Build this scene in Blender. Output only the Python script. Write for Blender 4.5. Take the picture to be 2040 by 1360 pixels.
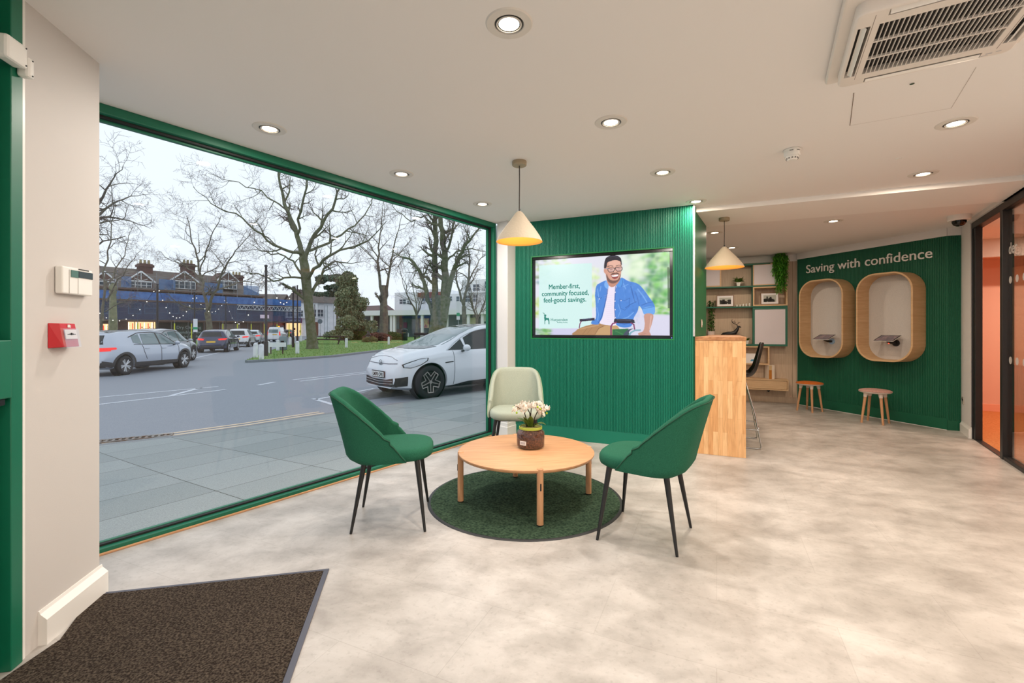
import bpy, bmesh, math, random
import numpy as np
from mathutils import Vector, Matrix
from mathutils.bvhtree import BVHTree

for o in list(bpy.data.objects): bpy.data.objects.remove(o)
SC = bpy.context.scene
COL = SC.collection
random.seed(7)

# ------------------------------------------------------------------ camera
F = 907.0; HC = 1.25            # focal length in pixels of a 2040 wide frame, eye height
cam_d = bpy.data.cameras.new('camera'); cam = bpy.data.objects.new('camera', cam_d); COL.objects.link(cam)
cam_d.sensor_width = 36; cam_d.lens = F*36/2040; cam_d.shift_y = -25/2040
cam_d.clip_start = .05; cam_d.clip_end = 600
cam.location = (0, 0, HC); cam.rotation_euler = (math.radians(90), 0, 0)
SC.camera = cam

# ------------------------------------------------------------------ world, overcast sky
wd_ = bpy.data.worlds.new('sky'); SC.world = wd_; wd_.use_nodes = True
bg = wd_.node_tree.nodes['Background']
bg.inputs['Color'].default_value = (.83, .915, 1.0, 1); bg.inputs['Strength'].default_value = .93
SC.view_settings.view_transform = 'Standard'; SC.view_settings.look = 'None'
SC.view_settings.exposure = 0.28; SC.view_settings.gamma = 1.0; SC.view_settings.use_curve_mapping = False
LAMP_W = 14.5                   # watts of one ceiling downlight
WARM = (1.0, .91, .82)

# ------------------------------------------------------------------ helpers
def lin(c):
    c = c/255.0
    return c/12.92 if c <= .04045 else ((c+.055)/1.055)**2.4
def rgb(r, g, b): return (lin(r), lin(g), lin(b), 1)
MATS = {}
def mat(name, col, rough=.6, metal=0, noise=None, bump=None, emit=None, coat=0, alpha=None, spec=None, stretch=None):
    """noise=(scale, colour2, detail, lo, hi); bump=(scale, strength)"""
    if name in MATS: return MATS[name]
    m = bpy.data.materials.new(name); m.use_nodes = True; MATS[name] = m
    nt = m.node_tree; b = nt.nodes['Principled BSDF']
    c = rgb(*col) if max(col) > 1 else (*col, 1)
    b.inputs['Base Color'].default_value = c
    b.inputs['Roughness'].default_value = rough; b.inputs['Metallic'].default_value = metal
    if spec is not None: b.inputs['Specular IOR Level'].default_value = spec
    if coat: b.inputs['Coat Weight'].default_value = coat; b.inputs['Coat Roughness'].default_value = .05
    tc = nt.nodes.new('ShaderNodeTexCoord'); mp = nt.nodes.new('ShaderNodeMapping')
    nt.links.new(tc.outputs['Object'], mp.inputs['Vector'])
    if stretch: mp.inputs['Scale'].default_value = stretch
    if noise:
        n = nt.nodes.new('ShaderNodeTexNoise'); n.inputs['Scale'].default_value = noise[0]; n.inputs['Detail'].default_value = noise[2]
        nt.links.new(mp.outputs[0], n.inputs['Vector'])
        r = nt.nodes.new('ShaderNodeValToRGB'); r.color_ramp.elements[0].position = noise[3]; r.color_ramp.elements[1].position = noise[4]
        r.color_ramp.elements[0].color = c; r.color_ramp.elements[1].color = rgb(*noise[1])
        nt.links.new(n.outputs['Fac'], r.inputs['Fac']); nt.links.new(r.outputs['Color'], b.inputs['Base Color'])
    if bump:
        n2 = nt.nodes.new('ShaderNodeTexNoise'); n2.inputs['Scale'].default_value = bump[0]; n2.inputs['Detail'].default_value = 4
        nt.links.new(mp.outputs[0], n2.inputs['Vector'])
        bp = nt.nodes.new('ShaderNodeBump'); bp.inputs['Strength'].default_value = bump[1]; bp.inputs['Distance'].default_value = .01
        nt.links.new(n2.outputs['Fac'], bp.inputs['Height']); nt.links.new(bp.outputs[0], b.inputs['Normal'])
    if emit:
        ec, es = emit
        b.inputs['Emission Color'].default_value = rgb(*ec); b.inputs['Emission Strength'].default_value = es
    if alpha is not None: b.inputs['Alpha'].default_value = alpha
    return m

def glass_mat(name, refl=.06, tint=(1, 1, 1), rough=0.0):
    if name in MATS: return MATS[name]
    m = bpy.data.materials.new(name); m.use_nodes = True; MATS[name] = m; nt = m.node_tree; nt.nodes.clear()
    out = nt.nodes.new('ShaderNodeOutputMaterial'); mix = nt.nodes.new('ShaderNodeMixShader')
    t = nt.nodes.new('ShaderNodeBsdfTransparent'); t.inputs[0].default_value = (*tint, 1)
    g = nt.nodes.new('ShaderNodeBsdfGlossy'); g.inputs['Roughness'].default_value = rough
    lw = nt.nodes.new('ShaderNodeLayerWeight'); lw.inputs['Blend'].default_value = .25
    mr = nt.nodes.new('ShaderNodeMapRange'); mr.inputs['To Min'].default_value = refl; mr.inputs['To Max'].default_value = min(1, refl*5)
    nt.links.new(lw.outputs['Facing'], mr.inputs['Value']); nt.links.new(mr.outputs[0], mix.inputs[0])
    nt.links.new(t.outputs[0], mix.inputs[1]); nt.links.new(g.outputs[0], mix.inputs[2]); nt.links.new(mix.outputs[0], out.inputs[0])
    return m

def emis(name, col, s):
    if name in MATS: return MATS[name]
    m = bpy.data.materials.new(name); m.use_nodes = True; MATS[name] = m; nt = m.node_tree; nt.nodes.clear()
    out = nt.nodes.new('ShaderNodeOutputMaterial'); e = nt.nodes.new('ShaderNodeEmission')
    e.inputs[0].default_value = rgb(*col); e.inputs[1].default_value = s; nt.links.new(e.outputs[0], out.inputs[0])
    return m

def wood_mat(name, c1, c2, scale=3, stretch=(1, 12, 12), rough=.5, ring=.5):
    if name in MATS: return MATS[name]
    m = bpy.data.materials.new(name); m.use_nodes = True; MATS[name] = m; nt = m.node_tree; b = nt.nodes['Principled BSDF']
    b.inputs['Roughness'].default_value = rough
    tc = nt.nodes.new('ShaderNodeTexCoord'); mp = nt.nodes.new('ShaderNodeMapping'); mp.inputs['Scale'].default_value = stretch
    n = nt.nodes.new('ShaderNodeTexNoise'); n.inputs['Scale'].default_value = scale; n.inputs['Detail'].default_value = 6; n.inputs['Distortion'].default_value = ring
    r = nt.nodes.new('ShaderNodeValToRGB'); r.color_ramp.elements[0].position = .3; r.color_ramp.elements[1].position = .72
    r.color_ramp.elements[0].color = rgb(*c1); r.color_ramp.elements[1].color = rgb(*c2)
    nt.links.new(tc.outputs['Object'], mp.inputs[0]); nt.links.new(mp.outputs[0], n.inputs['Vector'])
    nt.links.new(n.outputs['Fac'], r.inputs['Fac']); nt.links.new(r.outputs[0], b.inputs['Base Color'])
    return m

class MB:
    """collects geometry; build() links it as ONE mesh object"""
    def __init__(s): s.v = []; s.f = []
    def add(s, vs, fs):
        b = len(s.v); s.v += [tuple(p) for p in vs]; s.f += [tuple(b+i for i in f) for f in fs]; return s
    def box(s, c, d, rz=0, M=None):
        x, y, z = d[0]/2, d[1]/2, d[2]/2; R = Matrix.Rotation(rz, 3, 'Z') if rz else None
        vs = []
        for k in (-z, z):
            for (i, j) in ((-x, -y), (x, -y), (x, y), (-x, y)):
                p = Vector((i, j, k))
                if M: p = M @ p
                if R: p = R @ p
                vs.append(p+Vector(c))
        return s.add(vs, [(3, 2, 1, 0), (4, 5, 6, 7), (0, 1, 5, 4), (1, 2, 6, 5), (2, 3, 7, 6), (3, 0, 4, 7)])
    def bb(s, x0, x1, y0, y1, z0, z1): return s.box(((x0+x1)/2, (y0+y1)/2, (z0+z1)/2), (abs(x1-x0), abs(y1-y0), abs(z1-z0)))
    def bar(s, p0, p1, w, h=None):
        p0 = Vector(p0); p1 = Vector(p1); d = p1-p0; h = h or w
        q = d.to_track_quat('X', 'Z').to_matrix()
        return s.box((p0+p1)/2, (d.length, w, h), M=q)
    def tube(s, pts, rad, n=8, cap=True):
        pts = [Vector(p) for p in pts]
        if not isinstance(rad, (list, tuple)): rad = [rad]*len(pts)
        b = len(s.v); prev = None
        for i, p in enumerate(pts):
            t = (pts[min(i+1, len(pts)-1)]-pts[max(i-1, 0)])
            if t.length < 1e-9: t = Vector((0, 0, 1))
            t.normalize()
            if prev is None: a = t.orthogonal().normalized()
            else:
                a = prev-t*prev.dot(t)
                a = a.normalized() if a.length > 1e-6 else t.orthogonal().normalized()
            prev = a; c = t.cross(a)
            for k in range(n):
                an = 2*math.pi*k/n; s.v.append(tuple(p+(a*math.cos(an)+c*math.sin(an))*rad[i]))
        for i in range(len(pts)-1):
            for k in range(n):
                k2 = (k+1) % n; s.f.append((b+i*n+k, b+i*n+k2, b+(i+1)*n+k2, b+(i+1)*n+k))
        if cap:
            s.f.append(tuple(b+k for k in reversed(range(n)))); e = b+(len(pts)-1)*n; s.f.append(tuple(e+k for k in range(n)))
        return s
    def cyl(s, p0, p1, r0, r1=None, n=20): return s.tube([p0, p1], [r0, r0 if r1 is None else r1], n)
    def lathe(s, prof, n=32, c=(0, 0, 0), a0=0, M=None, close=False, caps=True):
        b = len(s.v); m = len(prof)
        for (r, z) in prof:
            for k in range(n):
                an = 2*math.pi*k/n+a0; p = Vector((r*math.cos(an), r*math.sin(an), z))
                if M: p = M @ p
                s.v.append(tuple(p+Vector(c)))
        for i in range(m-1 if not close else m):
            i2 = (i+1) % m
            for k in range(n):
                k2 = (k+1) % n; s.f.append((b+i*n+k, b+i*n+k2, b+i2*n+k2, b+i2*n+k))
        if not close and caps:
            if prof[0][0] > 1e-6: s.f.append(tuple(b+k for k in reversed(range(n))))
            if prof[-1][0] > 1e-6: s.f.append(tuple(b+(m-1)*n+k for k in range(n)))
        return s
    def prism(s, poly, z0, z1, M=None):
        n = len(poly)
        vs = [Vector((x, y, z0)) for x, y in poly]+[Vector((x, y, z1)) for x, y in poly]
        if M: vs = [M @ p for p in vs]
        a = sum(poly[i][0]*poly[(i+1) % n][1]-poly[(i+1) % n][0]*poly[i][1] for i in range(n))
        fs = [tuple(reversed(range(n))), tuple(range(n, 2*n))]+[(i, (i+1) % n, n+(i+1) % n, n+i) for i in range(n)]
        if a < 0: fs = [tuple(reversed(f)) for f in fs]
        return s.add(vs, fs)
    def ball(s, c, r, n=12, m=8, sc=(1, 1, 1), M=None):
        b = len(s.v); vs = []
        for i in range(m+1):
            th = math.pi*i/m
            for k in range(n):
                an = 2*math.pi*k/n
                p = Vector((r*sc[0]*math.sin(th)*math.cos(an), r*sc[1]*math.sin(th)*math.sin(an), -r*sc[2]*math.cos(th)))
                if M: p = M @ p
                s.v.append(tuple(p+Vector(c)))
        for i in range(m):
            for k in range(n):
                k2 = (k+1) % n; s.f.append((b+i*n+k, b+i*n+k2, b+(i+1)*n+k2, b+(i+1)*n+k))
        return s
    def quad(s, a, b, c, d): return s.add([a, b, c, d], [(0, 1, 2, 3)])
    def build(s, name, m=None, parent=None, smooth=None, bevel=0, sub=0, solid=0, seg=2):
        me = bpy.data.meshes.new(name); me.from_pydata(s.v, [], s.f); me.validate(); me.update()
        if smooth is not None:
            me.polygons.foreach_set('use_smooth', [True]*len(me.polygons))
            if smooth < 179: me.set_sharp_from_angle(angle=math.radians(smooth))
        o = bpy.data.objects.new(name, me); COL.objects.link(o)
        if m: me.materials.append(m)
        if parent: o.parent = parent
        if solid: md = o.modifiers.new('solid', 'SOLIDIFY'); md.thickness = solid; md.offset = 0
        if bevel: md = o.modifiers.new('bevel', 'BEVEL'); md.width = bevel; md.segments = seg; md.limit_method = 'ANGLE'; md.angle_limit = math.radians(40)
        if sub: md = o.modifiers.new('sub', 'SUBSURF'); md.levels = sub; md.render_levels = sub
        return o

def tag(o, label=None, cat=None, group=None, kind=None):
    if label: o['label'] = label
    if cat: o['category'] = cat
    if group: o['group'] = group
    if kind: o['kind'] = kind
    return o
def thing(name, label, cat, loc=(0, 0, 0), rz=0, group=None, kind=None):
    o = bpy.data.objects.new(name, None); COL.objects.link(o); o.empty_display_size = .1
    o.location = loc; o.rotation_euler = (0, 0, rz)
    return tag(o, label, cat, group, kind)
def place(o, loc, rz=0): o.location = loc; o.rotation_euler = (0, 0, rz); return o
def copy_tree(o, parent=None):
    c = o.copy(); COL.objects.link(c)
    if parent: c.parent = parent
    for ch in [x for x in bpy.data.objects if x.parent == o]: copy_tree(ch, c)
    return c
def text_ob(txt, size, m, name, parent=None, ext=.001, off=0, align='CENTER', M=None, loc=(0, 0, 0), space=1.0):
    """flat lettering in the local XZ plane, facing -Y"""
    cu = bpy.data.curves.new('t', 'FONT'); cu.body = txt; cu.size = size; cu.extrude = ext; cu.offset = off; cu.align_x = align; cu.space_character = space
    cu.resolution_u = 4
    t = bpy.data.objects.new('t', cu); COL.objects.link(t)
    dg = bpy.context.evaluated_depsgraph_get(); me = bpy.data.meshes.new_from_object(t.evaluated_get(dg))
    bpy.data.objects.remove(t); bpy.data.curves.remove(cu)
    me.transform(Matrix.Rotation(math.pi/2, 4, 'X'))
    if M: me.transform(M)
    me.transform(Matrix.Translation(loc))
    me.name = name; me.materials.clear(); me.materials.append(m)
    o = bpy.data.objects.new(name, me); COL.objects.link(o)
    if parent: o.parent = parent
    return o
def boolean(o, cut, op='DIFFERENCE'):
    md = o.modifiers.new('b', 'BOOLEAN'); md.object = cut; md.operation = op; md.solver = 'EXACT'
    dg = bpy.context.evaluated_depsgraph_get(); me = bpy.data.meshes.new_from_object(o.evaluated_get(dg))
    o.modifiers.clear(); old = o.data; o.data = me; me.name = old.name
    bpy.data.objects.remove(cut)
    return o
def at(px, Y, z): return Vector(((px-1020)/F*Y, Y, z))     # point on the sight line of a column of the photograph, at depth Y and height z

# building axes: the television wall sets the grid
U = Vector((.912, -.410, 0)).normalized(); V = Vector((.410, .912, 0)).normalized(); AU = math.atan2(U.y, U.x)
T0 = Vector((1.84, 4.59, 0)); S0 = Vector((4.80, 7.635, 0))
W0 = Vector((4.74, 7.56, 0)); WV = Vector((.3148, -.9492, 0)).normalized(); AW = math.atan2(WV.y, WV.x)
C0 = Vector((-1.946, 2.147, 0)); DD = Vector((-.213, .977, 0)).normalized(); NL = Vector((-DD.y, DD.x, 0)); AD = math.atan2(DD.y, DD.x)
G0 = Vector((5.26, 5.15, 0)); GV = Vector((-.548, -.837, 0)).normalized(); AG = math.atan2(GV.y, GV.x)
A0 = Vector((-2.27, 2.52, 0)); WD = Vector((.5855, .8107, 0)).normalized(); AWD = math.atan2(WD.y, WD.x)
CE = 2.5

# ------------------------------------------------------------------ materials
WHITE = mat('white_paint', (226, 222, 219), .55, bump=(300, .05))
CEILM = mat('ceiling_paint', (238, 234, 231), .7)
TRIMW = mat('white_trim', (236, 233, 228), .35)
GREEN = mat('green_frame_paint', (10, 104, 76), .4)
GWALL = mat('green_wall_paint', (0, 116, 92), .5)
GPLAIN = mat('green_plain_paint', (0, 106, 66), .5)
GSAVE = mat('deep_green_wall_paint', (0, 88, 60), .55)
BLACK = mat('black_metal', (26, 26, 27), .45)
GASKET = mat('black_gasket', (18, 20, 20), .6)
OAK = wood_mat('light_oak', (212, 162, 118), (190, 138, 96), 2.2, (2, 24, 24))
OAKV = wood_mat('light_oak_vertical', (208, 158, 116), (184, 134, 94), 2.2, (24, 24, 2))
PANELW = wood_mat('grey_oak_panelling', (208, 186, 162), (192, 168, 144), 2, (30, 30, 2), rough=.55)
OAKP = wood_mat('pale_oak_veneer', (214, 182, 142), (198, 162, 122), 2, (3, 3, 40))
CHROME = mat('chrome', (200, 200, 200), .15, metal=1)
BLKPL = mat('black_plastic', (20, 20, 22), .4)
WHITEPL = mat('white_plastic', (235, 233, 228), .35)
REDPL = mat('red_plastic', (190, 22, 36), .3)

def floor_mat():
    m = bpy.data.materials.new('concrete_look_vinyl'); m.use_nodes = True; nt = m.node_tree; b = nt.nodes['Principled BSDF']; L = nt.links
    tc = nt.nodes.new('ShaderNodeTexCoord')
    def N(sc, det, st=(1, 1, 1), dist=0):
        mp = nt.nodes.new('ShaderNodeMapping'); mp.inputs['Scale'].default_value = st; mp.inputs['Rotation'].default_value = (0, 0, -AU)
        L.new(tc.outputs['Object'], mp.inputs[0]); n = nt.nodes.new('ShaderNodeTexNoise'); n.inputs['Scale'].default_value = sc; n.inputs['Detail'].default_value = det
        n.inputs['Distortion'].default_value = dist; n.inputs['Roughness'].default_value = .62; L.new(mp.outputs[0], n.inputs['Vector']); return n
    n1 = N(1.1, 10, (1, 1.2, 1), .3); n2 = N(4.5, 12, (.9, 1.2, 1), .25); n3 = N(45, 6)
    r1 = nt.nodes.new('ShaderNodeValToRGB'); e = r1.color_ramp.elements; e[0].position = .34; e[0].color = rgb(168, 162, 156); e[1].position = .62; e[1].color = rgb(203, 198, 193)
    L.new(n1.outputs['Fac'], r1.inputs[0])
    r2 = nt.nodes.new('ShaderNodeValToRGB'); e = r2.color_ramp.elements; e[0].position = .34; e[0].color = (.74, .73, .72, 1); e[1].position = .58; e[1].color = (1, 1, 1, 1)
    L.new(n2.outputs['Fac'], r2.inputs[0])
    r3 = nt.nodes.new('ShaderNodeValToRGB'); e = r3.color_ramp.elements; e[0].position = .33; e[0].color = (.82, .81, .80, 1); e[1].position = .45; e[1].color = (1, 1, 1, 1)
    L.new(n3.outputs['Fac'], r3.inputs[0])
    def mul(a, c, f=1):
        x = nt.nodes.new('ShaderNodeMix'); x.data_type = 'RGBA'; x.blend_type = 'MULTIPLY'; x.inputs[0].default_value = f
        L.new(a, x.inputs['A']); L.new(c, x.inputs['B']); return x.outputs['Result']
    c = mul(r1.outputs[0], r2.outputs[0]); c = mul(c, r3.outputs[0], .7)
    mp = nt.nodes.new('ShaderNodeMapping'); mp.inputs['Rotation'].default_value = (0, 0, -AU); L.new(tc.outputs['Object'], mp.inputs[0])
    br = nt.nodes.new('ShaderNodeTexBrick'); br.inputs['Scale'].default_value = 1; br.inputs['Mortar Size'].default_value = .0015; br.inputs['Brick Width'].default_value = .92; br.inputs['Row Height'].default_value = .46
    br.inputs['Color1'].default_value = (1, 1, 1, 1); br.inputs['Color2'].default_value = (.93, .925, .92, 1); br.inputs['Mortar'].default_value = (.80, .79, .78, 1); L.new(mp.outputs[0], br.inputs['Vector'])
    c = mul(c, br.outputs['Color'], .8)
    L.new(c, b.inputs['Base Color']); b.inputs['Roughness'].default_value = .38; b.inputs['Specular IOR Level'].default_value = .4
    return m
FLOORM = floor_mat()

# ------------------------------------------------------------------ lamps of the room
warm_e = emis('lamp_lens_glow', (255, 236, 205), 14)
def downlight(x, y, z, label, w=LAMP_W, group='recessed ceiling downlights'):
    t = thing('ceiling_downlight', label, 'ceiling light', (x, y, z), 0, group)
    b = MB(); b.lathe([(.058, -.001), (.062, -.006), (.092, -.005), (.097, 0), (.058, 0)], 40, close=True); b.build('trim_ring', DLTRIM, t, smooth=40)
    b = MB(); b.lathe([(.0575, -.001), (.0575, -.004), (.0525, -.004), (.0525, -.001)], 36, close=True); b.build('gap_ring', BLKPL, t, smooth=30)
    b = MB(); b.lathe([(.0525, -.001), (.0525, -.007), (.0465, -.007), (.0465, -.001)], 36, close=True); b.build('lamp_ring', DLTRIM, t, smooth=30)
    b = MB(); b.lathe([(.0465, -.001), (.0465, -.005), (.042, -.004), (.042, -.001)], 36, close=True); b.build('baffle', BLKPL, t, smooth=30)
    b = MB(); b.lathe([(.042, -.0015), (.042, -.003), (.0001, -.0032)], 32); b.build('lens', warm_e, t)
    ld = bpy.data.lights.new('downlight_lamp', 'AREA'); ld.shape = 'DISK'; ld.size = .08; ld.energy = w; ld.color = WARM if x < 1.6 else (1.0, .82, .64)
    lo = bpy.data.objects.new('lamp_bulb', ld); COL.objects.link(lo); lo.parent = t; lo.location = (0, 0, -.009)
    return t
DLTRIM = mat('downlight_trim_white', (222, 216, 208), .5)
for (x, y, z, lb) in [
    (-.012, 1.865, CE, 'large round recessed downlight nearest the top of the photo, centre'),
    (-1.513, 2.841, CE, 'round recessed downlight above the left end of the shop window'),
    (.598, 2.752, CE, 'round recessed downlight in mid ceiling, left of the smoke detector'),
    (-.89, 3.669, CE, 'round recessed downlight above the middle of the shop window'),
    (1.202, 3.634, CE, 'round recessed downlight in front of the green screen wall'),
    (-.296, 4.553, CE, 'round recessed downlight above the far end of the shop window'),
    (1.803, 4.46, CE, 'round recessed downlight above the right edge of the green screen wall'),
    (2.695, 2.765, CE, 'round recessed downlight below the air conditioning cassette, nearer of two on the right'),
    (3.313, 3.669, CE, 'round recessed downlight just before the ceiling beam on the right'),
    (3.721, 5.273, CE, 'round recessed downlight behind the beam, in front of the green wall with booths'),
    (2.63, 5.905, CE, 'round recessed downlight left of the rear pendant lamp'),
    (3.38, 6.998, CE, 'round recessed downlight half hidden by the rear pendant lamp, nearest the shelves')]:
    downlight(x, y, z, lb, 7 if (x, y) == (1.803, 4.46) else 9 if y > 5 else 11 if x < -.5 else LAMP_W)
for (x, y) in [(1.2, .4), (-.7, -.3), (2.6, 1.3), (.5, -1.5), (2.2, -1.0), (-.3, -2.6), (1.6, -2.5), (3.1, .1), (3.0, -2.2)]:
    downlight(x, y, CE, 'round recessed downlight in the ceiling behind the photographer', 7 if x < 0 else LAMP_W)

# ------------------------------------------------------------------ room shell
def struct(o): o['kind'] = 'structure'; return o
fp = [(-2.66, 2.0), (1.95, 8.38), (5.2, 9.4), (10.6, 8.4), (10.6, 3.2), (4.9, -3.3), (-.72, -3.3)]
struct(MB().prism(fp, -.12, 0).build('floor', FLOORM))
struct(MB().prism(fp, CE, CE+.15).build('ceiling', CEILM))
# pier at the left with its skirting
Cl = C0-DD*.428
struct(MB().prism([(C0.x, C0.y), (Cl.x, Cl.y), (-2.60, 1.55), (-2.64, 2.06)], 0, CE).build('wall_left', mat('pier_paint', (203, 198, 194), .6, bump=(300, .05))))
def local_struct(name, base, rz): return None
def skirt(name, p0, p1, h=.135, t=.018, side=1, parent=None, ends=(0, 0)):
    """moulded skirting from p0 to p1, thickness on the left of the direction when side=1"""
    p0 = Vector(p0); p1 = Vector(p1); d = (p1-p0); L = d.length; rz = math.atan2(d.y, d.x)
    prof = [(0, 0), (0, h), (.004*side, h), (.007*side, h-.012), (t*side, h-.035), (t*side, 0)]
    b = MB(); n = len(prof); vs = []
    for x, e in ((-ends[0], 0), (L+ends[1], 0)):
        for (y, z) in prof: vs.append((x, y, z))
    fs = [tuple(range(n)), tuple(reversed(range(n, 2*n)))]+[(i, n+i, n+(i+1) % n, (i+1) % n) for i in range(n)]
    b.add(vs, fs); o = b.build(name, TRIMW, parent); place(o, p0, rz)
    bm = bmesh.new(); bm.from_mesh(o.data); bmesh.ops.recalc_face_normals(bm, faces=bm.faces); bm.to_mesh(o.data); bm.free()
    return o
struct(skirt('baseboard_left', C0-DD*.36, C0+DD*.0, .135, .03, -1, ends=(0, .012)))
# white edging strip and green door frame in the door wall
def dstruct(name, m, boxes, kind='structure', parent=None):
    b = MB()
    for bx in boxes: b.bb(*bx)
    o = b.build(name, m, parent, bevel=.002); 
    if not parent: place(o, C0, AD); o['kind'] = kind
    return o
# local frame of the door wall: x along DD (towards the window), room side is -y
dstruct('trim_1', TRIMW, [(-.447, -.428, -.006, .10, 0, CE)])
door = thing('door_1', 'green framed glazed entrance door at the left edge', 'door', C0, AD, kind='structure')
b = MB(); b.bb(-.50, -.4475, -.012, .10, 0, CE); b.bb(-1.52, -1.46, -.012, .10, 0, CE); b.bb(-1.46, -.50, .0, .10, 2.24, 2.30); b.build('door_frame', GREEN, door, bevel=.003)
b = MB(); b.bb(-1.46, -.50, .05, .07, 2.30, CE); b.build('transom_panel', GREEN, door)
b = MB(); b.bb(-.60, -.503, .022, .07, .01, 2.22); b.bb(-1.457, -1.36, .022, .07, .01, 2.22); b.bb(-1.36, -.60, .022, .07, 2.1, 2.22); b.bb(-1.36, -.60, .022, .07, .01, .2); b.build('door_leaf', GREEN, door, bevel=.003)
b = MB(); b.bb(-1.36, -.60, .042, .048, .2, 2.1); b.build('glass', glass_mat('pane_glass', .05), door)
b = MB(); b.bb(-.63, -.507, -.02, .021, 1.00, 1.21); b.build('lock_box', GREEN, door, bevel=.004)
b = MB(); b.bb(-.625, -.52, -.01, .021, .975, .999); b.build('handle', BLKPL, door, bevel=.003)
t = thing('door_contact', 'white two piece door sensor fixed across the green door frame', 'door sensor', C0, AD)
b = MB(); b.bb(-.482, -.449, -.052, -.0125, 2.186, 2.262); b.build('frame_unit', WHITEPL, t, bevel=.01)
b = MB(); b.bb(-.58, -.489, -.058, -.0125, 2.205, 2.288); b.build('leaf_unit', WHITEPL, t, bevel=.01)
for x, y, z in ((-.462, -.0535, 2.196), (-.462, -.0535, 2.252), (-.50, -.0595, 2.215), (-.50, -.0595, 2.278)):
    MB().cyl((x, y, z), (x, y+.002, z), .003, n=8).build('screw', GASKET, t)
# unseen shopfront glazing in the same wall, added to let in more daylight
w2 = thing('window_2_added', 'green framed glazing behind the photographer, added for daylight', 'window', C0, AD, kind='structure')
b = MB(); b.bb(-5.6, -1.52, 0, .1, 0, .06); b.bb(-5.6, -1.52, 0, .1, 2.42, CE)
for x in (-1.58, -2.9, -4.25, -5.54): b.bb(x-.06, x, 0.001, .099, .06, 2.42)
b.build('window_frame', GREEN, w2); b = MB(); b.bb(-5.55, -1.55, .045, .053, .05, 2.43); b.build('glass', glass_mat('pane_glass', .05), w2)
struct(MB().prism([(-.72, -3.3), (4.9, -3.3), (4.9, -3.45), (-.72, -3.45)], 0, CE).build('wall_back', WHITE))

# main shop window (window_1), local x along WD, outside is +y
w1 = thing('window_1', 'huge green framed shop window looking onto the street', 'window', A0, AWD, kind='structure')
XL, XR = -.62, 3.555
b = MB(); b.bb(XL, XR, 0, .10, 0.006, .034); b.bb(XL, XR, 0, .10, 2.447, CE); b.bb(XR-.05, XR, .0, .10, .034, 2.447); b.bb(XL, XL+.05, 0, .10, .034, 2.447)
b.build('window_frame', GREEN, w1, bevel=.004)
b = MB(); b.bb(XL, XR-.05, .036, .062, .034, .046); b.bb(XL, XR-.05, .036, .062, 2.432, 2.447); b.bb(XR-.068, XR-.05, .036, .062, .046, 2.432); b.build('gasket', GASKET, w1)
b = MB(); b.bb(XL, XR-.068, .062, .09, .034, .05); b.bb(XL, XR-.068, .062, .09, 2.418, 2.447); b.bb(XR-.085, XR-.05, .062, .09, .05, 2.418); b.build('glazing_bead', GREEN, w1, bevel=.003)
b = MB(); b.bb(XL+.05, XR-.08, .066, .074, .048, 2.42); b.build('glass', glass_mat('shop_glass', .016), w1)
b = MB(); b.bb(XL, XR+.02, -.014, 0, 0, .012); b.build('wood_bead', OAK, w1, bevel=.003)
struct(MB().prism([(-.13, 5.47), (1.97, 8.37), (1.87, 8.43), (-.23, 5.53)], 0, CE).build('wall_left', WHITE))
# white pillar beside the window
pil = [(-.175, 5.37), (-.052, 5.25), (.045, 5.405), (.12, 5.62), (-.12, 5.62)]
pp = thing('trim_2', 'white corner pillar between shop window and green screen wall', 'pillar', (0, 0, 0), kind='structure')
MB().prism(pil, 0, CE).build('shaft', WHITE, pp, bevel=.004)
b = MB()
for (t_, h) in ((.022, .12), (.010, .165)):
    b.prism([(-.175-t_*.6, 5.37-t_), (-.052, 5.25-t_*1.5), (.045+t_*.2, 5.405-t_), (.09, 5.55), (-.12, 5.55)], 0, h)
b.build('plinth', TRIMW, pp, bevel=.003)

# fluted green wall with the recess for the screen. local x along U, room side -y
def fluted(b, x0, x1, z0, z1, pitch, dep, y0=0.0, thick=.015):
    n = max(1, int(round((x1-x0)/pitch))); p = (x1-x0)/n; pr = []
    for i in range(n):
        a = x0+i*p
        pr += [(a, y0), (a+.12*p, y0-dep*.75), (a+.30*p, y0-dep), (a+.56*p, y0-dep), (a+.74*p, y0-dep*.75), (a+.86*p, y0)]
    pr.append((x1, y0)); m = len(pr)
    vs = [(x, y, z0) for x, y in pr]+[(x, y, z1) for x, y in pr]+[(x1, y0+thick, z0), (x0, y0+thick, z0), (x1, y0+thick, z1), (x0, y0+thick, z1)]
    fs = [(i, i+1, m+i+1, m+i) for i in range(m-1)]
    fs += [tuple(reversed(range(m)))+(2*m+1, 2*m)[::1], tuple(range(m, 2*m))+(2*m+2, 2*m+3)]
    fs += [(m-1, 2*m, 2*m+2, 2*m-1), (2*m, 2*m+1, 2*m+3, 2*m+2), (2*m+1, 0, m, 2*m+3)]
    b.add(vs, fs)
TWL = -1.972; RX0, RX1, RZ0, RZ1 = -1.773, -.194, 1.135, 2.095
tw = thing('wall_front', 'green fluted partition wall holding the television', 'wall', T0, AU, kind='structure')
b = MB(); fluted(b, TWL, RX0, .145, CE, .0166, .010); fluted(b, RX1, -.012, .145, CE, .0166, .010)
fluted(b, RX0, RX1, .145, RZ0, .0166, .010); fluted(b, RX0, RX1, RZ1, CE, .0166, .010)
b.build('fluted_panel', GWALL, tw, smooth=None)
b = MB(); b.bb(TWL, -.012, -.006, .02, 0, .145); b.build('plinth', GWALL, tw, bevel=.002)
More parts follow.
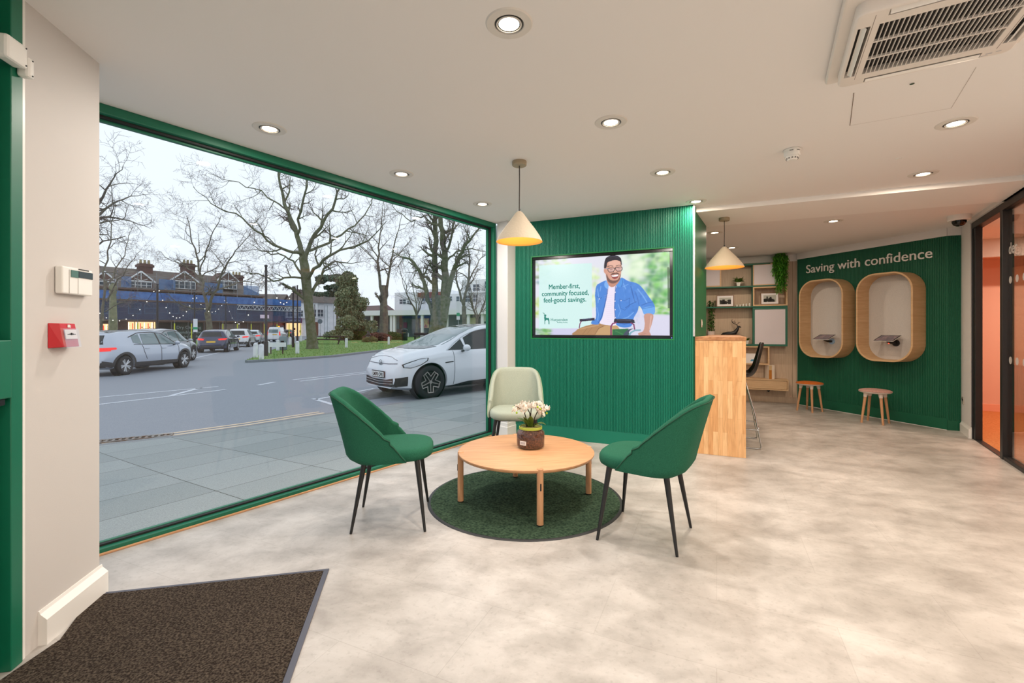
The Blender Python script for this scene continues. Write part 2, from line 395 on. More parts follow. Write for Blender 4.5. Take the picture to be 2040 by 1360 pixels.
b = MB(); b.bb(TWL, RX0, .015, .88, 0, CE); b.prism([(RX1, .0155), (0, .0155), (.092, .86), (.092, .88), (RX1, .88)], 0, CE); b.bb(RX0, RX1, .015, .88, 0, RZ0); b.bb(RX0, RX1, .015, .88, RZ1, CE); b.bb(RX0, RX1, .12, .88, RZ0, RZ1); b.build('core', GPLAIN, tw)
b = MB(); g_ = .012
b.bb(RX0, RX1, -.008, .06, RZ0, RZ0+g_); b.bb(RX0, RX1, -.008, .06, RZ1-g_, RZ1); b.bb(RX0, RX0+g_, -.008, .06, RZ0+g_, RZ1-g_); b.bb(RX1-g_, RX1, -.008, .06, RZ0+g_, RZ1-g_)
b.build('recess_lining', mat('recess_green', (0, 122, 62), .5), tw)
b = MB(); b.bb(-.014, .004, -.010, .02, 1.175, CE); b.build('corner_trim', mat('brushed_aluminium', (205, 205, 205), .35, metal=.4), tw, bevel=.002)
# light switch on the return side of the partition
t = thing('light_switch', 'light switch plate on the side of the green partition above the counter', 'light switch', T0+U*.0495+V*.45+Vector((0, 0, 1.31)), AU+math.pi/2-.1085)
b = MB(); b.bb(-.043, .043, -.008, -.0005, -.043, .043); b.build('plate', mat('satin_steel', (190, 182, 172), .35, metal=.3), t, bevel=.003)
b = MB(); b.bb(-.012, .012, -.013, -.008, -.02, .02); b.build('rocker', WHITEPL, t, bevel=.002)

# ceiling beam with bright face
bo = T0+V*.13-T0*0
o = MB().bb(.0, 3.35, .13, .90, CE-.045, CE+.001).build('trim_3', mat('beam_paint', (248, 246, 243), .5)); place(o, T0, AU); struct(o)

# shelving wall, far left-right. local x along U, room side -y
o = MB().bb(-3.1, .01, 0, .12, 0, CE).build('wall_back', PANELW); place(o, S0, AU); struct(o)
o = MB().bb(-3.1, .0, -.02, -.0005, 2.39, CE).build('trim_4', TRIMW); place(o, S0, AU); struct(o)
o = MB().bb(-3.1, .0, -.012, -.0005, 0, .10).build('baseboard_back', PANELW); place(o, S0, AU); struct(o)
o = MB().bb(-.085, -.082, -.002, 0, .10, 2.39).build('trim_5', mat('dark_joint', (120, 96, 76), .8)); place(o, S0, AU); struct(o)
# green booth wall
sw = thing('wall_right', 'deep green fluted wall carrying the two oval booths', 'wall', W0, AW, kind='structure')
b = MB(); fluted(b, .0, 2.035, .14, 2.4, .0185, .007); b.build('fluted_panel', GSAVE, sw)
b = MB(); b.bb(0, 2.035, -.005, .015, .004, .14); b.build('plinth', GSAVE, sw, bevel=.002)
b = MB(); b.bb(-.02, 2.03, .015, .12, 0, CE); b.bb(0, 2.035, -.012, .0149, 2.4, CE); b.build('core', WHITE, sw)
b = MB(); b.bb(0, 2.035, -.013, -.005, 0, .004); b.build('white_bead', TRIMW, sw)
K0 = W0+WV*2.035; k2 = Vector((5.51, 5.585, 0)); kd = k2-K0; AK = math.atan2(kd.y, kd.x)
sk = thing('wall_right', 'narrow green fluted return beside the booth wall', 'wall', K0, AK, kind='structure')
b = MB(); fluted(b, 0, kd.length, .12, 2.4, .0185, .007); b.build('fluted_panel', GSAVE, sk)
b = MB(); b.bb(0, kd.length, -.005, .015, 0, .12); b.build('plinth', GSAVE, sk)
b = MB(); b.bb(0, kd.length, .015, .12, 0, CE); b.bb(0, kd.length, -.01, .0149, 2.4, CE); b.build('core', WHITE, sk)
# white pier by the glass partition
pr_ = [(5.51, 5.585), (5.235, 5.20), (5.30, 5.185), (5.50, 5.42), (5.62, 5.60)]
struct(MB().prism(pr_, 0, CE).build('wall_right', WHITE))
struct(skirt('baseboard_right', (5.50, 5.565, 0), (5.235, 5.195, 0), .13, .02, -1, ends=(0, .01)))
struct(skirt('baseboard_right', (5.222, 5.188, 0), (5.295, 5.172, 0), .13, .012, -1))
t = thing('power_socket', 'grey metal switched socket on the white pier beside the green wall', 'socket', Vector((5.51, 5.585, .37))*1, math.atan2(-.385, -.275))
pd = (Vector((5.235, 5.20, 0))-Vector((5.51, 5.585, 0))); pdn = pd.normalized(); t.location = Vector((5.51, 5.585, .39))+pdn*.13; t.rotation_euler = (0, 0, math.atan2(pdn.y, pdn.x))
b = MB(); b.bb(-.043, .043, -.009, -.0005, -.043, .043); b.build('plate', mat('satin_steel', (190, 182, 172), .35), t, bevel=.003)
b = MB(); b.bb(-.028, -.01, -.012, -.009, .0, .03); b.bb(.01, .028, -.012, -.009, -.01, .02); b.build('switch', GASKET, t)

# glass partition; local x along GV, room side: the camera is on the +y side of GV? handled with signed boxes
gp = thing('window_3', 'black framed glass partition and open doorway to the orange meeting room', 'window', G0, AG, kind='structure')
b = MB(); b.bb(-.03, .0, -.04, .04, 0, 2.45); b.bb(.0, .07, -.03, .03, 0, 2.44); b.bb(-.03, 3.2, -.04, .04, 2.385, 2.455); b.bb(.905, .975, -.04, .04, 0, 2.39); b.bb(2.15, 2.22, -.04, .04, 0, 2.39); b.bb(3.13, 3.2, -.04, .04, 0, 2.39); b.bb(.975, 3.2, -.035, .035, 0, .035)
b.build('window_frame', BLACK, gp, bevel=.003)
b = MB(); b.bb(-.03, 3.2, -.03, .03, 0, .008); b.build('floor_track', BLACK, gp)
b = MB(); b.bb(.975, 3.14, -.006, .006, .035, 2.385); b.build('glass', glass_mat('partition_glass', .10, (.93, .95, .94)), gp)
b = MB(); b.bb(-.03, 3.2, -.06, .06, 2.455, CE); b.build('header', WHITE, gp)
VIN = mat('frosted_vinyl_and_reflection', (200, 196, 190), .6, alpha=.55)
b = MB()
for z in (.955, 1.71):
    for i in range(12):
        x = 1.055+i*.165; M = Matrix.Rotation(math.pi/2, 3, 'X'); b.lathe([(.035, -.0005), (.035, .0005)], 20, c=(x, -.0075, z), M=M)
b.build('manifestation_dot', VIN, gp)
o = text_ob('der', .15, VIN, 'reflected_lettering', gp, ext=.0005, off=.002, M=Matrix.Scale(1, 4), loc=(1.01, -.0075, 1.955), align='LEFT')  # modelled letters imitating a sign reflected in the glass
# white light edge beside the partition (the room wall continuing towards the photographer)
e_ = G0+GV*3.2
struct(MB().prism([(e_.x, e_.y), (e_.x+.12, e_.y-.02), (4.15, -3.3), (4.02, -3.3)], 0, CE).build('wall_right', WHITE))

# orange meeting room
ORW = mat('salmon_wall', (226, 180, 160), .7); ORF = mat('orange_carpet', (214, 140, 84), .95, noise=(60, (196, 116, 58), 4, .35, .65), bump=(400, .4))
O0 = Vector((7.18, 6.93, 0))
o = MB().bb(-1.9, 3.0, 0, .1, 0, CE).build('wall_back', ORW); place(o, O0, AU); struct(o)
o = MB().bb(-1.9, 3.0, -.02, -.0005, 0, .115).build('baseboard_back', mat('salmon_trim', (236, 168, 140), .5), bevel=.004); place(o, O0, AU); struct(o)
o = MB().prism([(5.29, 5.16), (5.66, 5.62), (5.9, 7.5), (9.9, 5.9), (7.5, .6), (3.62, 2.5)], .001, .006).build('floor', ORF); struct(o)
struct(MB().prism([(9.6, 6.0), (9.7, 5.9), (7.5, .5), (7.4, .6)], 0, CE).build('wall_right', ORW))
struct(MB().prism([(7.5, .55), (7.5, .45), (3.62, 2.3), (3.62, 2.45)], 0, CE).build('wall_front', ORW))
struct(MB().prism([(5.66, 5.62), (5.74, 5.6), (5.6, 8.2), (5.3, 8.2)], 0, CE).build('wall_left', ORW))
o = MB().bb(-1.2, 3, -.78, -.70, 2.25, CE).build('trim_6', WHITE); place(o, O0, AU); struct(o)
o = MB().bb(-1.2, 3, -.70, 0, 2.31, 2.36).build('ceiling', ORW); place(o, O0, AU); struct(o)
for (x, y) in ((7.4, 5.4), (6.3, 3.8)):
    t = downlight(x, y, CE, 'round recessed downlight inside the orange meeting room', 34); 
    [setattr(c.data, 'color', (1, .74, .56)) for c in t.children if c.type == 'LIGHT']
t = thing('meeting_table', 'glass topped table edge seen through the glass partition', 'table', (6.35, 4.05, 0), 0)
b = MB(); b.lathe([(.55, .0), (.55, .012)], 40, c=(0, 0, .42)); b.build('table_top', glass_mat('table_glass', .25, (.7, .8, .78)), t)
b = MB(); b.tube([(0, 0, .006), (0, 0, .42)], .03, 12); b.lathe([(.22, .006), (.22, .02), (.03, .03)], 24); b.build('pedestal', CHROME, t, smooth=40)
# ================================================================== furniture and fittings of the room
# ---- dining chairs: local +x is the way the chair faces
def fabric(name, c1, c2): return mat(name, c1, .92, noise=(260, c2, 3, .3, .7), bump=(900, .25), spec=.2)
FGREEN = fabric('green_wool', (30, 84, 64), (42, 104, 80)); FSAGE = fabric('sage_wool', (154, 162, 148), (176, 182, 166))
def seat_mesh():
    b = MB(); n = 48; rings = [(.70, .425), (.90, .424), (.975, .436), (1.0, .455), (.995, .478), (.955, .495), (.88, .503), (.6, .507), (.3, .506), (.0, .506)]
    vs = []
    for (k, z) in rings:
        for i in range(n):
            a = 2*math.pi*i/n; c, s = math.cos(a), math.sin(a); e = 2/3.2
            x = .235*(abs(c)**e)*(1 if c > 0 else -1); y = .243*(abs(s)**e)*(1 if s > 0 else -1)
            if x > 0: y *= 1-.10*(x/.235)**2
            vs.append((x*k+.035, y*k, z-.012*(x*k < -.1)*0))
    fs = [(i*n+j, i*n+(j+1) % n, (i+1)*n+(j+1) % n, (i+1)*n+j) for i in range(len(rings)-1) for j in range(n)]
    fs.append(tuple(reversed(range(n)))); b.add(vs, fs); return b
def back_mesh():
    """curved shell wrapping round the back of the seat"""
    nu, nv = 72, 16; SM = .57
    # plan curve: superellipse, arc length parametrised
    pts = []
    for i in range(401):
        a = math.radians(-118+236*i/400); c, s = math.cos(a), math.sin(a); e = 2/3.8
        pts.append((-.262*(abs(c)**e)*(1 if c > 0 else -1), .262*(abs(s)**e)*(1 if s > 0 else -1)))
    L = [0]
    for i in range(400): L.append(L[-1]+math.hypot(pts[i+1][0]-pts[i][0], pts[i+1][1]-pts[i][1]))
    mid = L[200]
    def plan(s):
        t = s+mid; j = min(range(401), key=lambda k: abs(L[k]-t)); return pts[j]
    def top(s):
        s = abs(s)
        if s < .17: return .860-.004*(s/.17)**2
        if s < .275: t = (s-.17)/.105; return .856-.058*t*t-.002*t
        t = min(1, (s-.275)/(SM-.275)); return .796-(.796-.446)*(t**.98)
    outer, inner = [], []
    def P(s, z, off):
        x, y = plan(s); x2, y2 = plan(s+.004 if s < 0 else s-.004); 
        nx, ny = x, y; l = math.hypot(nx, ny); nx /= l; ny /= l
        h = (z-.42)/.44; back = max(0, min(1, (-x+.02)/.26))
        xs = x-.115*max(0, h)**1.15*back-.0; ys = y*(1-.05*max(0, h)**1.6)
        if h < .12: k = (.12-h)/.12; xs += (.05*k*k)*max(0, min(1, -x/.15)); ys *= 1-.04*k*k
        return (xs-nx*off+.0, ys-ny*off, z)
    vs = []; T = .044
    svals = [-SM+2*SM*i/nu for i in range(nu+1)]
    for s in svals:
        zt = top(s); zb = .418+.012*(abs(s)/SM)**2
        prof = []
        for j in range(nv+1): prof.append((zb+(zt-.018-zb)*j/nv, 0))
        prof.append((zt-.005, .008)); prof.append((zt, .020)); prof.append((zt-.004, .034))
        for j in range(nv, -1, -1): prof.append((max(zb, zb+(zt-.018-zb)*j/nv), T))
        k = 1; TS = min(1, (SM-abs(s))/.16)*.85+.15; prof = [(z, o*TS if z < zt-.02 or o > .001 else o) for z, o in prof]
        for (z, o) in prof: vs.append(P(s, z, o if k == 1 else .01+o*.55))
    m = 2*(nv+1)+3; fs = []
    for i in range(nu):
        for j in range(m):
            j2 = (j+1) % m; fs.append((i*m+j, i*m+j2, (i+1)*m+j2, (i+1)*m+j))
    fs.append(tuple(range(m))); fs.append(tuple(nu*m+j for j in reversed(range(m))))
    b = MB(); b.add(vs, fs)
    # piping seam that runs along the outer edge
    seam = MB(); seam.tube([P(s, top(s)-.012, -.002) for s in svals], .0032, 6)
    return b, seam
def fixn(o):
    bm = bmesh.new(); bm.from_mesh(o.data); bmesh.ops.recalc_face_normals(bm, faces=bm.faces); bm.to_mesh(o.data); bm.free(); return o
def dining_chair(label, loc, rz, fab, pipe, legs, group=None):
    t = thing('dining_chair', label, 'chair', loc, rz, group)
    fixn(seat_mesh().build('seat', fab, t, smooth=179)); sh, seam = back_mesh()
    fixn(sh.build('backrest', fab, t, smooth=60)); seam.build('piping', pipe, t, smooth=60)
    for (x, y) in legs:
        tx = x*.72+.01; ty = y*.72
        MB().tube([(x, y, .0), (x*.99, y*.99, .012), (tx, ty, .428)], [.0075, .0085, .0175], 14).build('leg', BLACK, t, smooth=50)
    b = MB(); b.bar((.17, -.17, .417), (.17, .17, .417), .03, .012); b.bar((-.16, -.15, .417), (-.16, .15, .417), .03, .012); b.bar((-.16, 0, .417), (.17, 0, .417), .03, .012); b.build('seat_frame', BLACK, t)
    return t
LEG = [(.225, -.248), (.225, .248), (-.222, -.212), (-.222, .212)]
dining_chair('dark green upholstered chair on black legs, left of the round table by the shop window', (-.795, 3.02, 0), math.radians(8.4), FGREEN, mat('dark_green_piping', (16, 66, 46), .8), LEG, 'upholstered chairs round the coffee table')
dining_chair('dark green upholstered chair on black legs, right of the round table, seen from behind', (.825, 2.795, 0), math.radians(149), FGREEN, mat('dark_green_piping', (16, 66, 46), .8), LEG, 'upholstered chairs round the coffee table')
dining_chair('pale sage green upholstered chair behind the round table, beside the white pillar', (.035, 4.32, 0), math.radians(-91), FSAGE, mat('sage_piping', (150, 170, 136), .8), LEG, 'upholstered chairs round the coffee table')

# ---- round rug
RUG = mat('green_loop_pile', (38, 56, 44), .97, noise=(70, (76, 98, 76), 6, .35, .68), bump=(160, .9), spec=.1)
t = thing('round_rug', 'round dark green rug with a black rubber edge under the coffee table', 'rug', (.095, 3.385, 0))
MB().lathe([(.69, .0005), (.69, .006), (.0001, .006)], 96).build('pile', RUG, t)
MB().lathe([(.689, .0005), (.689, .0055), (.705, .0045), (.712, .0005)], 96, close=True).build('rubber_edge', mat('dark_rubber', (38, 40, 42), .6), t, smooth=40)

# ---- coffee table
TC = (.103, 3.36); t = thing('coffee_table', 'low round oak coffee table with four legs on the green rug', 'table', (TC[0], TC[1], .0), math.radians(9))
ZT = .361
top_o = MB().lathe([(.470, ZT-.026), (.488, ZT-.024), (.496, ZT-.012), (.497, ZT-.004), (.493, ZT), (.0001, ZT)], 96).build('tabletop', OAK, t, smooth=50)
for k in range(4):
    a = -math.pi/2+k*math.pi/2; c = Vector((math.cos(a), math.sin(a), 0)); r = .480
    b = MB(); rr = .0215; prof = []
    for i in range(20):
        an = 2*math.pi*i/20; prof.append((c.x*r+rr*math.cos(an), c.y*r+rr*math.sin(an)))
    b.prism(prof, .0066, ZT+.004); l = b.build('leg', OAKV, t, smooth=40, bevel=.003)
    q = Vector((-c.y, c.x, 0)); p = c*(r+rr*1.0)
    s_ = MB(); side = c*(r)+q*(rr) ; 
    s_.tube([tuple(c*(r+rr*.88)+q*.0+Vector((0, 0, .23))), tuple(c*(r+rr*.88)+Vector((0, 0, .275)))], .0052, 10); s_.build('slot', BLKPL, l, smooth=50)
    MB().cyl(tuple(c*r+Vector((0, 0, .0062))), tuple(c*r+Vector((0, 0, .012))), .0225, n=20).build('foot_pad', BLKPL, l, smooth=40)
b = MB(); b.bar((-.44, 0, ZT-.04), (.44, 0, ZT-.04), .03, .022); b.bar((0, -.44, ZT-.04), (0, .44, ZT-.04), .03, .0221); b.build('cross_rail', BLACK, t)

# ---- potted orchid in a ribbed glass jar
t = thing('potted_orchid', 'white mini orchid in a ribbed glass jar of bark on the coffee table', 'plant', (.14, 3.425, ZT+.001), 0)
JR = .105
def ribbed(prof, n=72, amp=.003):
    b = MB(); m = len(prof)
    for (r, z) in prof:
        for k in range(n):
            rr = r+(amp*(.5+.5*math.cos(2*math.pi*k*24/n)) if r > .09 else 0); an = 2*math.pi*k/n
            b.v.append((rr*math.cos(an), rr*math.sin(an), z))
    for i in range(m-1):
        for k in range(n): k2 = (k+1) % n; b.f.append((i*n+k, i*n+k2, (i+1)*n+k2, (i+1)*n+k))
    return b
gl = glass_mat('jar_glass', .06, (.97, .98, .98), .02)
ribbed([(.085, 0), (.098, .003), (.103, .012), (JR, .06), (JR-.001, .108), (.100, .122), (.088, .132), (.082, .138), (.082, .160), (.086, .163), (.087, .168), (.084, .169)]).build('glass_jar', gl, t, smooth=60)
b = ribbed([(.001, .004), (.09, .006), (.098, .014), (.100, .06), (.100, .106), (.094, .120), (.08, .130), (.07, .137), (.001, .14)], amp=.002)
b.build('bark', mat('orchid_bark', (52, 28, 18), .9, noise=(70, (118, 70, 48), 5, .35, .66), bump=(130, 1.0)), t, smooth=60)
MB().lathe([(.0835, .139), (.0868, .141), (.0868, .157), (.0835, .159)], 48, close=True).build('ribbon', mat('lime_ribbon', (170, 184, 70), .6), t, smooth=40)
b = MB(); b.lathe([(.0001, .155), (.05, .154), (.076, .150)], 24); b.build('moss', mat('moss', (92, 104, 40), .95, noise=(60, (150, 140, 70), 4, .4, .6), bump=(150, 1)), t)
b = MB(); an = math.radians(-124)
for z0 in (0,):
    vs = []; 
    for i in range(7):
        a = an+math.radians(-14+28*i/6); vs += [((JR+.0045)*math.cos(a), (JR+.0045)*math.sin(a), .036), ((JR+.0045)*math.cos(a), (JR+.0045)*math.sin(a), .066)]
    b.add(vs, [(2*i, 2*i+2, 2*i+3, 2*i+1) for i in range(6)])
lb = b.build('paper_label', mat('paper_white', (232, 230, 228), .6), t, solid=.0006)
b = MB(); vs = []
for i in range(5):
    a = an+math.radians(-10+20*i/4); vs += [((JR+.0052)*math.cos(a), (JR+.0052)*math.sin(a), .042), ((JR+.0052)*math.cos(a), (JR+.0052)*math.sin(a), .060)]
b.add(vs, [(2*i, 2*i+2, 2*i+3, 2*i+1) for i in range(4)]); b.build('print', mat('label_grey', (186, 184, 188), .6), lb)
LEAFM = mat('orchid_leaf', (58, 84, 20), .45, noise=(14, (92, 110, 30), 2, .3, .7))
def leaf(b, base, dr, L, w, droop, n=8, up=.8, fold=.25):
    """curved leaf strip from base along dr (angle), with a mid rib fold"""
    d = Vector((math.cos(dr), math.sin(dr), 0)); q = Vector((-d.y, d.x, 0)); p = Vector(base); vs = []; th = math.atan2(up, 1)
    for i in range(n+1):
        t_ = i/n; ww = w*math.sin(math.pi*min(1, .12+t_*.88))**.8*(1 if t_ < .98 else .1)
        vs += [tuple(p-q*ww+Vector((0, 0, ww*fold))), tuple(p), tuple(p+q*ww+Vector((0, 0, ww*fold)))]
        p = p+(d*math.cos(th)+Vector((0, 0, math.sin(th))))*(L/n); th -= droop/n
    fs = []
    for i in range(n): fs += [(3*i, 3*i+3, 3*i+4, 3*i+1), (3*i+1, 3*i+4, 3*i+5, 3*i+2)]
    b.add(vs, fs)
for (a, L, w, dp, up) in [(-.5, .12, .026, 1.4, 1.2), (2.8, .11, .024, .9, 1.6), (1.7, .12, .024, 1.3, 1.3), (3.9, .10, .022, .7, 2.0), (-1.6, .12, .022, .5, 2.6), (-2.3, .11, .02, .5, 2.4)]:
    b = MB(); leaf(b, (.02*math.cos(a), .02*math.sin(a), .15), a, L, w, dp, up=up); b.build('leaf', LEAFM, t, smooth=60, solid=.0015)
rnd = random.Random(3)
stem_m = mat('dark_stem', (44, 34, 22), .7); pet = mat('orchid_petal', (240, 232, 220), .6, noise=(40, (232, 214, 196), 2, .4, .8)); 
stems = [[(-.03, -.01, .15), (-.035, -.01, .22), (-.05, -.015, .27), (-.10, -.01, .305), (-.13, .0, .315)], [(.0, -.01, .15), (.0, -.01, .24), (.005, 0, .29), (.02, .01, .325), (.05, .015, .335)], [(.02, .0, .15), (.03, .0, .22), (.055, .0, .275), (.09, .0, .30), (.13, .01, .30)], [(.0, .01, .15), (-.005, .02, .25), (-.03, .03, .30), (-.07, .03, .31)]]
for s_ in stems: MB().tube(s_, [.0045, .004, .0035, .002, .001][:len(s_)], 8).build('stem', stem_m, t, smooth=60)
fl = MB()
for k in range(5):
    a = 2*math.pi*k/5+.3; w = .013 if k in (0, 2) else .010; L = .022
    d = Vector((math.cos(a), 0, math.sin(a))); q = Vector((-math.sin(a), 0, math.cos(a)))
    vs = [(0, 0, 0)]; 
    for (tt, ww, yy) in ((.35, w*.8, -.003), (.75, w, -.002), (1, w*.45, .003)):
        vs += [tuple(d*L*tt-q*ww*.7+Vector((0, yy, 0))), tuple(d*L*tt+q*ww*.7+Vector((0, yy, 0)))]
    fl.add(vs, [(0, 1, 2), (1, 3, 4, 2), (3, 5, 6, 4)])
fl.ball((0, -.004, 0), .004, 8, 6)
f0 = fl.build('flower', pet, t, smooth=60); cnt = 0
clusters = [(-.095, -.005, .300, .055, .024), (-.06, -.01, .285, .03, .02), (.02, 0, .325, .05, .02), (.05, .0, .315, .05, .025), (.10, .0, .295, .045, .02), (.075, .0, .27, .03, .02), (-.03, .02, .31, .04, .02)]
for i in range(84):
    cx, cy, cz, rx, rz_ = clusters[i % len(clusters)]
    o = f0 if i == 0 else f0.copy()
    if i: COL.objects.link(o); o.parent = t
    o.location = (cx+rnd.uniform(-rx, rx), cy+rnd.uniform(-.05, .05), cz+rnd.uniform(-rz_, rz_))
    o.rotation_euler = (rnd.uniform(-.6, .7), rnd.uniform(-3, 3), rnd.uniform(-1.6, 1.6)); s_ = rnd.uniform(.6, .95); o.scale = (s_, s_, s_)
bud = mat('green_bud', (170, 200, 40), .5)
for (x, y, z) in [(-.105, -.02, .262), (.12, -.02, .258), (.05, -.05, .31), (-.13, -.02, .30), (.07, -.05, .295)]:
    MB().ball((x, y, z), .0075, 10, 8, (1, 1, 1.2)).build('bud', bud, t, smooth=179)

# ---- entrance mat, local x along its far edge
MX = Vector((.977, .213, 0)); mc = Vector((-.960, 2.352, 0)); AM = math.atan2(MX.y, MX.x)
MATP = mat('brown_loop_mat', (46, 38, 33), .98, noise=(120, (104, 92, 80), 6, .40, .68), bump=(220, 1.0), spec=.1)
t = thing('door_mat', 'large dark brown entrance mat with grey rubber edging at the bottom left', 'mat', mc, AM)
b = MB(); b.prism([(-.012, -.012), (-1.02, -.012), (-.94, -.34), (-1.0, -.60), (-1.0, -2.1), (-.012, -2.1)], .001, .010); b.build('pile', MATP, t)
EDG = mat('grey_rubber_edge', (78, 80, 92), .6)
b = MB(); b.bb(-1.02, .014, -.012, .010, .001, .008); b.bb(-.012, .014, -2.1, -.012, .001, .0081); b.build('rubber_edge', EDG, t, bevel=.003)

# ---- pendant lamps
SHADE = mat('taupe_shade', (178, 165, 145), .75, bump=(60, .3)); INNER = mat('brass_inner_glow', (232, 160, 76), .5, emit=((255, 178, 72), .28))  # shade lining emits a faint glow, imitating lamplight falling on it
def pendant(label, loc, drop, R, H, w):
    t = thing('pendant_lamp', label, 'lamp', loc, 0, 'conical pendant lamps')
    MB().lathe([(.0001, 0), (.052, 0), (.054, -.004), (.054, -.028), (.050, -.033), (.0001, -.033)], 36).build('ceiling_rose', mat('taupe_metal', (164, 148, 122), .5), t, smooth=35)
    zt = -drop
    MB().tube([(0, 0, -.033), (.001, 0, -.15), (-.001, 0, zt+.015)], .0036, 8).build('cable', mat('brown_cord', (46, 38, 32), .9), t, smooth=60)
    MB().lathe([(.0001, zt+.02), (.008, zt+.018), (.008, zt), (.0001, zt)], 12).build('cable_grip', BLKPL, t, smooth=40)
    pr = [(.012, zt+.002), (.022, zt-.004), (.034, zt-.018), (R*.42, zt-H*.32), (R*.66, zt-H*.56), (R*.87, zt-H*.80), (R*.955, zt-H*.92), (R, zt-H)]
    MB().lathe(pr, 64, caps=False).build('lamp_shade', SHADE, t, smooth=60)
    pi = [(r-.004 if r > .02 else r*.7, z-.003) for r, z in pr[:-1]]+[(R-.002, zt-H), (R, zt-H)]
    MB().lathe(pi[::-1], 64, caps=False).build('shade_lining', INNER, t, smooth=60)
    MB().ball((0, 0, zt-H*.5), .028, 16, 12).build('bulb', emis('bulb_glow', (255, 214, 150), 6), t, smooth=179)
    ld = bpy.data.lights.new('pendant_light', 'POINT'); ld.energy = w; ld.color = (1, .72, .42); ld.shadow_soft_size = .03
    lo = bpy.data.objects.new('lamp_bulb', ld); COL.objects.link(lo); lo.parent = t; lo.location = (0, 0, zt-H*.5-.035)
    return t
pendant('conical taupe pendant lamp in front of the green screen wall, nearer of the two', (.055, 3.40, CE), .375, .173, .225, 1.6)
pendant('conical taupe pendant lamp over the counter, farther of the two', (2.306, 4.945, CE-.045), .315, .198, .225, 1.6)

# ---- smoke detector, sensor, security camera
t = thing('smoke_detector', 'white smoke detector on the ceiling in front of the beam', 'smoke detector', (1.954, 3.176, CE))
MB().lathe([(.0001, 0), (.052, 0), (.056, -.006), (.054, -.01), (.050, -.012), (.050, -.040), (.046, -.046), (.0001, -.046)], 40).build('base', WHITEPL, t, smooth=35)
MB().lathe([(.040, -.046), (.040, -.058), (.030, -.072), (.026, -.075), (.0001, -.075)], 40).build('chamber', WHITEPL, t, smooth=35)
for i in range(12):
    a = 2*math.pi*i/12; MB().box((.0365*math.cos(a), .0365*math.sin(a), -.062), (.004, .009, .012), rz=a).build('vent_slot', mat('slot_grey', (120, 116, 112), .7), t)
for a in (-2.2, -1.3, .4): MB().box((.0502*math.cos(a), .0502*math.sin(a), -.018), (.002, .022, .005), rz=a).build('slot', mat('slot_grey', (120, 116, 112), .7), t)
t = thing('ceiling_sensor', 'tiny round white sensor cap on the ceiling between detector and downlight', 'sensor', (2.839, 3.344, CE))
MB().lathe([(.0001, 0), (.022, 0), (.020, -.004), (.0001, -.005)], 24).build('cap', WHITEPL, t, smooth=35)
t = thing('security_camera', 'white dome security camera with black lens near the glass partition', 'camera', (4.93, 5.02, CE), 0)
MB().lathe([(.0001, 0), (.098, 0), (.100, -.01), (.098, -.048), (.090, -.058), (.0001, -.058)], 40).build('housing', WHITEPL, t, smooth=35)
MB().lathe([(.062, -.058), (.060, -.08), (.045, -.105), (.022, -.118), (.0001, -.121)], 36).build('dome', mat('black_dome', (12, 12, 14), .06), t, smooth=60)

# ---- access hatch outlines and rose lines on the ceiling
HL = mat('hatch_gap', (112, 92, 74), .9)
t = thing('access_hatch', 'thin outline of a ceiling access hatch beside the air conditioning cassette', 'hatch', (1.81, 2.41, CE-.0008))
MB().bar((0, 0, -.0005), (.267, .388, -.0005), .003, .001).build('left_gap', HL, t); MB().bar((.405, -.238, -.0005), (.676, .167, -.0005), .0012, .001).build('right_gap', mat('hatch_line_mid', (176, 164, 152), .9), t)
MB().bar((.267, .388, -.0004), (.676, .167, -.0004), .001, .0008).build('far_gap', mat('hatch_line_faint', (214, 206, 200), .9), t)
MB().lathe([(.0001, -.003), (.010, -.003), (.010, 0)], 16, c=(.227, -.092, 0)).build('lock', CHROME, t)

# ---- air conditioning cassette, local frame turned on the ceiling
t = thing('ceiling_cassette', 'white ceiling air conditioning cassette with black slotted grille, top right', 'air conditioner', (1.70, 1.815, CE), math.radians(-29.5))
ACM = mat('cassette_white', (230, 222, 214), .4); DK = mat('cassette_dark', (22, 20, 19), .7)
b = MB(); b.bb(-.345, .345, -.345, .345, -.032, 0); b.build('ceiling_frame', ACM, t, bevel=.012, seg=3)
Z1 = -.080
vents = [(-.285, -.245, -.20, .20), (.245, .285, -.20, .20), (-.20, .20, -.285, -.245), (-.20, .20, .245, .285)]
body = MB(); H_ = .30; GX, GY = .218, .205
b = MB(); b.bb(-H_, H_, -H_, H_, Z1, -.032); body = b.build('panel', ACM, t)
bm = bmesh.new(); bm.from_mesh(body.data); ve = [e for e in bm.edges if abs(e.verts[0].co.z-e.verts[1].co.z) > .01]
bmesh.ops.bevel(bm, geom=ve, offset=.035, segments=6, affect='EDGES', profile=.5); 
te = [e for e in bm.edges if e.verts[0].co.z < Z1+.001 and e.verts[1].co.z < Z1+.001]
bmesh.ops.bevel(bm, geom=te, offset=.010, segments=3, affect='EDGES', profile=.5); bm.to_mesh(body.data); bm.free()
body.parent = None; bpy.context.view_layer.update()
cb = MB()
for (x0, x1, y0, y1) in vents: cb.bb(x0, x1, y0, y1, Z1-.02, Z1+.03)
cb.bb(-GX, GX, -GY, GY, Z1-.02, Z1+.036)
cut = cb.build('cut'); boolean(body, cut); body.parent = t; body.data.polygons.foreach_set('use_smooth', [True]*len(body.data.polygons)); body.data.set_sharp_from_angle(angle=math.radians(30))
b = MB(); b.bb(-GX, GX, -GY, GY, Z1+.030, Z1+.0355)
b.build('filter', DK, t)
b = MB(); nf = 28
for i in range(nf+1):
    x = -GX+2*GX*i/nf; b.bb(x-.0013, x+.0013, -GY, GY, Z1+.001, Z1+.010)
for y in (-GY/3, GY/3): b.bb(-GX, GX, y-.004, y+.004, Z1+.0005, Z1+.011)
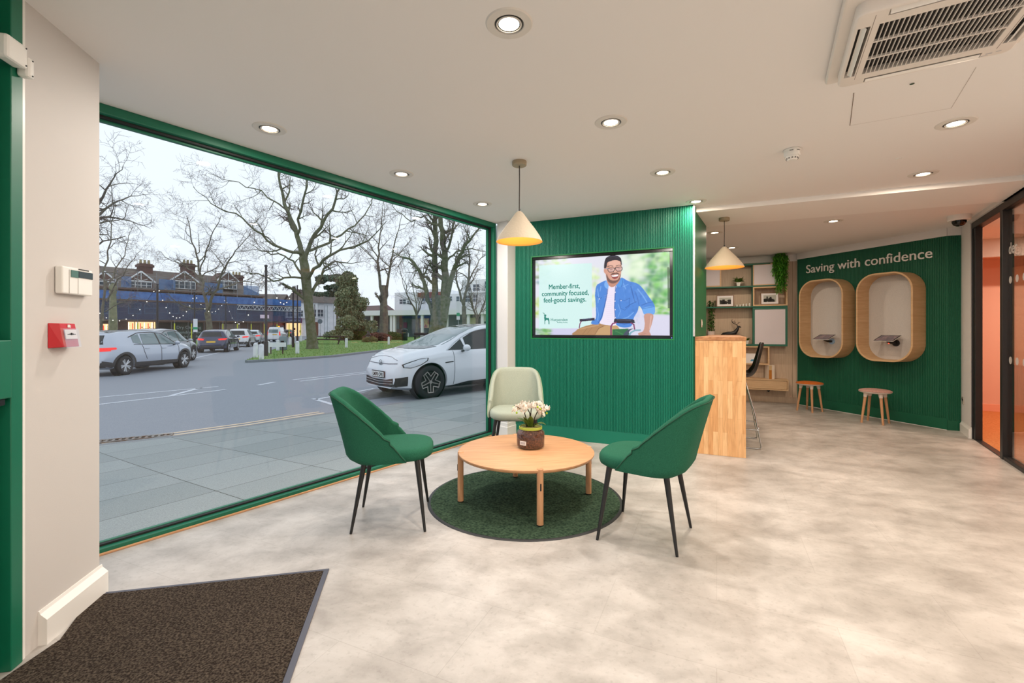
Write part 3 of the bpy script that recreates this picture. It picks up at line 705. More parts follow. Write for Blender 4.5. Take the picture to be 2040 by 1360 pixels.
b.bb(-GX, GX, GY-.006, GY, Z1+.0005, Z1+.02); b.bb(-GX, GX, -GY, -GY+.006, Z1+.0005, Z1+.02)
b.build('intake_grille', ACM, t)
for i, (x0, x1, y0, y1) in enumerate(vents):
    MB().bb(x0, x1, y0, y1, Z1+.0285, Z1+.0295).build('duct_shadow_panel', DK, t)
    cx, cy = (x0+x1)/2, (y0+y1)/2; w_, l_ = (x1-x0)-.008, (y1-y0)-.01
    vane = MB(); vane.box((0, 0, 0), (w_*(.7 if w_ < l_ else 1), l_*(.7 if w_ > l_ else 1), .003)); o = vane.build('vane', mat('vane_white', (244, 240, 234), .35), t, bevel=.001)
    o.location = (cx, cy, Z1+.004); o.rotation_euler = ((0, (-.75 if cx > 0 else .75), 0) if w_ < l_ else ((.75 if cy > 0 else -.75), 0, 0))
    if i == 3: o.rotation_euler = (-.15, 0, 0); o.location.z = Z1-.002
b = MB(); b.bb(-.240, -.2385, -.27, .235, Z1-.0006, Z1); b.bb(.2385, .240, -.27, .235, Z1-.0006, Z1); b.build('panel_seam', mat('seam_grey', (120, 108, 98), .8), t)
b = MB(); b.bb(.215, .235, .262, .268, Z1-.0008, Z1); b.bb(.245, .262, .258, .262, Z1-.0008, Z1); b.bb(.20, .225, .276, .279, Z1-.0008, Z1); b.build('label_marks', mat('label_grey', (150, 146, 142), .6), t)

# ---- alarm keypad and fire call point on the pier; local x along DD, room side -y
t = thing('alarm_keypad', 'white alarm control panel with a dark display strip on the pier', 'control panel', C0+DD*-.190+Vector((0, 0, 1.45)), AD)
b = MB(); b.bb(-.088, .094, -.030, -.001, -.0525, .062); b.build('housing', WHITEPL, t, bevel=.006, seg=3)
b = MB(); b.bb(-.042, -.0, -.0325, -.030, .020, .050); b.build('display', mat('lcd_green', (70, 108, 96), .2), t)
b = MB(); b.bb(.003, .090, -.0325, -.030, .022, .050); b.build('status_strip', mat('dark_strip', (30, 44, 44), .2), t)
b = MB(); b.bb(.003, .066, -.032, -.0301, .056, .060); b.build('vent_line', GASKET, t)
b = MB(); b.bb(-.052, -.050, -.0315, -.0300, -.05, .05); b.bb(.0, .0012, -.0315, -.030, -.05, .018); b.build('cover_seam', mat('seam_grey2', (186, 182, 178), .6), t)
t = thing('fire_call_point', 'red fire alarm call point under a clear cover on the pier', 'fire alarm', C0+DD*-.255+Vector((0, 0, 1.222)), AD)
b = MB()
b.add([(-.058, -.001, -.05), (.052, -.001, -.05), (.052, -.001, .052), (-.058, -.001, .052), (-.040, -.046, -.047), (.048, -.046, -.047), (.048, -.030, .050), (-.040, -.030, .050)], [(0, 1, 5, 4), (1, 2, 6, 5), (2, 3, 7, 6), (3, 0, 4, 7), (4, 5, 6, 7), (3, 2, 1, 0)])
fixn(b.build('housing', REDPL, t, bevel=.002))
b = MB(); b.add([(-.028, -.0455, -.014), (.038, -.0455, -.014), (.038, -.0392, .025), (-.028, -.0392, .025)], [(0, 1, 2, 3)]); b.build('break_panel', mat('panel_white', (232, 232, 230), .4), t, solid=.002)
b = MB()
b.lathe([(.0001, 0), (.006, 0)], 16, c=(.006, -.0440, .006), M=Matrix.Rotation(math.pi/2, 3, 'X')); b.bb(-.017, -.005, -.0442, -.0436, .005, .007); b.bb(.017, .029, -.0442, -.0436, .005, .007)
b.add([(-.005, -.0442, .010), (-.005, -.0442, .002), (.0, -.0442, .006)], [(0, 1, 2)]); b.add([(.017, -.0442, .010), (.017, -.0442, .002), (.012, -.0442, .006)], [(0, 1, 2)])
b.build('arrow_symbol', GASKET, t)
b = MB(); b.bb(.0, .011, -.0345, -.0325, .034, .046); b.bb(.014, .016, -.0345, -.0325, .032, .044); b.build('flame_symbol', mat('panel_white', (232, 232, 230), .4), t)
b = MB(); b.add([(-.055, -.003, .046), (-.036, -.052, -.049), (-.036, -.040, .030), (.052, -.052, -.049), (.052, -.040, .030), (-.050, -.003, -.05)], [(2, 1, 3, 4), (0, 5, 1), (0, 1, 2)]); b.build('clear_cover', glass_mat('clear_plastic', .16, (.97, .93, .93)), t)

# ---- the counter against the partition: oak end panel, top, back panel
def butcher():
    m = bpy.data.materials.new('oak_staves'); m.use_nodes = True; nt = m.node_tree; b = nt.nodes['Principled BSDF']; L = nt.links
    tc = nt.nodes.new('ShaderNodeTexCoord'); mp = nt.nodes.new('ShaderNodeMapping'); mp.inputs['Rotation'].default_value = (0, math.pi/2, 0); L.new(tc.outputs['Object'], mp.inputs[0])
    # remap so that staves run up: use (z, x)
    cx = nt.nodes.new('ShaderNodeCombineXYZ'); sp = nt.nodes.new('ShaderNodeSeparateXYZ'); L.new(tc.outputs['Object'], sp.inputs[0]); L.new(sp.outputs['Z'], cx.inputs['X']); L.new(sp.outputs['X'], cx.inputs['Y'])
    br = nt.nodes.new('ShaderNodeTexBrick'); br.inputs['Scale'].default_value = 1; br.inputs['Mortar Size'].default_value = .0006; br.inputs['Brick Width'].default_value = .37; br.inputs['Row Height'].default_value = .043; br.offset = .37
    br.inputs['Color1'].default_value = rgb(216, 160, 104); br.inputs['Color2'].default_value = rgb(240, 198, 146); br.inputs['Mortar'].default_value = rgb(186, 128, 76); L.new(cx.outputs[0], br.inputs['Vector'])
    mp2 = nt.nodes.new('ShaderNodeMapping'); mp2.inputs['Scale'].default_value = (30, 30, 2.5); L.new(tc.outputs['Object'], mp2.inputs[0])
    n = nt.nodes.new('ShaderNodeTexNoise'); n.inputs['Scale'].default_value = 1.6; n.inputs['Detail'].default_value = 6; n.inputs['Distortion'].default_value = 1.2; L.new(mp2.outputs[0], n.inputs['Vector'])
    r = nt.nodes.new('ShaderNodeValToRGB'); r.color_ramp.elements[0].position = .3; r.color_ramp.elements[0].color = (.78, .72, .66, 1); r.color_ramp.elements[1].position = .6; r.color_ramp.elements[1].color = (1, 1, 1, 1); L.new(n.outputs['Fac'], r.inputs[0])
    x = nt.nodes.new('ShaderNodeMix'); x.data_type = 'RGBA'; x.blend_type = 'MULTIPLY'; x.inputs[0].default_value = 1; L.new(br.outputs['Color'], x.inputs['A']); L.new(r.outputs[0], x.inputs['B']); L.new(x.outputs['Result'], b.inputs['Base Color'])
    b.inputs['Roughness'].default_value = .4; return m
BUT = butcher()
t = thing('bar_counter', 'tall oak counter with a solid stave end panel against the green partition', 'counter', T0, AU)
MB().bb(.006, .462, .0, .038, 0, 1.135).build('end_panel', BUT, t, bevel=.002)
b = MB(); b.prism([(.004, -.006), (.466, -.006), (.466, 1.62), (.104, 1.62), (.104, .86), (.012, .0)], 1.135, 1.172); b.build('worktop', wood_mat('oak_end_grain', (150, 98, 60), (196, 142, 96), 6, (3, 20, 6)), t, bevel=.003)
MB().bb(.10, .12, .038, 1.56, 0, 1.134).build('back_panel', GPLAIN, t)
MB().bb(.10, .462, 1.56, 1.60, 0, 1.134).build('end_panel', BUT, t, bevel=.002)

# ---- bar stool under the counter, faces -x of the AU frame
t = thing('bar_stool', 'black shell bar stool on chrome sled legs, tucked behind the counter', 'stool', T0+U*.40+V*.66, AU)
nu, nv = 22, 20; prof = [(-.20, .755), (-.17, .742), (-.10, .732), (0, .728), (.08, .726), (.135, .735), (.175, .765), (.200, .82), (.220, .90), (.240, .98), (.258, 1.06), (.268, 1.105)]
hw = [.17, .195, .205, .205, .20, .195, .19, .185, .17, .14, .095, .04]
b = MB(); vs = []
for i, (x, z) in enumerate(prof):
    for j in range(nv+1):
        a = -1+2*j/nv; y = hw[i]*a; lift = .05*abs(a)**3*(1 if i < 7 else .25); fw = -.035*abs(a)**2.5*(1 if i >= 6 else 0)
        vs.append((x+fw, y, z+lift*(1 if i < 8 else .4)))
b.add(vs, [(i*(nv+1)+j, i*(nv+1)+j+1, (i+1)*(nv+1)+j+1, (i+1)*(nv+1)+j) for i in range(len(prof)-1) for j in range(nv)])
b.build('seat_shell', BLKPL, t, smooth=60, solid=.012, sub=1)
def rail(pts, name='leg_frame', r=.0075, m=CHROME): return MB().tube(pts, r, 10).build(name, m, t, smooth=50)
for y in (-.25, .25):
    rail([(.08, y*.62, .705), (.17, y*.85, .36), (.225, y, .03), (.215, y, .012), (.19, y, .009), (-.19, y, .009), (-.215, y, .012), (-.222, y, .03), (-.15, y*.7, .45), (-.10, y*.6, .705)])
rail([(-.10, -.15, .705), (-.10, .15, .705)], 'crossbar'); rail([(.08, -.155, .705), (.08, .155, .705)], 'crossbar')
rail([(-.19, -.235, .26), (-.19, .235, .26)], 'footrest'); rail([(.20, -.24, .22), (.20, .24, .22)], 'footrest')
rail([(-.20, -.24, .2), (.205, -.24, .2)], 'footrest'); rail([(-.20, .24, .2), (.205, .24, .2)], 'footrest')

# ---- shelving unit on the oak wall. local x along U from the right corner of the wall, front at y=-.2
SHG = mat('shelf_green', (24, 100, 80), .5); FR = -.2
t = thing('shelving_unit', 'green and oak open wall shelving with compartments above the counter', 'shelving', S0, AU)
for i, (x0, x1, z0, z1) in enumerate([(-2.4, -.425, 2.335, 2.36), (-2.4, -.178, 1.963, 1.985), (-2.4, -.178, 1.615, 1.637), (-2.4, -.690, .965, .99)]):
    MB().bb(x0, x1, FR, -.001, z0, z1).build('shelf', SHG, t, bevel=.001)
def boxframe(name, x0, x1, z0, z1, th, m, parent, y0=FR, y1=-.001):
    b = MB(); b.bb(x0, x1, y0, y1, z0, z0+th); b.bb(x0, x1, y0, y1, z1-th, z1); b.bb(x0, x0+th, y0+.0003, y1, z0+th, z1-th); b.bb(x1-th, x1, y0+.0003, y1, z0+th, z1-th); return b.build(name, m, parent, bevel=.001)
boxframe('oak_box', -.685, -.178, 1.638, 1.962, .022, OAKP, t)
MB().bb(-.700, -.690, FR+.02, -.001, 1.986, 2.334).build('divider', SHG, t); MB().bb(-.700, -.690, FR+.02, -.001, 1.638, 1.962).build('divider', SHG, t)
boxframe('oak_box', -1.24, -.439, .644, .958, .022, OAKP, t)
PW = mat('pinboard_white', (214, 208, 214), .8)
def board(label, x0, x1, z0, z1, fm, th=.020, y=FR, dep=.03):
    q = thing('notice_board', label, 'board', S0, AU, 'white boards in the wall shelving')
    boxframe('frame', x0, x1, z0, z1, th, fm, q, y, y+dep); MB().bb(x0+th, x1-th, y+.008, y+dep, z0+th, z1-th).build('panel', PW, q); return q
board('white board in a thin oak frame, upper right shelf behind the trailing plant', -.685, -.185, 1.988, 2.346, OAKP, .014)
board('white board in an oak frame at the upper left, behind the rear pendant lamp', -1.74, -1.175, 1.988, 2.33, OAKP, .022, y=FR+.03)
board('large square white board in a green frame, lower right of the shelving', -.690, -.178, .962, 1.612, SHG, .032, dep=.12)
# floating drawer
q = thing('floating_drawer', 'floating oak wall drawer unit below the shelving', 'drawer unit', S0, AU)
b = MB(); x0, x1, z0, z1 = -1.5, -.171, .23, .412
b.bb(x0, x1, -.26, -.0130, z0, z0+.018); b.bb(x0, x1, -.26, -.013, z1-.018, z1); b.bb(x1-.018, x1, -.259, -.013, z0+.018, z1-.018); b.bb(x0, x0+.018, -.259, -.013, z0+.018, z1-.018); b.bb(x0+.018, x1-.018, -.04, -.013, z0+.018, z1-.018); b.build('carcass', OAKP, q, bevel=.001)
MB().bb(x0+.022, x1-.022, -.252, -.05, z0+.022, z1-.022).build('drawer', OAKP, q, bevel=.002)
q = thing('hanging_fitting', 'small black fitting under the floating drawer', 'fitting', S0+U*-.44+Vector((0, 0, .185)), AU)
b = MB(); b.bb(-.02, .02, -.05, -.0130, 0, .03); b.build('block', BLKPL, q, bevel=.004); MB().cyl((0, -.03, -.012), (0, -.03, .0), .012).build('knob', BLKPL, q)
def at_s(x, y, z): return S0+U*x+V*y+Vector((0, 0, z))
# framed black and white photographs
def photo_frame(label, x, z, w, h, seed, fm, y=-.17, lean=.12, col=False):
    q = thing('picture_frame', label, 'picture frame', at_s(x, y, z), AU, 'small framed pictures on the shelves'); th = .012
    M = Matrix.Rotation(-lean, 3, 'X'); 
    def bx(a, b_, c, d, e, f, b): b.box(M @ Vector(((a+b_)/2, (c+d)/2, (e+f)/2)), (b_-a, d-c, f-e), M=M)
    b = MB(); bx(-w/2, w/2, 0, .015, 0, th, b); bx(-w/2, w/2, 0, .015, h-th, h, b); bx(-w/2, -w/2+th, 0, .015, th, h-th, b); bx(w/2-th, w/2, 0, .015, th, h-th, b); b.build('frame', fm, q)
    b = MB(); bx(-w/2+th, w/2-th, .004, .013, th, h-th, b); b.build('mount', mat('mount_white', (232, 230, 232), .7), q)
    rn = random.Random(seed); b = MB(); b2 = MB(); X0, X1, Z0, Z1_ = -w/2+.045, w/2-.045, .045, h-.045
    if col:
        bx(-.02, .045, .0025, .004, .035, .05, b2); bx(-.01, .03, .0022, .004, .05, .065, b2); b2.build('print', mat('print_blue', (70, 150, 190), .6), q); return q
    bx(X0, X1, .003, .004, Z0, Z1_, b); b.build('print', mat('print_grey', (176, 178, 170), .6), q)
    for i in range(16):
        a = rn.uniform(X0, X1-.03); c = rn.uniform(Z0, Z0+.5*(Z1_-Z0)); bx(a, min(X1, a+rn.uniform(.015, .05)), .0018, .003, Z0 if i % 2 else c, min(Z1_, c+rn.uniform(.02, .05)), b2)
    b2.build('print_detail', mat('print_black', (40, 38, 36), .6), q); return q
photo_frame('framed black and white street photograph standing on the middle shelf, left', -1.113, 1.638, .275, .205, 4, mat('dark_oak', (120, 84, 54), .5))
photo_frame('framed black and white photograph of trees inside the oak box', -.432, 1.661, .275, .205, 9, mat('dark_oak', (120, 84, 54), .5))
photo_frame('small white picture frame in the lower oak box behind the stool', -.70, .667, .20, .165, 2, mat('frame_white', (230, 228, 226), .5), col=True)
# row of five little white figures
for i in range(5):
    h_ = .024+.006*i; q = thing('shelf_ornament', ['smallest', 'second smallest', 'middle', 'second tallest', 'tallest'][i]+' of five white ornaments in a row on the middle shelf', 'ornament', at_s(-.927+.048*i, -.165, 1.638), AU, 'white ornaments on the middle shelf')
    MB().lathe([(.0001, 0), (.017, 0), (.018, .004), (.012, .010), (.0001, .011)], 16).build('base', WHITEPL, q, smooth=50)
    MB().ball((0, 0, .011+h_*.4), .011, 12, 8, (1, 1, h_/.022)).build('top', WHITEPL, q, smooth=179)
    MB().bb(-.026, -.019, -.004, .004, 0, .016).build('foot', BLKPL, q)
# reclining stag figure
q = thing('stag_figurine', 'black reclining stag figurine with antlers standing behind the counter top', 'figurine', at_s(-1.02, -.13, .990), AU)
def zst(x, y): return (x-365)/6.8/907*7.85*1.05, (1135-y)/6.8/907*7.85
b = MB()
bodyp = [(-.145, 0, .10), (-.10, 0, .145), (-.03, 0, .165), (.03, 0, .155), (.07, 0, .17)]
b.tube([(-.16, 0, .155), (-.12, 0, .172), (-.05, 0, .178), (.02, 0, .18), (.065, 0, .20), (.095, 0, .245), (.112, 0, .285), (.118, 0, .30)], [.008, .024, .034, .036, .036, .026, .018, .014], 14)
b.tube([(.098, 0, .303), (.125, 0, .300), (.150, 0, .290), (.158, 0, .287)], [.013, .015, .010, .006], 10)
b.tube([(.10, .008, .308), (.085, .02, .318)], [.005, .001], 6); b.tube([(.10, -.008, .308), (.085, -.02, .318)], [.005, .001], 6)
for (y, pts) in ((-.014, [(.05, .165), (.10, .145), (.12, .137), (.07, .134)]), (.014, [(.05, .165), (.115, .15), (.13, .137), (.09, .134)]), (-.018, [(-.10, .165), (-.05, .142), (-.09, .136), (-.14, .136)]), (.018, [(-.10, .165), (-.04, .142), (-.08, .136)])):
    b.tube([(x, y, z) for x, z in pts], [.014, .010, .007, .005][:len(pts)], 8)
for sgn in (-1, 1):
    b.tube([(.105, .006*sgn, .312), (.09, .02*sgn, .335), (.045, .045*sgn, .35), (.018, .055*sgn, .38), (.012, .05*sgn, .41), (.03, .045*sgn, .43)], [.005, .005, .004, .004, .003, .001], 7)
    for (p0, p1) in (((.09, .02, .335), (.125, .03, .365)), ((.11, .026, .352), (.125, .03, .385)), ((.06, .04, .346), (.075, .045, .385)), ((.02, .055, .372), (.045, .05, .395)), ((.045, .045, .35), (.055, .05, .41)), ((.125, .03, .365), (.145, .03, .372))):
        b.tube([(p0[0], p0[1]*sgn, p0[2]), (p1[0], p1[1]*sgn, p1[2])], [.0035, .001], 6)
o = b.build('stag_body', BLKPL, q, smooth=60); o.location = (0, 0, -.0)
MB().bb(-.16, .14, -.045, .045, 0, .134).build('plinth', mat('dark_plinth', (34, 32, 30), .6), q, bevel=.004)
# potted plants
LG = mat('plant_green', (60, 110, 34), .6, noise=(20, (112, 150, 60), 2, .3, .7)); LD = mat('plant_dark_green', (34, 84, 28), .6, noise=(20, (84, 130, 50), 2, .3, .7))
def fol(name, base, n, L, w, droop, up, m, parent, seed, spread=.02):
    rn = random.Random(seed); b = MB()
    for i in range(n):
        a = rn.uniform(math.pi*.98, math.pi*2.02) if rn.random() < .8 else rn.uniform(0, 6.28); leaf(b, (base[0]+rn.uniform(-spread, spread), base[1]+rn.uniform(-spread, spread), base[2]), a, L*rn.uniform(.6, 1.1), w, droop*rn.uniform(.4, 1.3), n=5, up=up*rn.uniform(.5, 1.6))
    return b.build(name, m, parent, smooth=60)
def potted(label, x, y, z, n, L, pm, s=1):
    q = thing('potted_plant', label, 'plant', at_s(x, y, z), AU)
    MB().lathe([(.030*s, 0), (.046*s, .068*s), (.042*s, .068*s), (.04*s, .058*s), (.0001, .058*s)], 4, a0=math.pi/4).build('pot', pm, q)
    fol('leaves', (0, 0, .06*s), n, L, .009*s, 1.2, 1.3, LG, q, 5, .02*s); return q
potted('small bushy green plant in a white square pot on the upper shelf', -.905, -.15, 1.986, 90, .14, WHITEPL, 1.0)
potted('small green plant in a white pot on the lower shelf beside the green framed board', -.775, -.13, .991, 30, .11, WHITEPL, .9)
def trailing(label, loc, strands, L, w, seed, potc, leafm, bush=True):
    q = thing('trailing_plant', label, 'plant', loc, AU); rn = random.Random(seed)
    MB().lathe([(.045, 0), (.06, .10), (.055, .10), (.05, .085), (.0001, .085)], 24).build('pot', potc, q, smooth=50)
    st = MB(); lv = MB()
    for i in range(strands):
        a = rn.uniform(-math.pi, 0) if rn.random() < .75 else rn.uniform(0, math.pi); R = rn.uniform(.06, w); l = L*rn.uniform(.35, 1.0)*(1 if rn.random() < .7 else .6)
        pts = [Vector((0, 0, .09)), Vector((R*.5*math.cos(a), R*.4*math.sin(a), .13)), Vector((R*.85*math.cos(a), R*.55*math.sin(a), .09))]
        while pts[-1].z > .09-l: pts.append(pts[-1]+Vector((rn.uniform(-.012, .012)-.25*pts[-1].x*.1, rn.uniform(-.006, .004), -.03)))
        st.tube([tuple(p) for p in pts], .0018, 4)
        for p in pts[1:]:
            for k in range(5): leaf(lv, tuple(p+Vector((0, 0, rn.uniform(-.015, .015)))), rn.uniform(0, 6.28), rn.uniform(.03, .06), .006, 1.8, n=3, up=rn.uniform(-.6, .5))
    st.build('stems', LD, q); lv.build('leaves', leafm, q, smooth=60); return q
trailing('long trailing green plant hanging from the top shelf over the white board', at_s(-.285, -.235, 2.365-.01), 40, .60, .13, 11, mat('pot_dark', (46, 42, 36), .7), mat('trail_green', (52, 128, 24), .55, noise=(16, (96, 168, 44), 2, .3, .7)))
q = thing('potted_plant', 'tall leafy green plant in a pale pot just right of the green partition edge', 'plant', at_s(-1.335, -.13, .991), AU)
MB().lathe([(.05, 0), (.06, .22), (.055, .22), (.05, .20), (.0001, .20)], 24).build('pot', mat('pot_pink', (222, 204, 194), .6), q, smooth=50)
MB().tube([(0, 0, .2), (.01, 0, .45), (0, 0, .70)], [.006, .005, .003], 6).build('stem', LD, q); b = MB(); rn = random.Random(12)
for i in range(420): leaf(b, (rn.uniform(-.045, .045), rn.uniform(-.045, .045), rn.uniform(.2, .76)), rn.uniform(0, 6.28), rn.uniform(.03, .05), .010, 1.6, n=3, up=rn.uniform(-.4, .6))
b.build('leaves', LD, q, smooth=60)
# upper pot shelf for the trailing plant: narrow oak cabinet edge
# card box / book on the drawer
q = thing('gift_box', 'tan and white card box standing on the floating drawer', 'box', at_s(-.432, -.14, .4125), AU+math.radians(18))
MB().bb(-.045, .045, -.08, .08, 0, .232).build('box', mat('paper_cream', (226, 212, 196), .7), q, bevel=.001)
MB().bb(-.0455, -.0, -.0815, -.0802, .0, .15).build('print', mat('tan_print', (190, 120, 40), .7), q); 
q2 = MB().bb(-.0455, -.0, -.0815, -.0802, .15, .225).build('print', mat('sand_print', (206, 176, 130), .7), q)

# ---- oval acoustic booths on the green wall, local x along WV, room side -y
def rr_outline(w, h, r, n=14):
    pts = []
    for (cx, cz, a0) in ((w/2-r, h/2-r, 0), (-w/2+r, h/2-r, 90), (-w/2+r, -h/2+r, 180), (w/2-r, -h/2+r, 270)):
        for i in range(n+1):
            a = math.radians(a0+90*i/n); pts.append((cx+r*math.cos(a), cz+r*math.sin(a)))
    return pts
FELT = mat('pale_felt', (206, 200, 194), .9, noise=(160, (190, 184, 180), 3, .3, .7), bump=(300, .4)); VEN = wood_mat('oak_veneer_band', (206, 172, 130), (190, 154, 112), 2.2, (2, 2, 22))
def booth(label, s):
    q = thing('oval_booth', label, 'booth', W0+WV*s+Vector((0, 0, 1.408)), AW, 'rounded oak phone booths on the green wall')
    o = rr_outline(.70, 1.19, .245); i_ = rr_outline(.654, 1.144, .222); n = len(o); Y0, Y1 = -.262, -.009
    vs = [(x, Y0, z) for x, z in o]+[(x, Y1, z) for x, z in o]+[(x, Y0, z) for x, z in i_]+[(x, Y1, z) for x, z in i_]
    fs = []
    for k in range(n):
        k2 = (k+1) % n; fs += [(k, k2, n+k2, n+k), (2*n+k, 3*n+k, 3*n+k2, 2*n+k2), (k, 2*n+k, 2*n+k2, k2), (n+k, n+k2, 3*n+k2, 3*n+k)]
    b = MB(); b.add(vs, fs); fixn(b.build('surround', VEN, q, smooth=35, bevel=.004))
    b = MB(); b.prism([(x, z) for x, z in i_], -.03, -.01, M=Matrix(((1, 0, 0), (0, 0, 1), (0, 1, 0)))); fixn(b.build('felt_lining', FELT, q))
    return q
SM1, SM2 = .588, 1.468
booth('rounded oak framed booth with felt lining, left of the two on the green wall', SM1)
booth('rounded oak framed booth with felt lining, right of the two on the green wall', SM2)
def tablet(label, s, disc, led):
    q = thing('tablet_arm', label, 'tablet', W0+WV*s+Vector((0, 0, 1.06)), AW, 'tablets on arms inside the booths')
    M = Matrix.Rotation(math.pi/2, 3, 'X')
    MB().lathe([(.0001, 0), (.045, 0), (.043, .014), (.0001, .016)], 32, c=(.02, -.0305, .0), M=M).build('wall_disc', disc, q, smooth=40)
    MB().tube([(.02, -.046, 0), (.0, -.10, .005), (-.02, -.14, .02), (-.02, -.15, .045)], [.018, .016, .014, .012], 12).build('arm', BLKPL, q, smooth=50)
    R = Matrix.Rotation(math.radians(-24), 3, 'X')
    b = MB(); b.box((-.01, -.16, .063), (.25, .18, .008), M=Matrix.Rotation(math.radians(24), 3, 'X')); b.build('tablet_body', mat('tablet_white', (214, 212, 210), .4), q, bevel=.003)
    Mx = Matrix.Rotation(math.radians(24), 3, 'X'); c = Vector((-.01, -.16, .063))+Mx @ Vector((0, 0, .0048))
    MB().box(c, (.246, .176, .001), M=Mx).build('bezel', BLKPL, q); c = c+Mx @ Vector((0, 0, .001))
    MB().box(c, (.215, .15, .001), M=Mx).build('screen', mat('screen_dim', (112, 92, 92), .2, noise=(14, (60, 52, 60), 2, .4, .6), emit=((112, 92, 92), .25)), q)
    if led: MB().ball((-.012, -.125, -.004), .006, 8, 6).build('indicator_light', emis('red_led', (255, 60, 40), 3), q)
tablet('tablet on a black arm with a blue disc inside the left booth', SM1, mat('pale_blue_disc', (150, 180, 210), .3), False)
tablet('tablet on a black arm with a black disc and red light inside the right booth', SM2, BLKPL, True)
# wall lettering
q = thing('raised_lettering', 'raised white letters reading Saving with confidence above the booths', 'lettering', W0+WV*1.02+Vector((0, 0, 2.152)), AW)
LW = mat('letter_white', (228, 224, 218), .5)
o = text_ob('Saving with confidence', .188, LW, 'letters', q, ext=.006, off=.0006, loc=(.01, -.0145, 0)); bb = o.dimensions.x; k = 1.72/bb; o.scale = (k, 1, 1.0)

# ---- stools
def stool(label, loc, rz, fc, name):
    q = thing('round_stool', label, 'stool', (loc[0], loc[1], 0), rz, 'low round stools by the green wall')
    MB().lathe([(.0001, .395), (.12, .396), (.165, .405), (.178, .414), (.180, .420), (.17, .424), (.0001, .424)], 48).build('seat_base', mat('stool_white', (222, 210, 198), .5), q, smooth=50)
    MB().lathe([(.179, .4225), (.181, .428), (.170, .437), (.13, .447), (.06, .453), (.0001, .455)], 48).build('cushion', mat(name, fc, .95, noise=(120, tuple(int(c*.85) for c in fc), 3, .35, .65), bump=(400, .3)), q, smooth=60)
    for k in range(4):
        a = math.pi/4+k*math.pi/2; c, s = math.cos(a), math.sin(a)
        MB().tube([(.165*c, .165*s, 0), (.118*c, .118*s, .36)], [.0125, .018], 14).build('leg', OAKV, q, smooth=50)
        MB().tube([(.1205*c, .1205*s, .345), (.112*c, .112*s, .399)], [.020, .026], 14).build('leg_socket', mat('stool_white', (222, 210, 198), .5), q, smooth=50)
stool('low round stool with an orange felt cushion on wooden legs, left of the two', (4.53, 6.93), .42, (206, 108, 28), 'orange_felt')
stool('low round stool with a pink felt cushion on wooden legs, right of the two', (4.835, 6.06), .62, (204, 160, 148), 'pink_felt')

# skirting heater cable etc. nothing else on this wall
# ================================================================== the television in its recess, local x along U
tv = thing('television', 'large wall recessed television showing a smiling man in a wheelchair and a mint text panel', 'television', T0, AU)
SX0, SX1, SZ0, SZ1 = -1.726, -.238, 1.182, 2.048
b = MB(); b.bb(-1.758, -.206, .025, .075, 1.148, 2.082); b.build('housing', BLKPL, tv)
b = MB(); e_ = .030
b.bb(-1.758, -.206, .004, .025, 1.148, SZ0); b.bb(-1.758, -.206, .004, .025, SZ1, 2.082); b.bb(-1.758, SX0, .004, .025, SZ0, SZ1); b.bb(SX1, -.206, .004, .025, SZ0, SZ1)
b.build('bezel', mat('gloss_black', (14, 14, 15), .15), tv, bevel=.003)
MB().ball((-.218, .003, 1.158), .004, 8, 6).build('power_light', emis('blue_led', (120, 140, 255), 2), tv)
# --- the picture on the screen, painted as colours on the vertices of the screen mesh
NX, NY = 1024, 600
img = np.zeros((NY, NX, 3)); yy, xx = np.mgrid[0:NY, 0:NX]; uu = xx/(NX-1.0); vv = 1-yy/(NY-1.0)
def sc(x, y):
    """zoomed reference coordinates (perspective view) -> screen u, v"""
    f = (x-195)/1142.0; top = 505-80*f; s_ = f*4.69/(f*4.69+(1-f)*5.3)
    return s_, (1137-y)/(1137-top)
def clinear(c): return np.array([lin(v) for v in c])
def blur(a, r):
    if r < 1: return a
    k = np.ones(2*r+1)/(2*r+1)
    for ax in (0, 1):
        pad = [(0, 0)]*a.ndim; pad[ax] = (r, r); p = np.pad(a, pad, mode='edge'); c = np.cumsum(p, axis=ax)
        z = np.zeros_like(np.take(c, [0], axis=ax)); c = np.concatenate([z, c], axis=ax); n = a.shape[ax]
        hi = np.take(c, range(2*r+1, 2*r+1+n), axis=ax); lo = np.take(c, range(0, n), axis=ax); a = (hi-lo)/(2*r+1)
    return a
def smooth_poly(pts, n=6, closed=True):
    out = []; N_ = len(pts)
    for i in range(N_):
        p0, p1, p2, p3 = [np.array(pts[(i+k-1) % N_], float) for k in range(4)]
        for j in range(n):
            t = j/n; out.append(tuple(.5*((2*p1)+(-p0+p2)*t+(2*p0-5*p1+4*p2-p3)*t*t+(-p0+3*p1-3*p2+p3)*t**3)))
    return out
def mask(pts):
    P_ = [(u*(NX-1), (1-v)*(NY-1)) for u, v in pts]; m = np.zeros((NY, NX), bool)
    x0 = max(0, int(min(p[0] for p in P_))-1); x1 = min(NX, int(max(p[0] for p in P_))+2); y0 = max(0, int(min(p[1] for p in P_))-1); y1 = min(NY, int(max(p[1] for p in P_))+2)
    if x1 <= x0 or y1 <= y0: return m
    X = xx[y0:y1, x0:x1]; Y = yy[y0:y1, x0:x1]; ins = np.zeros(X.shape, bool)
    for i in range(len(P_)):
        ax, ay = P_[i]; bx, by = P_[i-1]
        if ay == by: continue
        c = ((ay > Y) != (by > Y)) & (X < (bx-ax)*(Y-ay)/(by-ay)+ax); ins ^= c
    m[y0:y1, x0:x1] = ins; return m
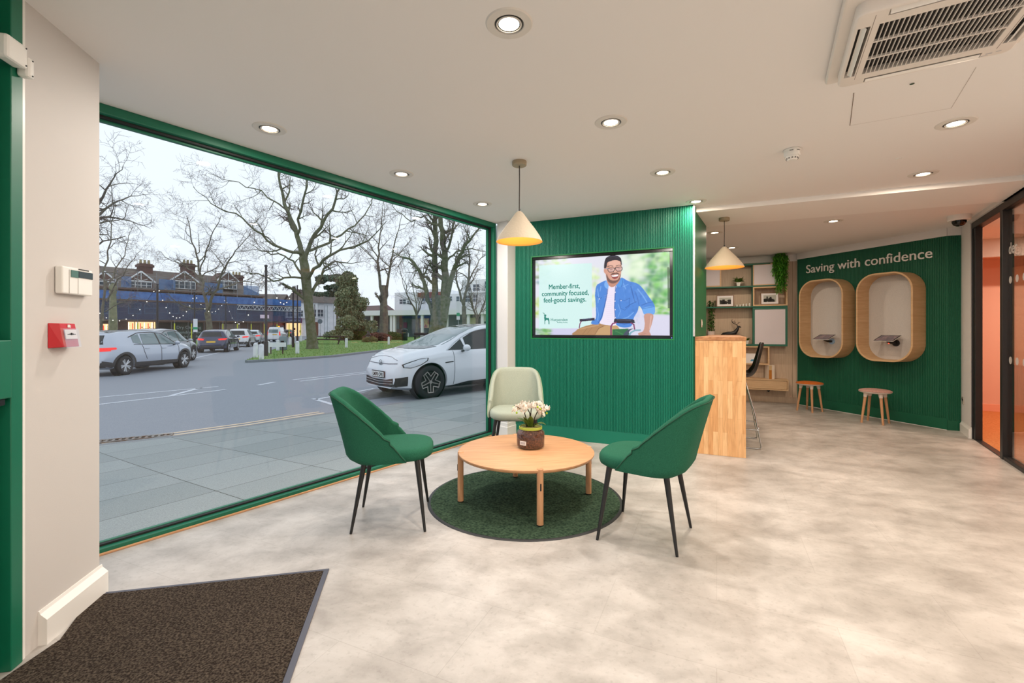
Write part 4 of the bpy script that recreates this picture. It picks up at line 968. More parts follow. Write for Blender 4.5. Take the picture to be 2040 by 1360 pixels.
def poly(pts, col, sm=True, soft=0, a=1.0):
    q = [sc(*p) for p in pts]; q = smooth_poly(q) if sm else q
    x0 = max(0, int(min(p[0] for p in q)*NX)-9); x1 = min(NX, int(max(p[0] for p in q)*NX)+9); y0 = max(0, int((1-max(p[1] for p in q))*NY)-9); y1 = min(NY, int((1-min(p[1] for p in q))*NY)+9)
    if x1 <= x0 or y1 <= y0: return
    m = mask(q)[y0:y1, x0:x1].astype(float)
    if soft: m = blur(m, soft)
    m = (m*a)[..., None]; img[y0:y1, x0:x1] = img[y0:y1, x0:x1]*(1-m)+clinear(col)*m
def dab(x, y, rx, ry, col, a=.6, p=2):
    u, v = sc(x, y); px_, py_ = u*(NX-1), (1-v)*(NY-1); R_ = int(3*max(rx, ry))+2
    x0, x1, y0, y1 = max(0, int(px_)-R_), min(NX, int(px_)+R_), max(0, int(py_)-R_), min(NY, int(py_)+R_)
    if x1 <= x0 or y1 <= y0: return
    d = ((xx[y0:y1, x0:x1]-px_)/(rx*.9))**2+((yy[y0:y1, x0:x1]-py_)/(ry*.9))**2
    m = (np.exp(-d**(p/2.0))*a)[..., None]; img[y0:y1, x0:x1] = img[y0:y1, x0:x1]*(1-m)+clinear(col)*m
def line(pts, w, col, a=1.0):
    for i in range(len(pts)-1):
        p, q = np.array(pts[i], float), np.array(pts[i+1], float); d = q-p; L_ = np.hypot(*d) or 1; n_ = np.array([-d[1], d[0]])/L_*w/2; e = d/L_*w*.3
        poly([tuple(p-n_-e), tuple(q-n_+e), tuple(q+n_+e), tuple(p+n_-e)], col, sm=False, a=a)
rp = random.Random(21)
img[:] = clinear((226, 226, 238))
img[:] = img*(1-(np.clip(uu-.45, 0, 1)*.55)[..., None])+clinear((196, 232, 190))*(np.clip(uu-.45, 0, 1)*.55)[..., None]
for i in range(60): dab(rp.uniform(195, 330), rp.uniform(500, 700), rp.uniform(8, 26), rp.uniform(6, 18), rp.choice([(150, 190, 120), (196, 214, 150), (110, 160, 190), (214, 220, 240), (120, 140, 90)]), .5)
for i in range(20): dab(rp.uniform(330, 560), rp.uniform(480, 540), rp.uniform(14, 30), rp.uniform(8, 16), rp.choice([(190, 230, 130), (216, 226, 230), (170, 220, 110)]), .5)
for i in range(40): dab(rp.uniform(740, 800), rp.uniform(560, 900), rp.uniform(10, 26), rp.uniform(10, 26), rp.choice([(214, 240, 170), (236, 246, 220), (190, 224, 120)]), .5)
for i in range(30): dab(rp.uniform(190, 250), rp.uniform(820, 1000), rp.uniform(10, 22), rp.uniform(8, 18), rp.choice([(190, 220, 60), (220, 230, 190), (160, 200, 70)]), .5)
for i in range(120): dab(rp.uniform(1060, 1345), rp.uniform(430, 900), rp.uniform(12, 44), rp.uniform(10, 34), rp.choice([(110, 190, 90), (70, 160, 80), (150, 220, 110), (190, 236, 150), (50, 140, 90), (220, 244, 190)]), .55)
for i in range(70): dab(rp.uniform(1190, 1345), rp.uniform(430, 880), rp.uniform(12, 36), rp.uniform(12, 30), rp.choice([(40, 130, 80), (60, 160, 70), (30, 110, 80), (110, 200, 80)]), .5)
for i in range(24): dab(rp.uniform(990, 1150), rp.uniform(440, 620), rp.uniform(20, 50), rp.uniform(14, 40), (232, 246, 220), .5)
poly([(1100, 925), (1345, 905), (1345, 1150), (1000, 1150), (1000, 940)], (216, 214, 234), sm=False, soft=4)
for i in range(30): dab(rp.uniform(1220, 1345), rp.uniform(880, 960), rp.uniform(14, 36), rp.uniform(5, 12), rp.choice([(150, 210, 90), (200, 230, 150), (80, 170, 60)]), .6)
line([(1326, 560), (1330, 900)], 14, (60, 90, 60), .8)
poly([(190, 1085), (760, 1075), (760, 1140), (190, 1145)], (208, 206, 232), sm=False, soft=3)
for i in range(46): dab(rp.uniform(190, 350), rp.uniform(1085, 1140), rp.uniform(10, 26), rp.uniform(6, 12), rp.choice([(130, 190, 110), (90, 160, 90), (170, 210, 130)]), .55)
# mint text panel
m_ = mask([sc(232, 1083), sc(232, 560), sc(232, 545), sc(742, 520), sc(745, 1078)]).astype(float)[..., None]*.93
img[:] = img*(1-m_)+clinear((208, 240, 236))*m_
# man: trousers, wheelchair, shirt, tee, head
TAN = (176, 134, 92)
poly([(588, 1140), (600, 1100), (640, 1075), (720, 1050), (810, 1036), (900, 1045), (960, 1065), (960, 1140)], TAN)
poly([(780, 1142), (792, 1095), (830, 1066), (890, 1052), (960, 1062), (960, 1142)], (198, 158, 112)); line([(640, 1085), (800, 1050)], 10, (206, 166, 122), .6); line([(770, 1130), (800, 1080), (840, 1060)], 6, (122, 84, 56), .7)
line([(660, 1130), (700, 1080)], 4, (140, 100, 66), .6); line([(700, 1125), (745, 1072)], 4, (146, 106, 72), .6)
BL = (74, 134, 216); BD = (44, 92, 170); BLT = (124, 176, 240)
poly([(862, 668), (812, 690), (782, 715), (770, 790), (776, 880), (776, 990), (745, 1012), (738, 1040), (790, 1046), (810, 1030), (830, 990), (860, 860), (880, 740), (880, 690)], BL)
poly([(985, 645), (1040, 672), (1100, 690), (1136, 720), (1170, 770), (1200, 820), (1232, 880), (1234, 940), (1216, 962), (1160, 958), (1140, 910), (1120, 885), (1110, 930), (1085, 980), (1076, 1010), (1060, 1060), (1000, 1070), (950, 1050), (935, 1000), (930, 860), (935, 760), (955, 700)], BL)
poly([(878, 700), (905, 722), (945, 716), (938, 760), (932, 860), (938, 990), (940, 1050), (880, 1050), (810, 1034), (835, 980), (862, 860)], (236, 226, 244))
for i in range(14): line([(850+i*1.5, 800+i*17), (930, 792+i*17)], 2.5, (212, 202, 226), .5)
# shirt folds and details
for (p, w, c) in [([(880, 700), (872, 780), (852, 880), (826, 980), (800, 1030)], 9, BD), ([(940, 720), (936, 800), (932, 900), (938, 1000)], 8, BD), ([(790, 740), (800, 800), (796, 860)], 7, BLT), ([(820, 720), (812, 760)], 7, BLT), ([(786, 900), (800, 960), (792, 1010)], 6, BLT), ([(1060, 720), (1075, 790), (1090, 850)], 8, BD), ([(1110, 740), (1150, 800), (1180, 860)], 9, BLT), ([(1090, 760), (1110, 820), (1120, 880)], 7, (58, 108, 190)), ([(1020, 900), (1060, 870), (1100, 850)], 7, BD), ([(990, 1000), (1040, 980), (1080, 940)], 8, BLT), ([(960, 1030), (1010, 1040), (1060, 1030)], 8, BD), ([(1140, 880), (1180, 860), (1220, 850)], 6, BD), ([(1000, 690), (1020, 740)], 7, BLT), ([(960, 870), (980, 930), (960, 980)], 5, BLT), ([(1000, 720), (1040, 700)], 5, BLT)]: line(p, w, c, .75)
for i in range(80): dab(rp.uniform(960, 1180), rp.uniform(690, 1040) if i % 2 else rp.uniform(690, 860), rp.uniform(6, 14), rp.uniform(8, 18), rp.choice([BD, BLT, BL]), .0 if False else .16)
line([(786, 805), (812, 826), (826, 812)], 5, BD, .8); line([(972, 826), (1010, 842), (1050, 818), (1046, 890), (1012, 922), (978, 905), (972, 826)], 4, BD, .7)
poly([(1150, 905), (1228, 890), (1232, 942), (1216, 962), (1160, 958)], (104, 166, 236)); line([(1150, 908), (1228, 892)], 4, BD, .7)
poly([(850, 690), (872, 665), (886, 700), (876, 740), (852, 720)], BLT); poly([(990, 640), (1004, 672), (986, 722), (950, 716), (944, 706), (975, 672)], (80, 150, 226)); line([(992, 650), (998, 690), (984, 722)], 4, BD, .8)
for (x, y) in [(938, 768), (936, 845), (938, 918), (808, 826), (984, 840), (940, 985)]: dab(x, y, 4.5, 4.5, (240, 240, 250), 1, 6)
SK = (214, 158, 138); SKL = (238, 190, 172); SKD = (170, 112, 96)
poly([(874, 640), (880, 700), (906, 724), (938, 714), (968, 676), (972, 640)], (196, 140, 120))
poly([(856, 540), (858, 600), (868, 650), (884, 676), (910, 690), (936, 688), (962, 672), (978, 640), (986, 590), (988, 530), (978, 496), (940, 484), (890, 492), (864, 514)], SK)
poly([(846, 568), (858, 562), (866, 590), (864, 612), (852, 606), (844, 588)], SK); line([(853, 575), (858, 598)], 3, SKD, .7)
poly([(890, 500), (930, 490), (972, 500), (978, 540), (960, 550), (900, 550), (884, 530)], SKL, soft=4, a=.7)
poly([(868, 610), (880, 640), (900, 662), (930, 668), (962, 656), (980, 612), (976, 650), (962, 674), (936, 690), (908, 692), (882, 678), (866, 646)], (82, 58, 58), soft=2, a=.85)
poly([(898, 622), (912, 606), (940, 598), (962, 604), (974, 622), (962, 616), (940, 612), (914, 618)], (84, 58, 56), soft=1, a=.85)
poly([(904, 624), (930, 620), (962, 614), (960, 640), (942, 654), (920, 652)], (150, 70, 72)); poly([(908, 625), (932, 622), (960, 617), (956, 630), (932, 636), (914, 634)], (250, 244, 244))
poly([(846, 560), (850, 510), (862, 476), (890, 458), (930, 452), (966, 462), (984, 484), (990, 530), (982, 530), (976, 504), (940, 494), (900, 502), (874, 516), (868, 548), (860, 562)], (44, 40, 52))
line([(870, 470), (920, 460), (960, 470)], 6, (76, 74, 92), .5)
line([(930, 560), (940, 590), (928, 600), (946, 602)], 4, SKD, .5); poly([(918, 560), (930, 556), (946, 592), (930, 600)], SKL, soft=2, a=.6)
line([(876, 548), (900, 540), (920, 546)], 5, (56, 44, 46), .9); line([(944, 544), (966, 536), (984, 540)], 5, (56, 44, 46), .9)
for (cx, cy) in ((905, 578), (968, 570)):
    ring = [(cx-28, cy-14), (cx+22, cy-18), (cx+26, cy), (cx+16, cy+16), (cx-14, cy+18), (cx-26, cy+6), (cx-28, cy-14)]
    poly(ring[:-1], (228, 200, 204), a=.35); line(ring, 5, (36, 34, 46)); line([(cx-10, cy-2), (cx+10, cy-3)], 4, (70, 46, 46), .8)
line([(931, 566), (941, 562)], 5, (36, 34, 46)); line([(856, 566), (878, 566)], 5, (150, 170, 190))
poly([(1160, 958), (1222, 960), (1210, 1050), (1196, 1100), (1204, 1140), (1130, 1140), (1114, 1118), (1150, 1100), (1162, 1040)], (200, 150, 134)); line([(1208, 968), (1198, 1080)], 8, (226, 184, 170), .7); line([(1140, 1116), (1170, 1122)], 4, SKD, .7); line([(1134, 1128), (1160, 1134)], 4, SKD, .7)
# wheelchair
line([(640, 1010), (760, 1000)], 22, (40, 36, 60)); line([(660, 1000), (730, 996)], 5, (110, 120, 160), .7); line([(648, 1020), (636, 1040), (630, 1075)], 9, (120, 50, 96))
poly([(930, 1006), (944, 996), (1070, 1000), (1086, 1016), (1078, 1032), (940, 1030)], (38, 36, 56)); line([(950, 1004), (1060, 1008)], 5, (110, 120, 150), .6)
line([(904, 1140), (904, 1060), (918, 1036), (945, 1028)], 12, (130, 50, 100)); line([(1060, 1030), (1082, 1044), (1088, 1090)], 10, (130, 50, 100))
poly([(914, 1086), (1040, 1078), (1050, 1140), (914, 1140)], (40, 110, 66), sm=False); line([(940, 1100), (1000, 1130)], 8, (80, 150, 90), .5)
poly([(1000, 1142), (1014, 1110), (1046, 1084), (1076, 1080), (1050, 1100), (1032, 1142)], (66, 76, 96)); line([(1046, 1142), (1060, 1112), (1090, 1094), (1130, 1092)], 13, (128, 176, 190)); line([(1076, 1142), (1090, 1120), (1124, 1110)], 5, (220, 226, 240)); 
# logo stag in the text panel
GL = (10, 128, 112)
poly([(289, 1046), (289, 1015), (286, 990), (288, 975), (284, 968), (296, 962), (312, 968), (304, 976), (304, 990), (320, 994), (336, 992), (340, 1010), (341, 1046), (332, 1046), (330, 1016), (318, 1008), (304, 1012), (297, 1022), (297, 1046)], GL, sm=False)
line([(298, 966), (284, 958), (273, 946)], 3, GL); line([(292, 960), (284, 950)], 2.5, GL); line([(286, 958), (276, 956)], 2.5, GL)
img = np.clip(img, 0, 1); img = .5*img+.5*blur(img, 1)
gx, gy = 560, 330
ix = np.linspace(0, NX-1, gx+1).astype(int); iy = np.linspace(NY-1, 0, gy+1).astype(int)
samp = img[np.ix_(iy, ix)].reshape(-1, 3)
XS = np.linspace(SX0, SX1, gx+1); ZS = np.linspace(SZ0, SZ1, gy+1)
co = np.zeros(((gx+1)*(gy+1), 3)); co[:, 0] = np.tile(XS, gy+1); co[:, 2] = np.repeat(ZS, gx+1); co[:, 1] = .0225
q_ = np.arange(gx*gy); r_ = (q_//gx)*(gx+1)+q_ % gx; fa = np.stack([r_, r_+1, r_+gx+2, r_+gx+1], 1)
me = bpy.data.meshes.new('screen'); me.vertices.add(len(co)); me.vertices.foreach_set('co', co.ravel()); me.loops.add(fa.size); me.loops.foreach_set('vertex_index', fa.ravel().astype(np.int32))
me.polygons.add(len(fa)); me.polygons.foreach_set('loop_start', (np.arange(len(fa))*4).astype(np.int32)); me.update(); me.validate()
ca = me.color_attributes.new('picture', 'FLOAT_COLOR', 'POINT'); ca.data.foreach_set('color', np.concatenate([samp, np.ones((len(samp), 1))], 1).ravel().astype(np.float32))
sm_ = bpy.data.materials.new('screen_picture'); sm_.use_nodes = True; nt = sm_.node_tree; bs = nt.nodes['Principled BSDF']; at_ = nt.nodes.new('ShaderNodeAttribute'); at_.attribute_name = 'picture'
bs.inputs['Base Color'].default_value = (.01, .01, .01, 1); bs.inputs['Roughness'].default_value = .25; nt.links.new(at_.outputs['Color'], bs.inputs['Emission Color']); bs.inputs['Emission Strength'].default_value = .84
me.materials.append(sm_); so = bpy.data.objects.new('screen', me); COL.objects.link(so); so.parent = tv
# lettering on the screen
TXT = emis('screen_text_green', (6, 118, 104), 1.0)
def scr_text(s, x0, x1, y, size, off=.002):
    u0, v0 = sc(x0, y); u1, v1 = sc(x1, y); xa, xb = SX0+(SX1-SX0)*u0, SX0+(SX1-SX0)*u1; z = SZ0+(SZ1-SZ0)*(v0+v1)/2
    o = text_ob(s, size*1.06, TXT, 'screen_text', so, ext=.0005, off=0, align='LEFT'); w_ = max(v.co.x for v in o.data.vertices)-min(v.co.x for v in o.data.vertices); k = (xb-xa)/w_
    mn = min(v.co.x for v in o.data.vertices); o.data.transform(Matrix.Translation((xa, .0215, z)) @ Matrix.Diagonal((k, 1, 1, 1)) @ Matrix.Translation((-mn, 0, 0)))
    if size > .06:
        bm = bmesh.new(); bm.from_mesh(o.data)                  # a heavier stroke: the same outlines once more, a hair aside
        for dx, dz in ((.0022, 0), (.0011, .0015)):
            tmp = o.data.copy(); tmp.transform(Matrix.Translation((dx, -.0002, dz))); bm.from_mesh(tmp); bpy.data.meshes.remove(tmp)
        bm.to_mesh(o.data); bm.free()
scr_text('Member-first,', 336, 634, 742, .074); scr_text('community focused,', 263, 714, 800, .074); scr_text('feel-good savings.', 281, 692, 856, .074)
scr_text('Harpenden', 357, 522, 1018, .045, .0008); scr_text('Building Society', 422, 522, 1034, .018, .0003)
# ================================================================== outside the window
ZR = -.33                                        # road level
def gp_(px, py, z=ZR):
    Y = (HC-z)*F/(py-655.0); return Vector(((px-1020)/F*Y, Y, z))
ASPH = mat('asphalt', (122, 128, 138), .62, noise=(90, (144, 150, 160), 4, .35, .65), bump=(220, .3))
def flat_struct(name, poly, z0, z1, m):
    return struct(MB().prism([(p[0], p[1]) for p in poly], z0, z1).build(name, m))
flat_struct('road', [(-260, -30), (-1.5, -30), (-2.7, 1.4), (2.2, 8.0), (60, 60), (160, 300), (-260, 300)], ZR-.3, ZR, ASPH)
# pavement, sloping down to the kerb
def slab_mat():
    m = bpy.data.materials.new('paving_slabs'); m.use_nodes = True; nt = m.node_tree; b = nt.nodes['Principled BSDF']; L = nt.links
    tc = nt.nodes.new('ShaderNodeTexCoord'); mp = nt.nodes.new('ShaderNodeMapping'); mp.inputs['Rotation'].default_value = (0, 0, -AWD-.02); L.new(tc.outputs['Object'], mp.inputs[0])
    br = nt.nodes.new('ShaderNodeTexBrick'); br.inputs['Scale'].default_value = 1; br.inputs['Mortar Size'].default_value = .004; br.inputs['Brick Width'].default_value = .86; br.inputs['Row Height'].default_value = .60; br.offset = .0
    br.inputs['Color1'].default_value = rgb(152, 160, 161); br.inputs['Color2'].default_value = rgb(137, 146, 147); br.inputs['Mortar'].default_value = rgb(58, 64, 58); L.new(mp.outputs[0], br.inputs['Vector'])
    n = nt.nodes.new('ShaderNodeTexNoise'); n.inputs['Scale'].default_value = 140; n.inputs['Detail'].default_value = 4; L.new(tc.outputs['Object'], n.inputs['Vector'])
    r = nt.nodes.new('ShaderNodeValToRGB'); r.color_ramp.elements[0].position = .35; r.color_ramp.elements[0].color = (.74, .74, .74, 1); r.color_ramp.elements[1].position = .6; r.color_ramp.elements[1].color = (1.05, 1.05, 1.05, 1); L.new(n.outputs['Fac'], r.inputs[0])
    x = nt.nodes.new('ShaderNodeMix'); x.data_type = 'RGBA'; x.blend_type = 'MULTIPLY'; x.inputs[0].default_value = 1; L.new(br.outputs['Color'], x.inputs['A']); L.new(r.outputs[0], x.inputs['B']); L.new(x.outputs['Result'], b.inputs['Base Color'])
    b.inputs['Roughness'].default_value = .75; return m
kerb = [(-14, -3.2), (-9.2, 1.9), (-5.56, 6.15), (-4.9, 6.65), (-4.21, 7.40), (-3.40, 8.45), (-2.73, 9.19), (-.74, 11.50), (3.5, 16.8), (16, 32)]
wl_ = [(-4.3, -7), (-2.4, -1.0), (-2.72, 1.9), (-2.42, 2.33), (-1.9, 3.05), (-1.2, 4.0), (-.6, 4.85), (.2, 5.95), (4.0, 11.2), (18, 26)]
def strip(name, a, za, b_, zb, m, thick=.25):
    vs = []; n = len(a)
    for (x, y) in a: vs.append((x, y, za))
    for (x, y) in b_: vs.append((x, y, zb))
    vs += [(x, y, z-thick) for x, y, z in vs]; fs = []
    for i in range(n-1): fs += [(i, n+i, n+i+1, i+1), (2*n+i, 2*n+i+1, 3*n+i+1, 3*n+i), (n+i, 3*n+i, 3*n+i+1, n+i+1), (i, i+1, 2*n+i+1, 2*n+i)]
    fs += [(0, 2*n, 3*n, n), (n-1, 2*n-1, 4*n-1, 3*n-1)]
    b = MB(); b.add(vs, fs); return struct(fixn(b.build(name, m)))
def off_line(pts, d):
    out = []
    for i, p in enumerate(pts):
        a = Vector(pts[max(0, i-1)]); c = Vector(pts[min(len(pts)-1, i+1)]); t_ = (c-a).normalized(); out.append((p[0]-t_.y*d, p[1]+t_.x*d))
    return out
k_in = off_line(kerb, -.13)
wl_ = off_line(wl_, -.0)
strip('pavement', wl_, -.05, k_in, -.300, slab_mat())
strip('kerb', k_in, -.299, kerb, -.301, mat('kerb_stone', (138, 142, 146), .8, noise=(60, (116, 120, 124), 3, .3, .7)))
YEL = mat('faded_yellow_line', (216, 196, 170), .7); WHL = mat('white_road_paint', (224, 228, 236), .6, noise=(50, (190, 196, 206), 4, .4, .5))
def marking(name, pts, w, m=WHL, lift=.004):
    a = off_line(pts, w/2); c = off_line(pts, -w/2); n = len(a)
    b = MB(); b.add([(x, y, ZR+lift) for x, y in a]+[(x, y, ZR+lift) for x, y in c], [(i, n+i, n+i+1, i+1) for i in range(n-1)]); o = fixn(b.build(name, m, solid=.003)); return struct(o)
seg = kerb[2:6]
marking('yellow_line', off_line(seg, .17), .07, YEL); marking('yellow_line', off_line(seg, .34), .07, YEL)
def gl_(pts): return [tuple(gp_(*p)[:2]) for p in pts]
marking('road_marking', gl_([(190, 792), (435, 770)]), .10); marking('road_marking', gl_([(190, 806.5), (450, 776)]), .10); marking('road_marking', gl_([(340, 788), (400, 772.5)]), .12)
marking('road_marking', gl_([(515, 767), (547, 761)]), .13); marking('road_marking', gl_([(583, 756.5), (740, 739.5)]), .10); marking('road_marking', gl_([(597, 759.5), (740, 742)]), .10)
marking('road_marking', gl_([(628, 796), (745, 774)]), .10); marking('road_marking', gl_([(624, 794), (664, 806)]), .10)
marking('road_marking', gl_([(388, 713), (500, 688), (570, 670)]), .12)
# block paved parking bay under the electric car
BAY = mat('dark_block_paving', (70, 72, 78), .5, noise=(8, (96, 98, 104), 5, .4, .6), bump=(40, .6))
bay = gl_([(660, 806), (742, 776)]); d_ = Vector((.655, .756)); p0 = Vector(bay[0]); p1 = Vector(bay[1])
flat_struct('parking_bay', [tuple(p0), tuple(p0+d_*8), tuple(p1+d_*8), tuple(p1)], ZR+.0005, ZR+.0035, BAY)
t = thing('drain_grate', 'rusty metal gutter grating at the kerb, far left below the silver car', 'drain', (-5.35, 6.47, ZR+.001), math.radians(30))
b = MB(); b.bb(-.42, .42, -.02, .02, 0, .02); b.bb(-.42, .42, .14, .18, 0, .02)
for i in range(12): b.bb(-.42+i*.0735, -.39+i*.0735, .02, .14, 0, .018)
b.build('grating', mat('rusty_iron', (128, 124, 120), .6, noise=(20, (110, 84, 66), 3, .45, .6)), t); MB().bb(-.42, .42, .02, .14, .0, .004).build('gully', GASKET, t)

# grass verge
GR = mat('grass', (118, 150, 72), .95, noise=(5, (92, 126, 56), 8, .3, .7), bump=(120, .8)); 
vg = [(-12.57, 21.45), (-11.9, 22.2), (-11.06, 23.7), (-10.2, 25.6), (-9.75, 29.9), (-8.9, 35.8), (-5.6, 42), (4, 54), (14, 86), (-36, 86), (-26.5, 57.3), (-16.9, 31.9)]
flat_struct('grass_verge', vg, ZR, ZR+.10, GR)
strip('kerb', off_line(vg[:8], -.02), ZR+.11, off_line(vg[:8], -.32), ZR+.105, mat('kerb_stone', (138, 142, 146), .8))
flat_struct('grass_verge', [tuple(at(180, 40, 0)[:2]), tuple(at(400, 40, 0)[:2]), tuple(at(470, 60, 0)[:2]), tuple(at(180, 56, 0)[:2])], ZR, ZR+.08, GR)
# grass tufts along the verge (uncountable)
rn = random.Random(5); b = MB()
def inpoly(x, y, P):
    c = False
    for i in range(len(P)):
        (ax, ay), (bx, by) = P[i], P[i-1]
        if (ay > y) != (by > y) and x < (bx-ax)*(y-ay)/(by-ay)+ax: c = not c
    return c
cnt = 0
while cnt < 3500:
    x, y = rn.uniform(-26, -4), 21+34*rn.random()**1.6
    if not inpoly(x, y, vg): continue
    cnt += 1; h = rn.uniform(.03, .09); a = rn.uniform(0, 3.14); w = .02
    b.add([(x-w*math.cos(a), y-w*math.sin(a), ZR+.1), (x+w*math.cos(a), y+w*math.sin(a), ZR+.1), (x+rn.uniform(-.03, .03), y, ZR+.1+h)], [(0, 1, 2)])
tag(b.build('grass_tufts', GR), 'green grass growing on the verge beyond the road', 'grass', kind='stuff')

# ---- trees ------------------------------------------------------------
BARK = mat('grey_green_bark', (112, 112, 94), .95, noise=(4, (84, 92, 60), 6, .35, .65), bump=(14, .8)); BARK2 = mat('dark_bark', (96, 88, 82), .95, noise=(3, (118, 114, 98), 5, .35, .65)); TWIG = mat('twig', (104, 92, 86), .95)
def grow(b, tw, p, d, L, r, lev, rn, up=.10, wig=.22, kids=(6, 5, 4), maxlev=3, sp=.75):
    n = 5 if lev < 2 else 4; pts = [Vector(p)]; rad = [r]; d = Vector(d).normalized()
    for i in range(n):
        d = (d+Vector((rn.gauss(0, wig), rn.gauss(0, wig), rn.gauss(0, wig*.8)+up))).normalized(); pts.append(pts[-1]+d*(L/n)); rad.append(max(.005, r*(1-.75*(i+1)/n)))
    (b if lev < 2 else tw).tube(pts, rad, 6 if lev == 0 else (5 if lev == 1 else 3), cap=False)
    if lev >= maxlev: return
    spawn(b, tw, pts, rad, L, lev, rn, up, wig, kids, maxlev, sp)
def spawn(b, tw, pts, rad, L, lev, rn, up, wig, kids, maxlev, sp, lo=.25):
    k = kids[min(lev, len(kids)-1)]
    for j in range(k):
        f = lo+(1-lo)*(j+rn.random()*.8)/k; x = f*(len(pts)-1); i = min(len(pts)-2, int(x)); t = x-i
        q = pts[i].lerp(pts[i+1], t); r = rad[i]*(1-t)+rad[i+1]*t; d0 = (pts[i+1]-pts[i]).normalized(); 
        side = d0.orthogonal(); side.rotate(Matrix.Rotation(rn.uniform(0, 6.28), 3, d0)); nd = (d0*(1-sp*.5)+side*sp).normalized()
        grow(b, tw, q, nd, L*rn.uniform(.38, .62), max(.009, r*.66), lev+1, rn, up, wig, kids, maxlev, sp)
def tree(label, base, trunk, limbs, seed, kids=(7, 6, 5), Llen=.5, bark=BARK, group='bare winter trees outside', up=.08, wig=.2, name='bare_tree', maxlev=3, extra=None):
    """trunk and limbs: lists of (point, radius) polylines in world space"""
    t = thing(name, label, 'tree', base, 0, group); rn = random.Random(seed); off = Vector(base); b = MB(); tw = MB(); br = MB(); RS = .68; trunk = [(p, r*(.86 if i < len(trunk)-2 else .8)) for i, (p, r) in enumerate(trunk)]; limbs = [[(p, r*RS) for p, r in lm] for lm in limbs]
    tp = [Vector(p)-off for p, r in trunk]; b.tube(tp, [r for p, r in trunk], 12, cap=False)
    for lm in limbs:
        P_ = [Vector(p)-off for p, r in lm]; R_ = [r for p, r in lm]
        # jittered refinement
        Q, RR = [P_[0]], [R_[0]]
        for i in range(len(P_)-1):
            for k in (1, 2, 3):
                f = k/3; q = P_[i].lerp(P_[i+1], f); w = (P_[i+1]-P_[i]).length*.035*(0 if k == 3 else 1); Q.append(q+Vector((rn.gauss(0, w), rn.gauss(0, w), rn.gauss(0, w)))); RR.append(R_[i]*(1-f)+R_[i+1]*f)
        br.tube(Q, RR, 7, cap=False); L = sum((Q[i+1]-Q[i]).length for i in range(len(Q)-1))
        spawn(br, tw, Q, RR, L*Llen*1.2, 0, rn, up, wig, kids, maxlev, .75, lo=.2)
    b.build('trunk', bark, t, smooth=80); br.build('branches', bark, t, smooth=80); tw.build('twigs', TWIG, t); return t
def L_(Y, pts):
    """limb from (px, py, depth offset, radius) quadruples around depth Y"""
    return [(Vector(((px-1020)/F*(Y+dy), Y+dy, HC+(655-py)/F*(Y+dy))), r) for px, py, dy, r in pts]
# the big tree on the verge, 34 m away
Yb = 34
tree('big bare tree with a mossy trunk on the grass verge, tallest in the window', tuple(gp_(620, 697.5)),
 L_(Yb, [(622, 699, 0, .62), (622, 690, 0, .48), (621, 670, 0, .42), (618, 640, 0, .39), (614, 600, 0, .38), (610, 560, 0, .40), (607, 530, 0, .40), (603, 512, 0, .36)]),
 [L_(Yb, [(604, 520, 0, .30), (592, 470, .3, .25), (573, 420, .8, .20), (562, 380, 1.2, .15), (556, 330, 1.6, .10), (550, 270, 2, .05)]),
  L_(Yb, [(592, 470, .3, .14), (600, 420, -.6, .12), (612, 370, -1.2, .09), (618, 310, -1.6, .05)]),
  L_(Yb, [(600, 505, 0, .18), (575, 500, -.6, .15), (545, 488, -1.2, .12), (510, 460, -2, .09), (470, 425, -2.4, .07), (420, 405, -2.6, .045), (385, 372, -2.8, .02)]),
  L_(Yb, [(575, 420, .8, .10), (545, 400, 1.6, .08), (505, 375, 2.6, .06), (460, 360, 3.4, .04), (415, 345, 4, .02)]),
  L_(Yb, [(600, 545, 0, .13), (585, 520, 1, .10), (555, 505, 2, .08), (520, 500, 3.4, .05), (490, 480, 4, .02)]),
  L_(Yb, [(606, 525, 0, .26), (620, 480, -.4, .21), (645, 440, -1, .16), (668, 400, -1.4, .12), (685, 355, -1.8, .07), (690, 310, -2, .04)]),
  L_(Yb, [(612, 500, -.2, .16), (640, 490, 1, .14), (680, 468, 2, .11), (715, 440, 3, .08), (740, 405, 3.6, .05), (748, 370, 4, .02)]),
  L_(Yb, [(612, 560, 0, .20), (625, 535, -.8, .17), (655, 510, -1.8, .14), (690, 495, -2.6, .10), (735, 478, -3.4, .06), (770, 440, -4, .03)]),
  L_(Yb, [(616, 590, 0, .20), (628, 570, .6, .17), (645, 535, 1.4, .13), (668, 520, 2.2, .09), (700, 525, 3, .05), (730, 520, 3.4, .02)]),
  L_(Yb, [(612, 600, 0, .20), (598, 588, -.3, .17), (580, 574, -.8, .13), (563, 564, -1.1, .08)]),
  L_(Yb, [(606, 555, 0, .12), (580, 552, -1, .10), (545, 560, -2, .08), (515, 545, -3, .06), (480, 540, -4, .03)])],
 seed=3, kids=(9, 7, 6), Llen=.34, up=.05, wig=.22)
